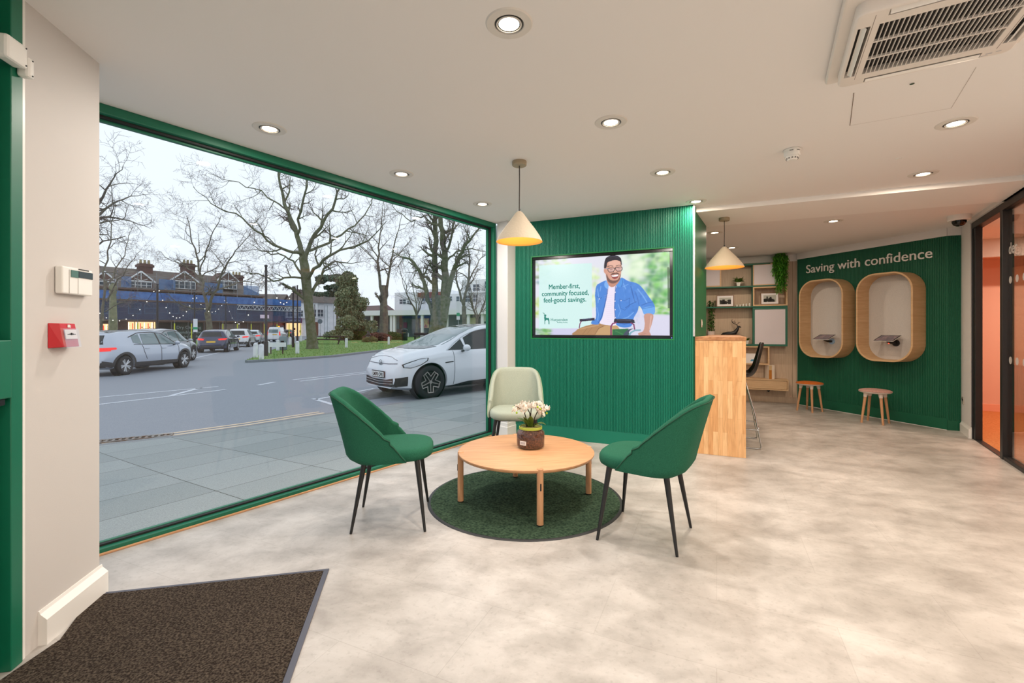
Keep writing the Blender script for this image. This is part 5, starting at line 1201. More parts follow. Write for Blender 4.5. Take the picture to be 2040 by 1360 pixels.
# second tree behind the parked cars
Yc = 56
tree('bare spreading tree behind the parked cars, in front of the scaffolded terrace', tuple(gp_(418, 681)),
 L_(Yc, [(418, 684, 0, .55), (418, 660, 0, .42), (416, 640, 0, .40), (413, 622, 0, .42)]),
 [L_(Yc, [(413, 625, 0, .30), (408, 590, 0, .24), (400, 550, .5, .20), (392, 510, 1, .14), (380, 470, 1.4, .09), (372, 430, 1.6, .05)]),
  L_(Yc, [(414, 622, 0, .28), (425, 585, -1, .22), (440, 550, -2, .16), (455, 520, -3, .11), (478, 490, -3.6, .07), (500, 460, -4, .04)]),
  L_(Yc, [(402, 560, .5, .14), (385, 540, 1.6, .12), (360, 525, 2.6, .09), (335, 515, 3.4, .05), (318, 500, 4, .03)]),
  L_(Yc, [(428, 580, -1, .14), (455, 570, .6, .12), (485, 560, 2, .09), (515, 565, 3, .06), (545, 560, 4, .03)]),
  L_(Yc, [(398, 545, .5, .12), (410, 500, -1, .10), (425, 460, -2, .07), (440, 430, -2.6, .04)]),
  L_(Yc, [(412, 615, 0, .12), (385, 615, -1.5, .10), (350, 600, -3, .07), (330, 585, -4, .04)])],
 seed=8, kids=(10, 8, 6), Llen=.36, bark=BARK2, up=.02, wig=.26)
# trees at the far left, entering from behind the pier
Yd = 42
tree('slender bare tree at the left end of the window, partly hidden by the pier', tuple(gp_(206, 694)),
 L_(Yd, [(200, 697, 0, .17), (202, 640, 0, .14), (206, 600, 0, .12), (212, 560, 0, .10)]),
 [L_(Yd, [(206, 640, 0, .14), (208, 560, .5, .12), (214, 500, 1, .09), (222, 440, 1.4, .05), (230, 400, 1.6, .02)]),
  L_(Yd, [(212, 600, 0, .10), (235, 555, -1, .07), (262, 520, -2, .04), (280, 500, -2.5, .02)]),
  L_(Yd, [(212, 570, 0, .10), (240, 520, 1, .07), (255, 480, 2, .04), (265, 450, 2.5, .02)]),
  L_(Yd, [(210, 620, 0, .08), (235, 605, -1, .05), (270, 590, -2, .03)])],
 seed=12, kids=(9, 6, 4), Llen=.40, bark=BARK2, up=.03, wig=.2)
Ye = 30
tree('bare tree behind the pier whose thin branches reach in at the upper left', tuple(at(120, Ye, ZR)),
 L_(Ye, [(118, 700, 0, .5), (120, 600, 0, .40), (130, 520, 0, .36)]),
 [L_(Ye, [(130, 530, 0, .25), (160, 470, 0, .18), (200, 425, .5, .12), (235, 400, 1, .07), (275, 390, 1.4, .03), (300, 385, 1.6, .015)]),
  L_(Ye, [(130, 520, 0, .22), (170, 450, -.6, .16), (205, 392, -1.2, .10), (228, 352, -1.6, .05), (245, 330, -2, .02)]),
  L_(Ye, [(135, 500, 0, .20), (175, 440, 1, .15), (215, 432, 1.6, .10), (260, 440, 2.2, .05), (300, 455, 2.6, .02)]),
  L_(Ye, [(130, 540, 0, .2), (165, 520, 1, .13), (205, 480, 2, .08), (250, 470, 3, .04)])],
 seed=15, kids=(8, 6, 4), Llen=.36, bark=BARK2, up=.02, wig=.2)
# tree with a snapped trunk
Yf = 58
tree('bare forked tree with a snapped dark trunk beyond the hedges', tuple(gp_(764, 679)),
 L_(Yf, [(764, 681, 0, .75), (764, 660, 0, .62), (765, 625, 0, .58), (764, 585, 0, .50), (764, 568, 0, .38)]),
 [L_(Yf, [(762, 600, 0, .30), (757, 560, 0, .26), (752, 520, .5, .20), (756, 480, 1, .13), (760, 440, 1.3, .08), (764, 400, 1.6, .04)]),
  L_(Yf, [(767, 600, 0, .28), (772, 565, 0, .24), (778, 530, -.5, .18), (784, 495, -1, .12), (795, 455, -1.5, .07), (800, 420, -1.7, .03)]),
  L_(Yf, [(763, 605, 0, .30), (756, 595, -.5, .22), (748, 586, -1, .12)]),
  L_(Yf, [(754, 530, .3, .10), (735, 505, 1.4, .08), (715, 480, 2.4, .05), (700, 450, 3, .02)]),
  L_(Yf, [(780, 520, -.5, .10), (800, 500, 1.6, .07), (822, 470, 2.4, .04)])],
 seed=21, kids=(9, 7, 5), Llen=.36, bark=BARK2, up=.06, wig=.2)
# multi stemmed tree at the right
Yg = 44
tree('large bare tree with several mossy stems behind the white electric car', tuple(gp_(868, 687)),
 L_(Yg, [(868, 690, 0, 1.2), (870, 668, 0, .95), (874, 640, 0, .95), (878, 615, 0, 1.0), (884, 590, 0, .9)]),
 [L_(Yg, [(868, 610, 0, .50), (866, 560, 0, .42), (866, 500, .4, .38), (867, 440, .8, .34), (867, 390, 1, .28)]),
  L_(Yg, [(886, 600, 0, .62), (888, 550, 0, .52), (886, 500, -.4, .42), (878, 450, -.8, .34), (875, 395, -1, .26)]),
  L_(Yg, [(862, 625, 0, .34), (850, 580, .8, .30), (836, 540, 1.6, .26), (815, 515, 2.2, .18), (800, 512, 2.8, .10), (780, 500, 3, .05)]),
  L_(Yg, [(890, 590, 0, .42), (902, 545, -.8, .34), (915, 510, -1.4, .26), (935, 480, -2, .17), (955, 455, -2.4, .09), (975, 445, -2.6, .05)]),
  L_(Yg, [(886, 505, -.4, .2), (900, 470, -1, .15), (905, 430, -1.3, .10), (905, 400, -1.5, .07)]),
  L_(Yg, [(866, 450, .8, .14), (845, 430, 1.4, .11), (820, 442, 2, .08), (790, 420, 2.6, .05), (772, 395, 3, .03)]),
  L_(Yg, [(890, 520, 0, .16), (910, 500, 1, .12), (940, 495, 2, .09), (965, 500, 2.6, .05)])],
 seed=30, kids=(9, 7, 5), Llen=.34, up=.06, wig=.2)
Yh = 66
tree('slim bare tree at the right end of the window behind the multi stemmed tree', tuple(gp_(925, 676)),
 L_(Yh, [(925, 678, 0, .5), (925, 640, 0, .42), (924, 610, 0, .38)]),
 [L_(Yh, [(924, 615, 0, .32), (932, 570, 0, .26), (936, 520, .5, .18), (930, 470, 1, .10), (935, 430, 1.4, .05)]),
  L_(Yh, [(924, 610, 0, .26), (912, 570, -.8, .2), (908, 530, -1.4, .14), (912, 480, -2, .08)]),
  L_(Yh, [(934, 560, 0, .16), (950, 530, 1, .12), (962, 500, 2, .07)])],
 seed=34, kids=(8, 6, 4), Llen=.40, bark=BARK2, up=.08, wig=.18)
# hazy small trees far off
for i, (px, Y, h, lb) in enumerate([(700, 125, 13, 'far bare tree behind the evergreen, above the white building'), (668, 128, 12, 'far bare tree just right of the big mossy trunk'), (830, 74, 13, 'bare tree between the shopping block and the multi stemmed tree'), (470, 98, 13, 'far bare tree beyond the right end of the scaffolded terrace'), (950, 66, 10, 'bare tree before the flats at the window edge')]):
    x = (px-1020)/F*Y; bs = Vector((x, Y, ZR)); rn = random.Random(60+i)
    limbs = []
    for k in range(6):
        a = k*1.05+rn.random(); limbs.append([(bs+Vector((0, 0, h*.28)), .14), (bs+Vector((math.cos(a)*h*.12, math.sin(a)*h*.12, h*.55)), .10), (bs+Vector((math.cos(a)*h*.22, math.sin(a)*h*.22, h*.9)), .03)])
    tree(lb, tuple(bs), [(bs, .3), (bs+Vector((0, 0, h*.3)), .2)], limbs, 70+i, kids=(6, 5, 4), Llen=.4, bark=BARK2, up=.08)

# ---- evergreens and shrubs
def foliage(name, centres, n, size, m, parent, seed, flat=.0):
    """many small leaf blades scattered through ellipsoid lumps"""
    rn = random.Random(seed); vs = []; fs = []; tot = sum(c[3]*c[4] for c in centres)
    for (x, y, z, rx, rz_) in centres:
        for i in range(int(n*rx*rz_/tot)):
            while True:
                a, b_, c = rn.uniform(-1, 1), rn.uniform(-1, 1), rn.uniform(-1, 1); q = a*a+b_*b_+c*c
                if .25 < q < 1: break
            p = Vector((x+a*rx, y+b_*rx, z+c*rz_)); d = Vector((rn.gauss(0, 1), rn.gauss(0, 1), rn.gauss(0, 1)-flat)).normalized(); e = d.orthogonal(); e.rotate(Matrix.Rotation(rn.uniform(0, 6.28), 3, d)); s = size*rn.uniform(.5, 1.2)
            k = len(vs); vs += [tuple(p-e*s*.4), tuple(p+d*s*.5-e*s*.05), tuple(p+e*s*.4), tuple(p-d*s*.6)]; fs.append((k, k+1, k+2, k+3))
    b = MB(); b.v = vs; b.f = fs; return b.build(name, m, parent)
HOL = mat('holly_green', (116, 128, 98), .8, noise=(.9, (150, 154, 118), 4, .3, .7))
Yv = 62; bx = (700-1020)/F*Yv
t = thing('evergreen_tree', 'dense dark evergreen tree on the grass to the right of the big mossy trunk', 'tree', (bx, Yv, ZR))
s_ = Yv/F; MB().tube([(0, 0, 0), (0, 0, 7)], [.3, .08], 8).build('trunk', BARK2, t)
rn = random.Random(9); cs = []
for i in range(80):
    z = 8.6*rn.random()**1.25+.2; w = 3.7*(1-(max(0, z-1.0)/8.4)**.9)+.5; a = rn.uniform(0, 6.28); q = rn.uniform(.1, 1)*w*.85; r = rn.uniform(.55, 1.05)
    cs.append((q*math.cos(a)-.10*z, q*math.sin(a), z+.5, r, r*.8))
foliage('foliage', cs, 30000, .22, HOL, t, 3)
PIN = mat('pine_green', (104, 118, 98), .9)
t = thing('pine_tree', 'tall dark pine rising behind the evergreen tree', 'tree', ((672-1020)/F*95, 95, ZR)); MB().tube([(0, 0, 0), (0, 0, 12)], [.35, .1], 8).build('trunk', BARK2, t)
cs = [(rn.uniform(-3.4, 3.0), rn.uniform(-2.4, 2.4), rn.uniform(8.0, 12.6), rn.uniform(.8, 1.6), rn.uniform(.4, .7)) for i in range(22)]; foliage('foliage', cs, 9000, .32, PIN, t, 4)
def shrub(label, px, Y, wpx, h, m, seed, n=5000, size=.14):
    w = wpx/F*Y/2; x = (px-1020)/F*Y; q = thing('shrub', label, 'shrub', (x, Y, ZR+.1), 0, 'low shrubs on the green'); rn = random.Random(seed); cs = []
    for i in range(12): 
        a = -1+2*i/11; cs.append((a*w*.82, rn.uniform(-.5, .5), h*.42*(1-.3*a*a), w*.3, h*.55*(1-.3*a*a)))
    foliage('foliage', cs, n, size, m, q, seed); return q
HG1 = mat('hedge_green', (112, 130, 62), .9, noise=(2, (84, 104, 50), 4, .3, .7)); HG2 = mat('hedge_dark_green', (84, 116, 62), .9, noise=(2, (64, 90, 46), 4, .3, .7)); RED = mat('red_stems', (134, 96, 84), .9, noise=(3, (112, 70, 60), 4, .3, .7)); OLV = mat('olive_shrub', (128, 122, 78), .9)
shrub('low rounded green hedge right of the evergreen tree', 712, 62, 62, 1.35, HG1, 1); shrub('low dark green hedge beside the litter bin', 776, 62, 60, 1.2, HG2, 2); shrub('reddish brown bare stemmed shrub before the two hedges', 752, 56, 52, 1.15, RED, 3, 4200, .13); shrub('small olive shrub in front of the reddish one', 738, 51, 30, .7, OLV, 4, 1500, .10)
shrub('dark green bush at the foot of the white building', 692, 70, 22, 2.4, HG2, 6, 2600)
t = thing('bedding_plants', 'pale yellow winter bedding strip on the lawn before the shrubs', 'flower bed', ((750-1020)/F*49, 49, ZR+.1)); rn = random.Random(2)
foliage('flowers', [(rn.uniform(-2.4, 2.6), rn.uniform(-.5, .5), .03, .3, .07) for i in range(12)], 1300, .07, mat('pale_yellow', (206, 200, 140), .9), t, 3)

# ---- street furniture
WP = mat('white_bollard_paint', (228, 230, 234), .5, noise=(3, (200, 204, 208), 4, .45, .6)); BLP = mat('black_post_paint', (34, 30, 36), .5)
def bollard(label, px, py, h=.76):
    p = gp_(px, py, ZR+.1); s = (HC-ZR-.1)*F/(py-655)/F
    q = thing('wooden_bollard', label, 'bollard', p, random.Random(px).uniform(-.1, .1), 'white wooden bollards round the green')
    b = MB(); b.prism([(-.085, -.085), (.085, -.085), (.085, .085), (-.085, .085)], 0, h-.10); b.build('post', WP, q, bevel=.012)
    MB().lathe([(.118, h-.101), (.118, h-.08), (.07, h-.02), (.0001, h)], 4, a0=math.pi/4).build('cap', WP, q, bevel=.01)
bl = [(509, 713, 'white bollard at the tip of the green, leftmost of the nearest pair'), (520.5, 716, 'white bollard at the tip of the green, right of the nearest pair'), (533.5, 704, 'white bollard just right of the tall lamp post by the road'), (553.5, 699, 'white bollard behind the low white sign board'), (592.5, 705, 'white bollard left of the big mossy trunk'), (690, 693, 'white bollard right of the big trunk, by the picnic bench'), (774.5, 687.5, 'white bollard before the reddish shrub'), (568, 692, 'white bollard behind the litter bin at the road'), (578, 688, 'small white bollard far along the road edge, third beyond the bin'), (586, 685, 'small white bollard far along the road edge, behind the black post'), (600, 681, 'small white bollard half behind the big trunk'), (838.5, 676.5, 'white leaning bollard seen over the bonnet of the electric car'), (813.5, 672, 'far white bollard right of the black litter bin')]
for (px, py, lb) in bl: bollard(lb, px, py-1)
def post(label, px, py, ptop, r=.06, name='lamp_post', extra=None, z0=ZR, m=BLP):
    p = gp_(px, py, z0); Y = p.y; h = HC+(655-ptop)/F*Y-z0; q = thing(name, label, 'post', p, 0, 'black festoon light poles')
    MB().tube([(0, 0, 0), (0, 0, .9), (0, 0, .92), (0, 0, h)], [r*1.5, r*1.5, r, r*.8], 10).build('pole', m, q, smooth=50); MB().lathe([(.0001, h), (r*1.1, h), (r*1.1, h+.08), (.0001, h+.12)], 10).build('cap', m, q)
    return q, Vector((p.x, p.y, z0+h))
_, h1 = post('tall black pole at the tip of the green, left of the big tree', 530, 712.5, 531, .075, 'festoon_pole')
_, h2 = post('black pole left of the big trunk, right of the white van', 584, 694, 573, .07, 'festoon_pole')
_, h3 = post('black pole close to the left side of the big trunk', 592.5, 688, 570, .065, 'festoon_pole')
_, h4 = post('black pole in front of the lit shop window of the terrace', 313.5, 693, 567, .09, 'festoon_pole')
_, h5 = post('black pole with a bus stop flag beside the dark blue car', 387.5, 691, 584, .07, 'festoon_pole')
_, h6 = post('thin black pole behind the parked white car', 450, 683, 592, .06, 'festoon_pole')
_, h7 = post('thin black pole right of the big trunk', 627, 681, 608, .05, 'festoon_pole')
def bus_flag(label, pos, h):
    q = thing('bus_stop_flag', label, 'bus stop sign', pos, 0, 'bus stop signs'); MB().bb(-.17, .17, -.03, .03, -h*.62, 0).build('white_panel', mat('sign_white', (230, 232, 236), .5), q); MB().bb(-.17, .17, -.031, .031, -h*.8, -h*.63).build('green_band', mat('sign_green', (30, 160, 110), .5), q); MB().bb(-.17, .17, -.03, .03, -h, -h*.81).build('white_panel', mat('sign_white', (230, 232, 236), .5), q); return q
bus_flag('white and green bus stop flag on the pole beside the dark blue car', Vector((h5.x+.16, h5.y-.12, HC+(655-635)/F*h5.y)), 1.15)
q, hb = post('grey pole of the bus stop seen behind the roof of the electric car', 913, 684, 600, .05, 'bus_stop_pole', m=mat('grey_post', (120, 126, 130), .5))
bus_flag('white and green bus stop flag above the roof of the electric car', Vector((hb.x, hb.y-.12, hb.z)), 2.0)
def festoon(label, a, b_, sag, n):
    q = thing('string_light', label, 'string lights', a, 0, 'festoon lights between the poles'); a = Vector(a); b_ = Vector(b_); pts = []
    for i in range(17): f = i/16; p = (b_-a)*f; p.z -= sag*4*f*(1-f); pts.append(p)
    MB().tube(pts, .012, 4).build('cable', BLP, q)
    for k in range(n):
        f = (k+.5)/n; p = (b_-a)*f; p.z -= sag*4*f*(1-f); MB().ball(tuple(p+Vector((0, 0, -.06))), .038, 8, 6).build('bulb', emis('festoon_bulb', (255, 252, 244), 1.6), q)
festoon('string of round bulbs between the two left poles', h4, h5, 2.4, 11); festoon('string of round bulbs from the left pole towards the stone memorial', at(180, 40, 3.6), h4, 2.2, 10); festoon('string of round bulbs between the bus stop pole and the thin pole', h5, h6, 1.6, 9); festoon('string of bulbs from the tall pole to the pole by the trunk', h1, h2, 1.6, 8); festoon('string of bulbs from the thin pole to the tall pole', h6, h1, 3.0, 9)
# stone memorial
p = at(225, 46, ZR); q = thing('stone_memorial', 'weathered stone memorial cross shaft on a stepped plinth, far left', 'memorial', p, AWD)
STN = mat('mossy_stone', (138, 138, 112), .95, noise=(3, (112, 114, 90), 6, .35, .65), bump=(10, .8)); s_ = 46/F
b = MB(); b.bb(-1.0, 1.0, -1.0, 1.0, 0, .25); b.bb(-.75, .75, -.75, .75, .25, 1.2); b.bb(-.85, .85, -.85, .85, 1.2, 1.42); b.build('plinth', STN, q, bevel=.04)
b = MB(); b.prism([(-.32, -.3), (.32, -.3), (.32, .3), (-.32, .3)], 1.42, 1.44); vs = [(-.32, -.30, 1.42), (.32, -.30, 1.42), (.32, .30, 1.42), (-.32, .30, 1.42), (-.22, -.20, 5.2), (.22, -.20, 5.2), (.22, .20, 5.2), (-.22, .20, 5.2)]
b.add(vs, [(3, 2, 1, 0), (4, 5, 6, 7), (0, 1, 5, 4), (1, 2, 6, 5), (2, 3, 7, 6), (3, 0, 4, 7)]); b.build('shaft', STN, q, bevel=.03)
b = MB(); b.bb(-.26, .26, -.25, .25, 5.2, 5.45); b.ball((0, 0, 5.75), .34, 10, 8, (1, .8, 1.1)); b.bb(-.12, .12, -.14, .14, 5.9, 6.2); b.build('head', STN, q)
MB().bb(-.48, .48, -.765, -.752, .35, 1.1).build('plaque', mat('slate_plaque', (54, 66, 72), .4), q); 
# litter bins, benches, low sign
p = gp_(564, 697, ZR+.1); q = thing('litter_bin', 'grey litter bin between the low sign board and the big tree', 'bin', p, .3); MB().lathe([(.22, 0), (.26, .05), (.27, .85), (.22, .95), (.0001, .97)], 16).build('body', mat('bin_grey', (120, 136, 142), .6), q, smooth=40); MB().bb(-.10, .10, -.275, -.26, .5, .65).build('emblem', GASKET, q)
p = gp_(806, 678, ZR+.1); q = thing('litter_bin', 'black litter bin beside the dark green hedge', 'bin', p, .1); MB().lathe([(.34, 0), (.38, .08), (.36, .75), (.42, .8), (.42, .95), (.36, 1.0), (.36, 1.25), (.44, 1.3), (.30, 1.48), (.0001, 1.5)], 16).build('body', BLKPL, q, smooth=40); MB().bb(-.2, .2, -.40, -.37, .98, 1.02).build('gold_band', mat('gold', (190, 160, 90), .5), q)
WDK = mat('weathered_timber', (66, 56, 54), .9)
p = gp_(653, 685, ZR+.1); q = thing('picnic_bench', 'dark timber picnic bench behind the big mossy trunk', 'bench', p, -.15); b = MB(); b.bb(-1.9, 1.9, -.35, .35, .72, .80); b.build('table_top', WDK, q); b = MB(); b.bb(-1.9, 1.9, .62, .88, .42, .48); b.build('seat', WDK, q); b = MB(); b.bb(-1.9, 1.9, -.88, -.62, .42, .48); b.build('seat', WDK, q)
for x in (-1.5, 1.5): 
    b = MB(); b.bar((x, -.75, 0), (x, -.28, .72), .08, .12); b.bar((x, .75, 0), (x, .28, .72), .08, .12); b.bar((x, -.8, .40), (x, .8, .40), .08, .08); b.build('leg_frame', WDK, q)
p = gp_(842, 676, ZR+.1); q = thing('park_bench', 'dark timber bench behind the leaning bollard', 'bench', p, -.1); b = MB(); b.bb(-1.3, 1.3, -.25, .25, .42, .48); b.build('seat', WDK, q); b = MB(); b.bb(-1.3, 1.3, .22, .27, .55, .95); b.build('backrest', WDK, q)
for x in (-1.1, 1.1): MB().bb(x-.05, x+.05, -.25, .25, 0, .42).build('leg', WDK, q)
p = gp_(551, 705, ZR+.1); q = thing('street_name_sign', 'low white name board on two posts near the tip of the green', 'sign', p, .15); MB().bb(-.52, .52, -.02, .02, .42, .68).build('board', mat('sign_white', (230, 232, 236), .5), q)
for x in (-.33, .33): MB().bb(x-.03, x+.03, .02, .06, 0, .68).build('post', WDK, q)
q, _h = post('thin grey post carrying a round sign, before the white building', 638, 673, 640, .04, 'sign_post', m=mat('grey_post', (120, 126, 130), .5)); MB().lathe([(.0001, -.03), (.42, -.03), (.42, .03), (.0001, .03)], 20, c=(0, -.1, _h.z-ZR), M=Matrix.Rotation(math.pi/2, 3, 'X')).build('round_plate', mat('sign_back', (92, 108, 118), .5), q)
p = gp_(733, 680, ZR+.1); q = thing('garden_sculpture', 'small dark bronze sculpture among the shrubs', 'sculpture', p, 0); b = MB(); b.ball((0, 0, .35), .3, 10, 8, (1, .8, 1.2)); b.ball((.05, 0, .85), .2, 10, 8, (1, .8, 1.3)); b.ball((-.02, 0, 1.15), .12, 8, 6); b.tube([(.1, 0, .9), (.35, 0, .7)], .06, 6); b.tube([(-.1, 0, .9), (-.3, 0, .6)], .06, 6); b.build('figure', mat('bronze', (74, 66, 66), .6), q)
# ================================================================== buildings across the road
def facade(name, label, cat, P, Q, kind=None):
    d = (Vector(Q)-Vector(P)); q = thing(name, label, cat, (P[0], P[1], ZR), math.atan2(d.y, d.x)); return q, d.length
def lx(px, P, Q):
    """distance along the facade P-Q of the point seen in column px"""
    P = Vector(P[:2]); Q = Vector(Q[:2]); d = (Q-P).normalized(); r = Vector(((px-1020)/F, 1)); det = r.x*(-d.y)+d.x*r.y
    t_ = (P.x*(-d.y)+d.x*P.y)/det; return (r*t_-P).dot(d), r.y*t_
def lz(py, Y): return HC+(655-py)/F*Y-ZR
BRK = mat('dark_brick', (112, 88, 82), .9, noise=(2, (92, 74, 70), 4, .3, .7)); SLT = mat('grey_roof_tiles', (112, 104, 98), .9, noise=(1.2, (92, 86, 82), 5, .3, .7)); BRK3 = mat('chimney_brick', (104, 76, 72), .9, noise=(3, (84, 62, 60), 4, .3, .7)); BRK2 = mat('red_brick', (142, 84, 72), .9, noise=(3, (120, 68, 60), 4, .3, .7))
NET = mat('blue_netting', (66, 108, 160), .8, alpha=.50, noise=(1.2, (96, 142, 192), 5, .35, .7)); NET2 = mat('blue_netting_dark', (58, 78, 116), .8, alpha=.42, noise=(.5, (84, 104, 136), 5, .35, .7)); SHEET = mat('blue_sheeting', (70, 116, 180), .6, noise=(1.6, (46, 88, 152), 4, .35, .65))
STEEL = mat('scaffold_steel', (128, 130, 136), .5, metal=.3); BRD = mat('scaffold_board', (110, 88, 80), .9); YT = mat('yellow_sleeve', (216, 220, 70), .6); WNW = mat('window_white', (224, 228, 232), .5); PANE = mat('dark_pane', (70, 84, 96), .15)
P1 = at(140, 58.6, ZR); P2 = at(524, 79, ZR)
tb, LT = facade('terrace_building', 'long dark brick terrace behind blue scaffold netting across the road', 'building', P1, P2)
MB().bb(0, LT, 0, 9, 0, 7.4).build('wall', BRK, tb)
b = MB(); b.add([(0, -.3, 7.3), (LT, -.3, 7.3), (LT-4.0, 4.5, 10.5), (0, 4.5, 10.5), (LT, 9.3, 7.3), (0, 9.3, 7.3)], [(0, 1, 2, 3), (3, 2, 4, 5), (0, 3, 5), (1, 4, 2), (0, 5, 4, 1)]); b.build('roof', SLT, tb)
def window(parent, x0, x1, z0, z1, y=0, bars=2, rows=2, fm=WNW):
    f = MB(); w = .07; f.bb(x0, x1, y-.08, y+.02, z0, z0+w); f.bb(x0, x1, y-.08, y+.02, z1-w, z1); f.bb(x0, x0+w, y-.079, y+.02, z0+w, z1-w); f.bb(x1-w, x1, y-.079, y+.02, z0+w, z1-w)
    for i in range(1, bars): x = x0+(x1-x0)*i/bars; f.bb(x-w/2, x+w/2, y-.078, y+.02, z0+w, z1-w)
    for i in range(1, rows): z = z0+(z1-z0)*i/rows; f.bb(x0+w, x1-w, y-.077, y+.02, z-w/2, z+w/2)
    o = f.build('window', fm, parent); MB().bb(x0+w, x1-w, y-.03, y-.01, z0+w, z1-w).build('pane', PANE, o); return o
for px, w in ((281, 34), (368, 36), (208, 30), (455, 30)):
    xc, Y = lx(px, P1, P2); hw = w/2/F*Y*1.25; zb = lz(576, Y); ze = lz(559, Y); za = lz(541, Y)
    dm = MB(); dm.add([(xc-hw, .1, zb), (xc+hw, .1, zb), (xc+hw, .1, ze), (xc, .1, za), (xc-hw, .1, ze), (xc-hw, 4.0, ze), (xc+hw, 4.0, ze), (xc, 4.4, za), (xc-hw, 2.0, zb), (xc+hw, 2.0, zb)], [(0, 1, 2, 3, 4), (2, 6, 7, 3), (3, 7, 5, 4), (0, 4, 5, 8), (1, 9, 6, 2)]); dobj = dm.build('dormer', BRK, tb)
    g = MB(); g.bar((xc-hw*1.12, -.05, ze-.12), (xc, -.05, za+.05), .10, .18); g.bar((xc+hw*1.12, -.05, ze-.12), (xc, -.05, za+.05), .10, .18); g.bar((xc, -.02, ze), (xc, -.02, za), .06, .08); g.bar((xc-hw*.5, -.02, ze+.3), (xc, -.02, ze), .06, .07); g.bar((xc+hw*.5, -.02, ze+.3), (xc, -.02, ze), .06, .07); g.bb(xc-hw*.9, xc+hw*.9, -.06, .0, ze-.1, ze); g.build('bargeboard', WNW, dobj)
    window(dobj, xc-hw*.85, xc+hw*.85, zb+.05, ze-.1, .05, 4, 2)
for px in (311, 398, 496, 198):
    xc, Y = lx(px, P1, P2); zt = lz(521, Y) if px != 496 else lz(545, Y); w = .78
    c = MB(); c.bb(xc-w, xc+w, 3.6, 5.0, 8.6, zt-.5); c.bb(xc-w-.15, xc+w+.15, 3.45, 5.15, zt-.5, zt-.15); c.bb(xc-w, xc+w, 3.6, 5.0, zt-.15, zt); co = c.build('chimney', BRK3, tb)
    for k in range(3): MB().lathe([(.16, zt), (.19, zt+.1), (.14, zt+.62), (.0001, zt+.62)], 10, c=(xc-.5+.5*k, 4.3, 0)).build('chimney_pot', mat('buff_pot', (160, 148, 112), .8), co)
for px in (268, 300, 345, 420, 215, 480):
    xc, Y = lx(px, P1, P2); window(tb, xc-.75, xc+.75, lz(625, Y), lz(603, Y), 0, 1, 2, mat('window_blue_white', (150, 180, 196), .5))
# lit shops at street level
LIT = emis('lit_shop', (255, 206, 150), 1.1); LITR = emis('lit_red', (255, 70, 50), 1.0); LITW = emis('lit_white', (255, 246, 230), 1.5)
def shop(px0, px1, py0, seed, name='lit_shopfront'):
    x0, Y0 = lx(px0, P1, P2); x1, Y1 = lx(px1, P1, P2); z1 = lz(py0, (Y0+Y1)/2); o = MB().bb(x0, x1, -.06, -.01, .3, z1).build(name, LIT, tb); rn = random.Random(seed); d = MB(); r = MB(); w = MB()
    n = 7
    for i in range(n):
        xa = x0+(x1-x0)*i/n; xb = x0+(x1-x0)*(i+1)/n-.08
        for k in range(6):
            z = .4+(z1-.6)*k/6; 
            if rn.random() < .8: d.bb(xa+.15, xb-.05-rn.random()*.2, -.09, -.065, z, z+rn.uniform(.08, .2))
        if i % 2: r.bb(xa+.0, xa+.09, -.10, -.07, .3, z1-.2)
        else: w.bb(xa+.0, xa+.1, -.10, -.07, .3, z1-.1)
    d.build('shelves', mat('shop_shelf_dark', (96, 60, 46), .7), o); r.build('red_panels', LITR, o); w.build('light_strips', LITW, o)
shop(255, 309, 641, 3); shop(176, 216, 645, 5)
x0, Y0 = lx(343, P1, P2); x1, Y1 = lx(404, P1, P2)
o = MB().bb(x0, x1, -.06, -.01, .1, lz(642, 68)).build('shopfront', mat('dark_green_fascia', (40, 58, 52), .7), tb); GW = mat('shop_lettering', (168, 186, 184), .6)
text_ob('Dry Cleaning', .62, GW, 'lettering', o, ext=.01, off=0, align='LEFT', loc=(x0+.5, -.08, 1.62)); text_ob('Laundry & Ironing', .62, GW, 'lettering', o, ext=.01, off=0, align='LEFT', loc=(x0+.4, -.08, .88)); text_ob('Repairs & Alterations', .55, GW, 'lettering', o, ext=.01, off=0, align='LEFT', loc=(x0+.4, -.08, .25))
x0, _ = lx(440, P1, P2); x1, _ = lx(478, P1, P2); MB().bb(x0, x1, -.06, -.01, .1, 2.4).build('shopfront', mat('pale_shopfront', (150, 136, 128), .7), tb)
x0, _ = lx(310, P1, P2); x1, _ = lx(341, P1, P2); MB().bb(x0, x1, -.05, -.01, .1, 2.5).build('shopfront', mat('dark_doorway', (46, 42, 44), .8), tb)
# scaffold along the whole terrace
sf = thing('scaffolding', 'steel scaffolding with blue netting and boards along the terrace front', 'scaffolding', (P1.x, P1.y, ZR), math.atan2(P2.y-P1.y, P2.x-P1.x))
LS = LT+6
n = 14; lv = [2.79, 5.55, 7.13]
for i in range(n+1):
    x = LS*i/n; b = MB(); b.tube([(x, -1.5, 0), (x, -1.5, 9.6 if x < LT-2 else 6.6)], .045, 6); b.tube([(x, -.35, 0), (x, -.35, 9.0 if x < LT-2 else 6.4)], .045, 6); b.build('standard', STEEL, sf)
    if x > 6: MB().tube([(x, -1.5, 0), (x, -1.5, 2.4)], .075, 6).build('yellow_sleeve', YT, sf)
for z in lv+[3.8, 4.5, 6.2, 8.0, 8.9]:
    b = MB(); b.tube([(0, -1.55, z+.1), (LS if z < 6.5 else LT-1, -1.55, z+.1)], .035, 5); b.build('ledger', STEEL, sf)
for z in lv: MB().bb(0, LS if z < 6 else LT, -1.5, -.3, z-.12, z+.10).build('board_deck', BRD, sf)
DX = sorted([(lx(p_, P1, P2)[0], w_/2/F*lx(p_, P1, P2)[1]*1.3) for p_, w_ in ((281, 34), (368, 36), (208, 30), (455, 30))]); xa_ = 0
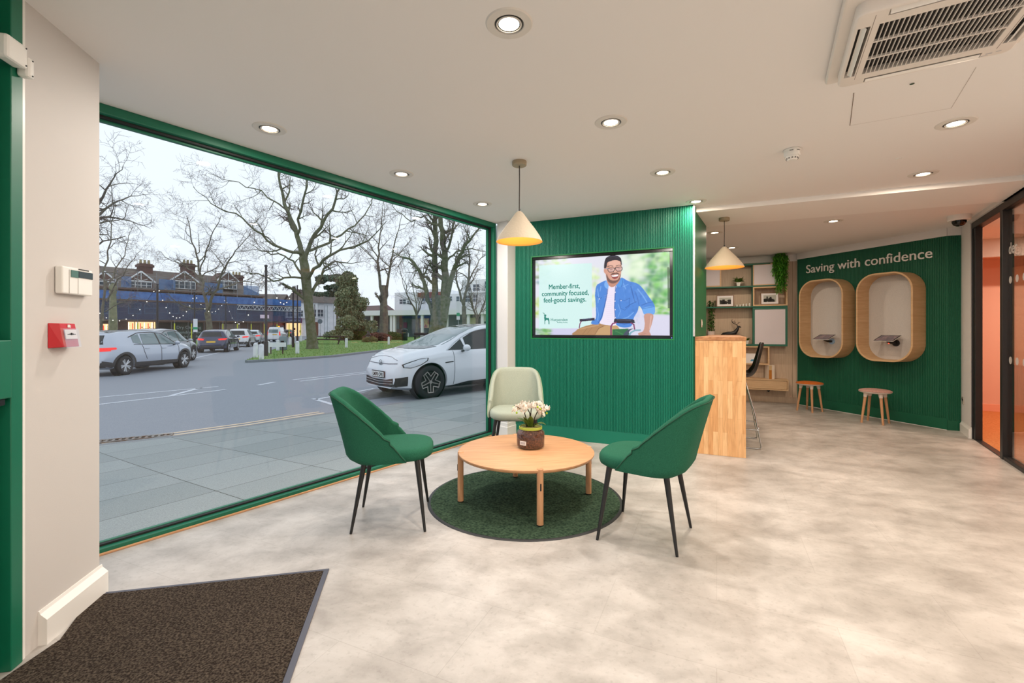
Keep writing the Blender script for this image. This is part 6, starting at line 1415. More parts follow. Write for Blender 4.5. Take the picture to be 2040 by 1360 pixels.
for (xc_, h_) in DX+[(LT-1.5, 0)]:
    MB().bb(xa_, xc_-h_, -1.60, -1.585, 7.25, 8.75).build('netting', NET, sf); xa_ = xc_+h_
MB().bb(0, LT-.5, -1.60, -1.585, 5.65, 6.75).build('blue_sheet', SHEET, sf); MB().bb(0, LS, -1.60, -1.585, 2.9, 5.4).build('netting', NET2, sf)
MB().bb(LT-.8, LS, -1.7, -1.62, 5.7, 6.75).build('blue_sheet', SHEET, sf)
b = MB(); xs = lx(462, P1, P2)[0]; k = 0; zt = 5.45; zb_ = 4.75; y = -1.75; b.tube([(xs, y, zt), (LS, y, zt)], .06, 5); b.tube([(xs, y, zb_), (LS, y, zb_)], .06, 5); x = xs
while x+.7 < LS: b.tube([(x, y, zb_), (x+.35, y, zt)], .045, 4); b.tube([(x+.35, y, zt), (x+.7, y, zb_)], .045, 4); x += .7
b.build('lattice_beam', mat('galvanised', (186, 188, 192), .5), sf)
xs, Yq = lx(518, P1, P2); MB().bb(xs-.9, xs+.6, -1.8, -1.75, lz(634, Yq-1), lz(627, Yq-1)).build('white_notice', mat('notice_pink_white', (226, 206, 222), .6), sf)
# red brick shop right of the terrace
Q1 = Vector((P2.x+1.5, P2.y+8, ZR)); A_ = at(536, 96, ZR); B_ = at(568, 96.5, ZR)
q, L0 = facade('brick_shop', 'small red brick shop beside the end of the scaffolding', 'building', A_, B_); MB().bb(-4, L0-.9, 0, 8, 0, 6.8).build('wall', BRK2, q); b = MB(); b.add([(-4.3, -.3, 6.8), (L0-.8, -.3, 6.8), (L0-.8, 4, 9.2), (-4.3, 4, 9.2), (L0-.8, 8.3, 6.8), (-4.3, 8.3, 6.8)], [(0, 1, 2, 3), (3, 2, 4, 5), (0, 3, 5), (1, 4, 2)]); b.build('roof', SLT, q)
window(q, .9, 3.2, 4.3, 6.3, 0, 4, 1, mat('window_grey', (130, 124, 124), .6)); MB().bb(.2, L0-.2, -.1, -.01, .2, 2.3).build('shopfront', mat('shop_dim', (96, 80, 84), .6), q); MB().bb(-2.2, .4, -.12, -.02, 2.9, 3.6).build('shop_sign', mat('dark_sign', (40, 60, 50), .6), q); text_ob('OK', .7, emis('green_sign', (60, 190, 90), .8), 'lettering', q, ext=.01, align='LEFT', loc=(-1.0, -.15, 3.0))
MB().ball((2.0, -.15, 2.0), .22, 8, 6).build('amber_lamp', emis('amber', (255, 170, 60), 1.4), q)
# white building with purple shop sign
A_ = at(569, 98, ZR); B_ = at(680, 103, ZR); q, L0 = facade('white_building', 'white rendered building with a slate roof and a purple shop sign', 'building', A_, B_)
WR = mat('white_render', (244, 245, 248), .8, noise=(1, (232, 234, 238), 4, .4, .6)); z2 = 7.3
MB().bb(0, L0, 0, 9, 0, z2).build('wall', WR, q); MB().bb(-.15, L0*.56, -.5, 0, 3.9, z2).build('oriel_wall', WR, q)
b = MB(); b.add([(-.4, -.7, z2), (L0*.56, -.7, z2), (L0*.56-2, 4, 9.6), (2.0, 4, 10.6), (-.4, 9.3, z2), (L0+.3, -.35, z2), (L0+.3, 4, 9.5), (L0+.3, 9.3, z2)], [(0, 1, 2, 3), (0, 3, 4), (1, 5, 6, 2), (3, 2, 6), (3, 6, 7, 4), (5, 7, 6)]); b.build('roof', SLT, q)
for (a, c) in ((573, 583), (594, 604), (622, 630), (632, 644)):
    xa, Y = lx(a, A_, B_); xb, _ = lx(c, A_, B_); window(q, xa, xb, lz(631, Y), lz(616 if a > 610 else 618, Y), -.5, 2, 2)
xa, Y = lx(569, A_, B_); xb, _ = lx(601.5, A_, B_); PUR = mat('purple_sign', (100, 52, 92), .6); sgn = MB().bb(xa, xb, -.75, -.05, lz(643, Y), lz(633.5, Y)).build('shop_sign', PUR, q)
text_ob('TIMPSON', .62, mat('sign_white', (230, 232, 236), .5), 'lettering', sgn, ext=.01, off=.01, align='CENTER', loc=((xa+xb)/2, -.78, lz(640, Y)))
o = MB().bb(xa+.2, xb-.2, -.3, -.06, .1, lz(643.5, Y)).build('lit_shopfront', LIT, q); b = MB(); [b.bb(xa+.5+k*.55, xa+.8+k*.55, -.35, -.31, .3+(k % 3)*.5, .8+(k % 3)*.5) for k in range(5)]; b.build('shelves', mat('shop_shelf_dark', (96, 60, 46), .7), o)
xa, _ = lx(626, A_, B_); xb, _ = lx(634, A_, B_); MB().bb(xa, xb, -.1, -.01, .1, lz(641, Y)).build('doorway', mat('brown_door', (120, 84, 66), .7), q)
b = MB(); [b.bb(lx(p_, A_, B_)[0], lx(p_, A_, B_)[0]+.06, -.03, -.005, .6, 6.8) for p_ in (646, 652, 664)]; b.build('downpipe', mat('pipe_grey', (150, 152, 158), .6), q)
# shopping block on the right
A_ = at(722, 88, ZR); B_ = at(1010, 78, ZR); q, L0 = facade('shopping_block', 'flat roofed white shopping block with flats above, on the right', 'building', A_, B_)
CONC = mat('white_concrete', (236, 237, 238), .8); MB().bb(0, L0, -3.0, .0, 4.05, 4.95).build('canopy', CONC, q); MB().bb(0, L0, .3, 10, 0, 4.1).build('wall', mat('shop_back_grey', (94, 104, 110), .7), q)
for px in (757, 795, 801, 855, 903, 945, 972):
    x, Y = lx(px, A_, B_); MB().bb(x-.22, x+.22, -2.6, -2.2, 0, 4.05).build('column', CONC, q)
def pan(a, c, y0, y1, m, name, yy_=.2):
    xa, Y = lx(a, A_, B_); xb, _ = lx(c, A_, B_); return MB().bb(xa, xb, yy_, yy_+.08, lz(y1, Y), lz(y0, Y)).build(name, m, q)
pan(801, 856, 620, 634, mat('blue_fascia', (66, 78, 142), .6), 'blue_fascia', -.1); gz = pan(773, 794, 628, 655, mat('shop_glass_teal', (104, 140, 148), .2), 'shop_glazing'); gz = pan(803, 835, 636, 656, mat('shop_glass', (150, 160, 176), .2), 'shop_glazing'); ps = pan(836, 854, 634, 653, mat('poster_pink', (206, 130, 140), .6, noise=(1.4, (236, 206, 160), 4, .45, .55)), 'window_poster', .1); pan(803, 810, 642, 653, mat('poster_plum', (140, 74, 110), .6), 'window_poster', .1)
pan(857, 874, 634, 656, mat('shop_glass_pale', (156, 176, 180), .2), 'shop_glazing'); pan(884, 905, 618, 634, mat('teal_fascia', (80, 100, 104), .6), 'fascia'); pan(907, 942, 616, 633, mat('grey_fascia', (104, 114, 118), .6), 'fascia'); pan(925, 948, 632, 654, mat('shop_yellow_glow', (222, 216, 180), .5), 'shop_glazing'); pan(946, 960, 618, 634, mat('dark_teal_fascia', (20, 60, 56), .6), 'fascia'); pan(962, 985, 618, 640, CONC, 'fascia'); pan(735, 757, 625, 655, mat('shop_dark', (90, 76, 80), .7), 'shop_glazing')
for (a, c, y0, y1, ydep, m) in ((762, 806, 583, 606, 4, CONC), (800, 858, 577, 606, 5, WR), (858, 905, 586, 606, 5, CONC), (905, 1010, 558, 605, 3, CONC)):
    xa, Y = lx(a, A_, B_); xb, _ = lx(c, A_, B_); Y += ydep; MB().bb(xa, xb, ydep, ydep+7, 4.0, lz(y0, Y)).build('upper_storey', m, q)
for (a, c, y0, y1, m) in ((812, 838, 583, 594, BRK2), (846, 858, 582, 606, BRK2), (836, 842, 572, 606, BRK2), (800, 812, 584, 592, BRK2), (948, 972, 576, 590, mat('pale_panel', (196, 198, 200), .7))):
    xa, Y = lx(a, A_, B_); xb, _ = lx(c, A_, B_); yd = 4.7 if c < 900 else 2.8; MB().bb(xa, xb, yd-.15, yd+.4, max(4.2, lz(y1, Y+5)), lz(y0, Y+5)).build('brick_panel', m, q)
for (a, c, y0, y1, yd) in ((772, 786, 596, 606, 4), (788, 796, 598, 606, 4), (814, 824, 590, 600, 5), (826, 834, 594, 604, 5), (864, 876, 590, 600, 5), (884, 898, 590, 602, 5), (912, 924, 588, 602, 3), (928, 938, 586, 602, 3), (958, 968, 590, 602, 3), (912, 924, 568, 580, 3), (928, 942, 566, 580, 3), (952, 960, 560, 576, 3), (964, 970, 560, 576, 3)):
    xa, Y = lx(a, A_, B_); xb, _ = lx(c, A_, B_); Y += yd; window(q, xa, xb, max(4.95, lz(y1, Y)), lz(y0, Y), yd, 2, 2)
MB().bb(lx(905, A_, B_)[0], lx(1010, A_, B_)[0], 2.2, 3, lz(584, 84), lz(582, 84)).build('balcony_slab', CONC, q)
b = MB(); 
for k in range(14): x = lx(908, A_, B_)[0]+k*.9; b.bb(x, x+.05, 2.25, 2.3, lz(582, 84), lz(577, 84))
b.bb(lx(905, A_, B_)[0], lx(1010, A_, B_)[0], 2.24, 2.31, lz(577.5, 84), lz(577, 84)); b.build('balcony_rail', STEEL, q)
# low brown roofed building between
A_ = at(684, 118, ZR); B_ = at(762, 112, ZR); q, L0 = facade('low_building', 'low dark tiled building between the white building and the shopping block', 'building', A_, B_); MB().bb(0, L0, 0, 6, 0, 5.6).build('wall', BRK, q); b = MB(); b.add([(0, -.3, 5.5), (L0, -.3, 5.5), (L0-1, 3, 7.6), (1, 3, 7.6), (L0, 6.3, 5.5), (0, 6.3, 5.5)], [(0, 1, 2, 3), (3, 2, 4, 5), (0, 3, 5), (1, 4, 2)]); b.build('roof', mat('brown_tiles', (112, 96, 94), .9), q)

# ================================================================== cars. local +x is the nose, origin on the road under the middle
def interp(P, x):
    P = sorted(P)
    if x <= P[0][0]: return P[0][1]
    for i in range(len(P)-1):
        if x <= P[i+1][0]:
            t = (x-P[i][0])/(P[i+1][0]-P[i][0]); t = t*t*(3-2*t)*.35+t*.65; return P[i][1]+(P[i+1][1]-P[i][1])*t
    return P[-1][1]
RUB = mat('tyre_rubber', (34, 35, 38), .8); CGL = mat('car_glass', (22, 30, 34), .05, spec=.5); CGL2 = mat('car_glass_light', (104, 124, 128), .04, spec=.9); CBL = mat('car_black_trim', (30, 31, 33), .45); CLAD = mat('grey_cladding', (58, 58, 60), .7)
RLT = mat('rear_lamp_red', (200, 30, 34), .2, emit=((255, 50, 40), .5)); RLT0 = mat('rear_lamp_dull', (150, 24, 34), .2); HLT = mat('headlamp', (206, 214, 224), .1); PLW = mat('plate_white', (228, 230, 228), .5); PLY = mat('plate_yellow', (226, 180, 60), .5)
def car(label, loc, rz, spec, paint, group=None):
    t = thing('car', label, 'car', loc, rz, group); L, W, zt, zs = spec['L'], spec['W'], spec['top'], spec['sh']; hw = W/2; zb0 = spec.get('zb', .20)
    # smoothed profiles
    N = 72; xs = [-L/2+L*(1-math.cos(math.pi*i/N))/2 if False else -L/2+L*i/N for i in range(N+1)]
    def sm(P): 
        r = [interp(P, x) for x in xs]
        for _ in range(2): r = [r[0]]+[(r[i-1]+2*r[i]+r[i+1])/4 for i in range(1, N)]+[r[-1]]
        return r
    T_ = sm(zt); S_ = sm(zs); cab = spec['cab']; vs = []; m = None
    for i, x in enumerate(xs):
        e = abs(x)/(L/2); w = hw*(1-.30*max(0, (e-.62)/.38)**2.6); w *= 1 if e < .985 else .97
        top, sh = max(T_[i], S_[i]+.015), S_[i]; zb = zb0+spec.get('lift', .12)*max(0, (e-.82)/.18)**1.5
        c = max(0, min(1, (top-sh-.06)/.42)); wr = w*(.80-.12*c)
        half = [(0, zb), (w*.80, zb), (w*.95, zb+.05), (w*.99, zb+.16), (w, zb+(sh-zb)*.45), (w*.995, sh-.16*(sh-zb)), (w*.965, sh-.02), (w*.945, sh+.01*c)]
        for k in range(1, 7): f = k/7; half.append((w*.94+(wr-w*.94)*f**(1.15), sh+(top-.05*c-.01-sh)*f))
        half += [(wr*.96, top-.035*c-.006), (wr*.80, top-.012*c-.003), (wr*.5, top-.002), (0, top)]
        sec = [(x, y, z) for y, z in half]+[(x, -y, z) for y, z in reversed(half[1:-1])]; m = len(sec); vs += sec
    fs = [(i*m+k, (i+1)*m+k, (i+1)*m+(k+1) % m, i*m+(k+1) % m) for i in range(N) for k in range(m)]+[tuple(range(m)), tuple(N*m+k for k in reversed(range(m)))]
    b = MB(); b.add(vs, fs); body = b.build('body', paint, None); fixn(body)
    bv = BVHTree.FromPolygons([v.co.copy() for v in body.data.vertices], [list(p.vertices) for p in body.data.polygons])
    wx = spec['wheels']; R = spec['wr']; cb = MB()
    for x in wx:
        for s in (-1, 1): cb.tube([(x, s*(hw-.26), R), (x, s*(hw+.3), R)], R+.055, 40)
    cut = cb.build('cut'); boolean(body, cut); body.parent = t
    body.data.polygons.foreach_set('use_smooth', [True]*len(body.data.polygons)); body.data.set_sharp_from_angle(angle=math.radians(34))
    def cast(d, a, c, off):
        if d == 'L': o, v = Vector((a, 3, c)), Vector((0, -1, 0))
        elif d == 'R': o, v = Vector((a, -3, c)), Vector((0, 1, 0))
        elif d == 'F': o, v = Vector((5, a, c)), Vector((-1, 0, 0))
        elif d == 'B': o, v = Vector((-5, a, c)), Vector((1, 0, 0))
        else: o, v = Vector((a, c, 3)), Vector((0, 0, -1))
        h, nrm, _, _ = bv.ray_cast(o, v)
        return None if h is None else h-v*off*.3+nrm*off*.8*(1 if nrm.dot(v) < 0 else -1)
    def lerp_pl(P, f):
        P = [Vector(p) for p in P]; Ls = [0]
        for i in range(len(P)-1): Ls.append(Ls[-1]+(P[i+1]-P[i]).length)
        s = f*Ls[-1]
        for i in range(len(P)-1):
            if s <= Ls[i+1]+1e-9: return P[i].lerp(P[i+1], (s-Ls[i])/max(1e-9, Ls[i+1]-Ls[i]))
        return P[-1]
    def patch(name, d, lo, up, mt, off=.006, n=18, r=8, parent=None, both=False):
        res = None
        for dd in ((d, {'L': 'R', 'R': 'L'}.get(d)) if both else (d,)):
            g = []; ok = True
            for j in range(r+1):
                for i in range(n+1):
                    a = lerp_pl(lo, i/n); c = lerp_pl(up, i/n); q = a.lerp(c, j/r); h = cast(dd, q.x, q.y, off)
                    if h is None: h = g[-1] if g else Vector((0, 0, 0)); 
                    g.append(h)
            b = MB(); b.add(g, [(j*(n+1)+i, j*(n+1)+i+1, (j+1)*(n+1)+i+1, (j+1)*(n+1)+i) for j in range(r) for i in range(n)]); res = fixn(b.build(name, mt, parent or t, smooth=60))
        return res
    def seam(pts, d, w=.012, mt=CBL, name='panel_seam', off=.004, both=False):
        for dd in ((d, {'L': 'R', 'R': 'L'}.get(d)) if both else (d,)):
            P_ = [cast(dd, *lerp_pl(pts, i/16), off) for i in range(17)]; P_ = [p for p in P_ if p is not None]
            if len(P_) > 2: MB().tube(P_, w/2, 5).build(name, mt, t, smooth=80)
    # wheels
    for x in wx:
        for s in (-1, 1):
            M = Matrix.Rotation(-math.pi/2*s, 3, 'X'); c = (x, s*(hw-.115), R); ww = .105
            wl = MB().lathe([(R*.70, ww), (R*.78, ww+.004), (R*.93, ww-.002), (R*.985, ww-.02), (R, ww-.05), (R, -.07), (R*.9, -.09), (R*.6, -.09), (R*.6, ww-.05)], 40, c=c, M=M, close=True).build('tyre', RUB, t, smooth=40)
            rd = MB().lathe([(.0001, ww-.035), (R*.60, ww-.035), (R*.66, ww-.012), (R*.70, ww+.002), (R*.715, ww-.004), (R*.70, ww-.03)], 40, c=c, M=M, caps=False).build('rim', spec['rimdark'], wl, smooth=40)
            sp = MB(); ns = 5; st = spec['spoke']
            for k in range(ns):
                a = 2*math.pi*k/ns+(.3 if x > 0 else .8)
                def pt(r_, an, h): return tuple(Vector(c)+M @ Vector((r_*math.cos(an), r_*math.sin(an), h)))
                h = ww-.012
                if st == 'star':
                    ri = R*.34; ro = R*.655; am = a+math.pi/ns; an2 = a+2*math.pi/ns
                    sp.tube([pt(ro, a-.26, h), pt(ro, a+.26, h), pt(ri, am, h-.01), pt(ro, an2-.26, h)], .015, 5); sp.tube([pt(.03, a, h-.012), pt(ro, a+.04, h-.006)], .011, 5)
                else:
                    for sg in (-1, 1): sp.tube([pt(.035, a+sg*.15, h-.012), pt(R*.64, a+sg*.21, h)], [.020, .016], 5)
                    sp.tube([pt(.1, a, h-.02), pt(R*.6, a, h-.012)], [.012, .010], 4)
            sp.tube([pt(.0, 0, h-.03), pt(.0001, 0, h+.006)], .036, 12)
            sp.build('spokes', spec['rim'], rd, smooth=50)
            # dark arch lining and cladding ring
            MB().lathe([(.0001, -.13), (R+.05, -.13), (R+.053, .06), (R+.045, .06), (R+.042, -.12), (.0001, -.12)], 36, c=(x, s*(hw-.13), R), M=M).build('arch_lining', CBL, t, smooth=40)
    if spec.get('clad'):
        for x in wx:
            lo_ = [(x+(R+.052)*math.cos(math.radians(-4+188*k/24)), R+(R+.052)*math.sin(math.radians(-4+188*k/24))) for k in range(25)]
            up_ = [(x+(R+.125)*math.cos(math.radians(-4+188*k/24)), R+(R+.125)*math.sin(math.radians(-4+188*k/24))) for k in range(25)]
            lo_ = [(a, max(zb0+.05, z)) for a, z in lo_]; up_ = [(a, max(zb0+.05, z)) for a, z in up_]
            patch('arch_cladding', 'L', lo_, up_, CLAD, n=36, r=3, both=True)
        patch('sill_cladding', 'L', [(wx[1]+R+.06, zb0+.03), (wx[0]-R-.06, zb0+.03)], [(wx[1]+R+.09, zb0+.20), (wx[0]-R-.09, zb0+.17)], CLAD, both=True)
        patch('bumper_cladding', 'L', [(-L/2+.06, .36), (wx[1]-R-.08, zb0+.05)], [(-L/2+.04, .52), (wx[1]-R-.12, .46)], CLAD, both=True)
    if spec.get('roofm'): patch('roof_panel', 'T', [(L/2-1.75, -.56), (L/2-1.70, 0), (L/2-1.75, .56)], [(-L/2+.5, -.54), (-L/2+.42, 0), (-L/2+.5, .54)], spec['roofm'], n=14, r=14)
    # parts listed by the spec
    for (nm, d, lo, up, mt, both) in spec['patches']: patch(nm, d, lo, up, mt, both=both)
    for (d, pts, w, mt, nm, both) in spec['seams']: seam(pts, d, w, mt, nm, both=both)
    # mirrors
    mx, mz = spec['mirror']
    for s in (-1, 1):
        b = MB(); b.ball((mx, s*(hw+.10), mz), .105, 12, 8, (.75, .95, .72)); o = b.build('wing_mirror', spec.get('mirmat', paint), t, smooth=80); MB().bar((mx+.02, s*(hw-.06), mz-.08), (mx, s*(hw+.06), mz-.05), .06, .03).build('mirror_arm', CBL, o)
    for hx, hz in spec['handles']:
        for s, dd in ((1, 'L'), (-1, 'R')):
            p = cast(dd, hx, hz, .01)
            if p: MB().box(p+Vector((0, s*.008, 0)), (.19, .022, .028)).build('door_handle', paint, t, bevel=.006)
    return t, cast
IDP = mat('pearl_white_paint', (214, 220, 228), .22, coat=1.0); 
ev = dict(lift=.04, L=4.26, W=1.81, zb=.19, wheels=(1.43, -1.40), wr=.345, spoke='star', rim=mat('bronze_grey_alloy', (158, 154, 150), .35, metal=.5), rimdark=mat('rim_black', (22, 22, 24), .5), cab=(1.2, -2),
 top=[(2.13, .60), (2.10, .76), (2.0, .87), (1.8, .95), (1.5, 1.01), (1.2, 1.07), (.9, 1.19), (.5, 1.36), (.2, 1.475), (-.2, 1.545), (-.7, 1.565), (-1.3, 1.50), (-1.7, 1.38), (-1.95, 1.12), (-2.08, .9), (-2.13, .62)],
 sh=[(2.13, .56), (2.05, .74), (1.9, .82), (1.5, .89), (1.1, .95), (.6, .965), (-.5, .98), (-1.5, 1.02), (-2.13, .6)],
 patches=[('windscreen', 'F', [(-.70, 1.10), (-.4, 1.065), (0, 1.055), (.4, 1.065), (.70, 1.10)], [(-.555, 1.47), (0, 1.50), (.555, 1.47)], CGL2, False),
  ('scuttle', 'T', [(1.42, -.60), (1.50, 0), (1.42, .60)], [(1.17, -.70), (1.27, 0), (1.17, .70)], mat('scuttle_black', (70, 78, 88), .08), False),
  ('side_window', 'L', [(.98, .985), (.52, .985)], [(.90, 1.02), (.56, 1.215)], CGL, True), ('side_window', 'L', [(.48, .985), (-.48, 1.0)], [(.48, 1.24), (.18, 1.375), (-.1, 1.43), (-.46, 1.455)], CGL, True), ('side_window', 'L', [(-.54, 1.0), (-1.32, 1.06)], [(-.54, 1.455), (-1.0, 1.43), (-1.38, 1.33)], CGL, True),
  ('roof_panel', 'T', [(.08, -.50), (.14, 0), (.08, .50)], [(-1.9+.4, -.48), (-1.5, 0), (-1.5, .48)], CGL, False),
  ('rear_window', 'B', [(-.55, 1.06), (.55, 1.06)], [(-.50, 1.36), (.50, 1.36)], CGL, False), ('rear_lamp', 'B', [(.3, .86), (.72, .88)], [(.3, .97), (.66, .98)], RLT0, False), ('rear_lamp', 'B', [(-.72, .88), (-.3, .86)], [(-.66, .98), (-.3, .97)], RLT0, False),
  ('lower_grille', 'F', [(-.655, .27), (0, .25), (.655, .27)], [(-.655, .45), (-.3, .40), (0, .395), (.3, .40), (.655, .45)], CBL, False), ('corner_intake', 'L', [(2.10, .275), (1.90, .29)], [(2.10, .45), (1.90, .48)], CBL, True),
  ('sill_trim', 'L', [(.92, .19), (-1.05, .19)], [(.88, .24), (.5, .30), (-1.0, .32)], CBL, True)],
 seams=[('F', [(-.62, .735), (-.3, .72), (0, .715), (.3, .72), (.62, .735)], .018, mat('chrome_dark', (120, 126, 136), .2, metal=.6), 'light_bar', False), ('F', [(-.57, .33), (0, .30), (.57, .33)], .012, CHROME, 'grille_bar', False), ('F', [(-.57, .385), (0, .35), (.57, .385)], .012, CHROME, 'grille_bar', False),
  ('L', [(.86, .97), (.84, .6), (.86, .26)], .010, mat('seam_grey3', (120, 126, 132), .6), 'panel_seam', True), ('L', [(-.52, .98), (-.54, .6), (-.52, .3)], .010, mat('seam_grey3', (120, 126, 132), .6), 'panel_seam', True), ('L', [(1.0, .985), (.72, 1.16), (.4, 1.31), (.1, 1.40), (-.3, 1.47), (-1.2, 1.44)], .026, mat('silver_rail', (196, 204, 212), .3, metal=.3), 'roof_rail', True), ('T', [(2.0, -.52), (1.86, -.62), (1.6, -.66)], .008, mat('seam_grey3', (120, 126, 132), .6), 'panel_seam', False), ('F', [(-.58, .80), (-.3, .855), (0, .87), (.3, .855), (.58, .80)], .008, mat('seam_grey3', (120, 126, 132), .6), 'panel_seam', False), ('L', [(1.08, .73), (.88, .745)], .022, CBL, 'side_badge', True)],
 mirror=(.60, 1.03), handles=((-.32, .83), (-1.25, .85)))
wn = gp_(857, 794); fd = Vector((-.735, -.678, 0)).normalized(); ld_ = Vector((-fd.y, fd.x, 0)); S_EV = 1.10
cc = Vector((wn.x, wn.y, ZR))-fd*1.43*S_EV-ld_*.86*S_EV
evt, cast = car('white electric hatchback parked at the kerb, nose towards the window, right of centre', cc, math.atan2(fd.y, fd.x), ev, IDP); evt.scale = (S_EV, S_EV, S_EV)
# headlamps, emblem and number plate of the electric car
for s in (-1, 1):
    pts_lo = [(.70, .60), (.84, .615)]; 
    g = []; n = 14; r = 6
    lo = [(1.985, .66), (1.86, .645), (1.66, .70), (1.50, .79)]; up = [(2.00, .72), (1.86, .775), (1.66, .835), (1.48, .845)]
    def pl(P, f): k = f*(len(P)-1); i = min(len(P)-2, int(k)); t_ = k-i; return (P[i][0]*(1-t_)+P[i+1][0]*t_, P[i][1]*(1-t_)+P[i+1][1]*t_)
    for (nm, sh_, mt, off) in (('headlamp', 1.0, CBL, .004), ('headlamp_lens', .80, HLT, .008)):
        g = []
        for j in range(r+1):
            for i in range(n+1):
                a, c = pl(lo, i/n), pl(up, i/n); f = .5+(j/r-.5)*sh_; x = a[0]*(1-f)+c[0]*f; z = a[1]*(1-f)+c[1]*f; x = 1.74+(x-1.74)*(1 if sh_ == 1 else .90)
                h = cast('L' if s > 0 else 'R', x, z, off); g.append(h if h else g[-1])
        b = MB(); b.add(g, [(j*(n+1)+i, j*(n+1)+i+1, (j+1)*(n+1)+i+1, (j+1)*(n+1)+i) for j in range(r) for i in range(n)]); fixn(b.build(nm, mt, evt, smooth=60))
h0 = cast('F', 0, .72, .012); em = MB(); M = Matrix.Rotation(math.pi/2, 3, 'Y')
em.lathe([(.062, -.004), (.072, -.004), (.072, .004), (.062, .004)], 28, c=tuple(h0), M=M, close=True)
for (a, c) in (((-.03, .05), (-.008, .005)), ((.03, .05), (.008, .005)), ((-.008, .005), (0, .03)), ((.008, .005), (0, .03)), ((-.052, .03), (-.022, -.05)), ((.052, .03), (.022, -.05)), ((-.022, -.05), (0, -.005)), ((.022, -.05), (0, -.005))): em.tube([(h0.x+.003, a[0], h0.z+a[1]), (h0.x+.003, c[0], h0.z+c[1])], .005, 4)
em.build('emblem', CHROME, evt)
h0 = cast('F', 0, .50, .02); pl_ = MB().bb(h0.x, h0.x+.012, -.26, .26, .445, .555).build('number_plate', PLW, evt); MB().bb(h0.x-.004, h0.x+.008, -.275, .275, .43, .57).build('plate_holder', GASKET, evt)
text_ob('LM70 OVJ', .105, GASKET, 'plate_characters', pl_, ext=.001, off=.002, M=Matrix.Rotation(math.pi/2, 4, 'Z'), loc=(h0.x+.0145, 0, .463))
# silver crossover and the others share a body plan
def suv(L=4.14, W=1.78, H=1.55, paint_roof=None, rim=None, dark=None, brake=RLT, plate=True, clad=True, rear_only=False, hatch=False):
    l = L/2; R = .335 if not hatch else .31
    d = dict(L=L, W=W, zb=.22, wheels=(l-.80, -l+.74), wr=R, spoke='five', rim=rim or mat('silver_alloy', (206, 208, 212), .3, metal=.2), rimdark=dark or mat('rim_dark', (60, 60, 64), .5), cab=(0, 0), clad=clad,
     top=[(l, .58), (l-.05, .78), (l-.2, .92), (l-.5, .99), (l-.95, 1.05), (l-1.15, 1.12), (l-1.6, H-.13), (l-1.9, H-.03), (l-2.6, H), (-l+.9, H-.03), (-l+.45, H-.09), (-l+.20, 1.18), (-l+.05, .98), (-l, .62)],
     sh=[(l, .55), (l-.1, .72), (l-.4, .84), (l-1.0, .94), (0, .97), (-l+.4, 1.02), (-l, .60)],
     patches=[('windscreen', 'F', [(-.66, 1.10), (0, 1.08), (.66, 1.10)], [(-.54, H-.11), (0, H-.07), (.54, H-.11)], CGL2, False),
      ('side_window', 'L', [(l-1.22, .995), (l-2.10, 1.0)], [(l-1.34, 1.08), (l-1.72, H-.20), (l-2.10, H-.13)], CGL2, True), ('side_window', 'L', [(l-2.18, 1.0), (l-2.98, 1.02)], [(l-2.18, H-.13), (l-2.9, H-.15)], CGL2, True), ('side_window', 'L', [(l-3.04, 1.03), (l-3.40, 1.10)], [(l-3.0, H-.155), (l-3.36, H-.22)], CGL2, True),
      ('window_surround', 'L', [(l-2.18, 1.0), (l-2.10, 1.0)], [(l-2.18, H-.13), (l-2.10, H-.13)], CBL, True),
      ('rear_window', 'B', [(-.60, 1.06), (.60, 1.06)], [(-.50, H-.19), (.50, H-.19)], CGL, False),
      ('rear_lamp', 'B', [(.42, .82), (.80, .84)], [(.42, .93), (.74, .95)], brake, False), ('rear_lamp', 'B', [(-.80, .84), (-.42, .82)], [(-.74, .95), (-.42, .93)], brake, False), ('rear_lamp', 'L', [(-l+.06, .83), (-l+.42, .90)], [(-l+.08, .95), (-l+.40, .96)], brake, True),
      ('rear_bumper', 'B', [(-.70, .30), (.70, .30)], [(-.76, .48), (.76, .48)], CLAD, False), ('headlamp', 'L', [(l-.08, .68), (l-.5, .74)], [(l-.10, .78), (l-.5, .82)], HLT, True), ('lower_grille', 'F', [(-.6, .32), (.6, .32)], [(-.6, .62), (.6, .62)], CBL, False),
      ('rear_plate', 'B', [(-.26, .66), (.26, .66)], [(-.26, .77), (.26, .77)], PLY, False)],
     seams=[('L', [(l-1.18, .97), (l-1.16, .6), (l-1.1, .36)], .012, CBL, 'panel_seam', True), ('L', [(l-2.14, .98), (l-2.12, .36)], .012, CBL, 'panel_seam', True), ('L', [(l-3.05, 1.0), (l-3.0, .8), (l-2.86, .5)], .012, CBL, 'panel_seam', True), ('L', [(l-1.2, 1.03), (l-1.75, H-.15), (l-2.3, H-.09), (l-3.0, H-.11), (l-3.5, H-.26)], .03, CBL, 'roof_trim', True), ('L', [(l-1.2, .985), (l-3.4, 1.04)], .02, CBL, 'window_trim', True)],
     mirror=(l-1.42, 1.04), handles=((l-2.0, .86), (l-2.85, .88)))
    return d
def car_at(label, px, py, hd, spec, paint, corner=None, group='cars on the road outside'):
    """px, py: where a chosen point of the car meets the road; corner=(x, y) in car axes; hd: direction of the nose"""
    h = Vector((hd[0], hd[1], 0)).normalized(); l = Vector((-h.y, h.x, 0)); p = gp_(px, py); c = p-h*corner[0]-l*corner[1]; return car(label, c, math.atan2(h.y, h.x), spec, paint, group)[0]
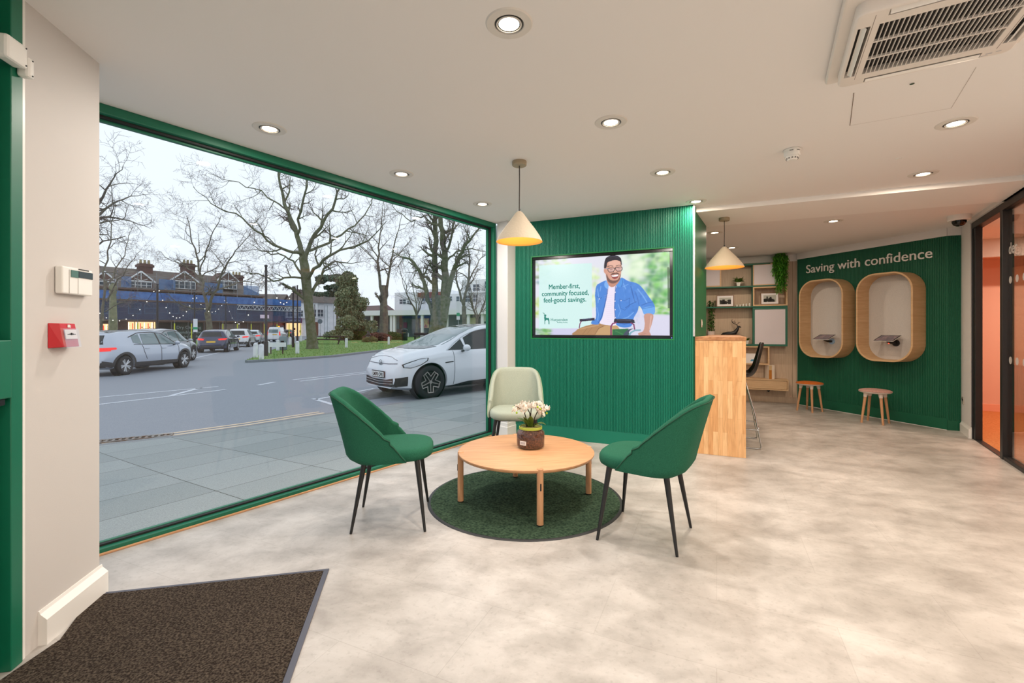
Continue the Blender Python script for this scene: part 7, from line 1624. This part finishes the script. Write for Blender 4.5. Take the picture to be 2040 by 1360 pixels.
SIL = mat('silver_paint', (176, 184, 198), .28, metal=.25, coat=1); GRY = mat('silver_grey_paint', (168, 172, 180), .3, metal=.25, coat=1); NVY = mat('navy_paint', (24, 38, 78), .2, coat=1); WPT = mat('white_car_paint', (220, 222, 226), .3, coat=1); SBL = mat('pale_silver_paint', (176, 190, 198), .3, metal=.2, coat=1); DBL = mat('dark_car_paint', (46, 50, 60), .25, coat=1)
s1 = suv(L=4.55, W=1.85, H=1.55); s1['roofm'] = CGL; car_at('silver crossover car with lit brake lamps driving past at the far left', 247, 747, (-.05, 1), s1, SIL, (s1['wheels'][1], -.84))
s2 = suv(L=4.4, W=1.84, H=1.60); car_at('silver grey crossover behind the silver car, nearest of the parked row', 383, 717.5, (-.22, 1), s2, GRY, (s2['wheels'][0], -.84))
s3 = suv(L=4.35, W=1.82, H=1.56, clad=False); car_at('dark navy blue car parked beside the bus stop pole, seen from behind', 449, 702, (-.34, .94), s3, NVY, (-2.1, -.82))
s4 = suv(L=4.25, W=1.8, H=1.62); car_at('white compact car parked in front of the navy blue one', 493, 691.5, (-.36, .93), s4, WPT, (-2.05, -.80))
s5 = suv(L=4.0, W=1.72, H=1.5, clad=False, hatch=True); car_at('pale silver hatchback with tall red lamps, farthest parked car of the row', 517, 686, (-.38, .92), s5, SBL, (-1.95, -.78))
s7 = suv(L=4.3, W=1.8, H=1.5, clad=False); car_at('small dark car driving away beyond the white van', 580, 672, (-.30, .95), s7, DBL, (-2.1, -.84))
s8 = suv(L=4.3, W=1.78, H=1.55, clad=False); car_at('grey car passing behind the leaning bollard, just above the white bonnet', 838, 669, (-1, .1), s8, GRY, (0, .8))
s9 = suv(L=4.4, W=1.82, H=1.62, clad=False, brake=RLT0); d9 = Vector((-.655, -.755, 0)); p9 = cc-fd*6.1-ld_*.05
car('dark glass roofed car parked just behind the white electric hatchback', p9, math.atan2(fd.y, fd.x), s9, WPT, 'cars on the road outside')
# white van
def van():
    L, W, H = 4.2, 1.75, 1.84; l = L/2
    d = suv(L=L, W=W, H=H, clad=False); d['top'] = [(l, .6), (l-.1, .85), (l-.5, 1.02), (l-.9, 1.12), (l-1.4, H-.1), (l-1.8, H), (-l+.3, H-.02), (-l+.08, H-.12), (-l, 1.0)]; d['sh'] = [(l, .55), (l-.5, .9), (0, 1.02), (-l+.1, 1.10), (-l, .85)]
    d['patches'] = [('windscreen', 'F', [(-.62, 1.15), (.62, 1.15)], [(-.52, H-.16), (.52, H-.16)], CGL2, False), ('rear_window', 'B', [(-.55, 1.10), (.55, 1.10)], [(-.50, 1.52), (.50, 1.52)], CGL2, False), ('rear_lamp', 'B', [(.64, .78), (.76, .78)], [(.60, 1.25), (.70, 1.25)], RLT, False), ('rear_lamp', 'B', [(-.76, .78), (-.64, .78)], [(-.70, 1.25), (-.60, 1.25)], RLT, False), ('rear_plate', 'B', [(-.4, .84), (.1, .84)], [(-.4, .95), (.1, .95)], PLY, False), ('side_window', 'L', [(l-1.2, 1.1), (l-2.0, 1.1)], [(l-1.5, H-.2), (l-2.0, H-.17)], CGL, True)]
    d['seams'] = [('B', [(0.03, .4), (0.03, 1.6)], .015, mat('seam_grey3', (120, 126, 132), .6), 'panel_seam', False)]; d['handles'] = (); return d
sv = van(); car_at('white van seen from behind, driving away between pole and big tree', 559, 680.5, (-.25, .96), sv, WPT, (-2.05, -.80))
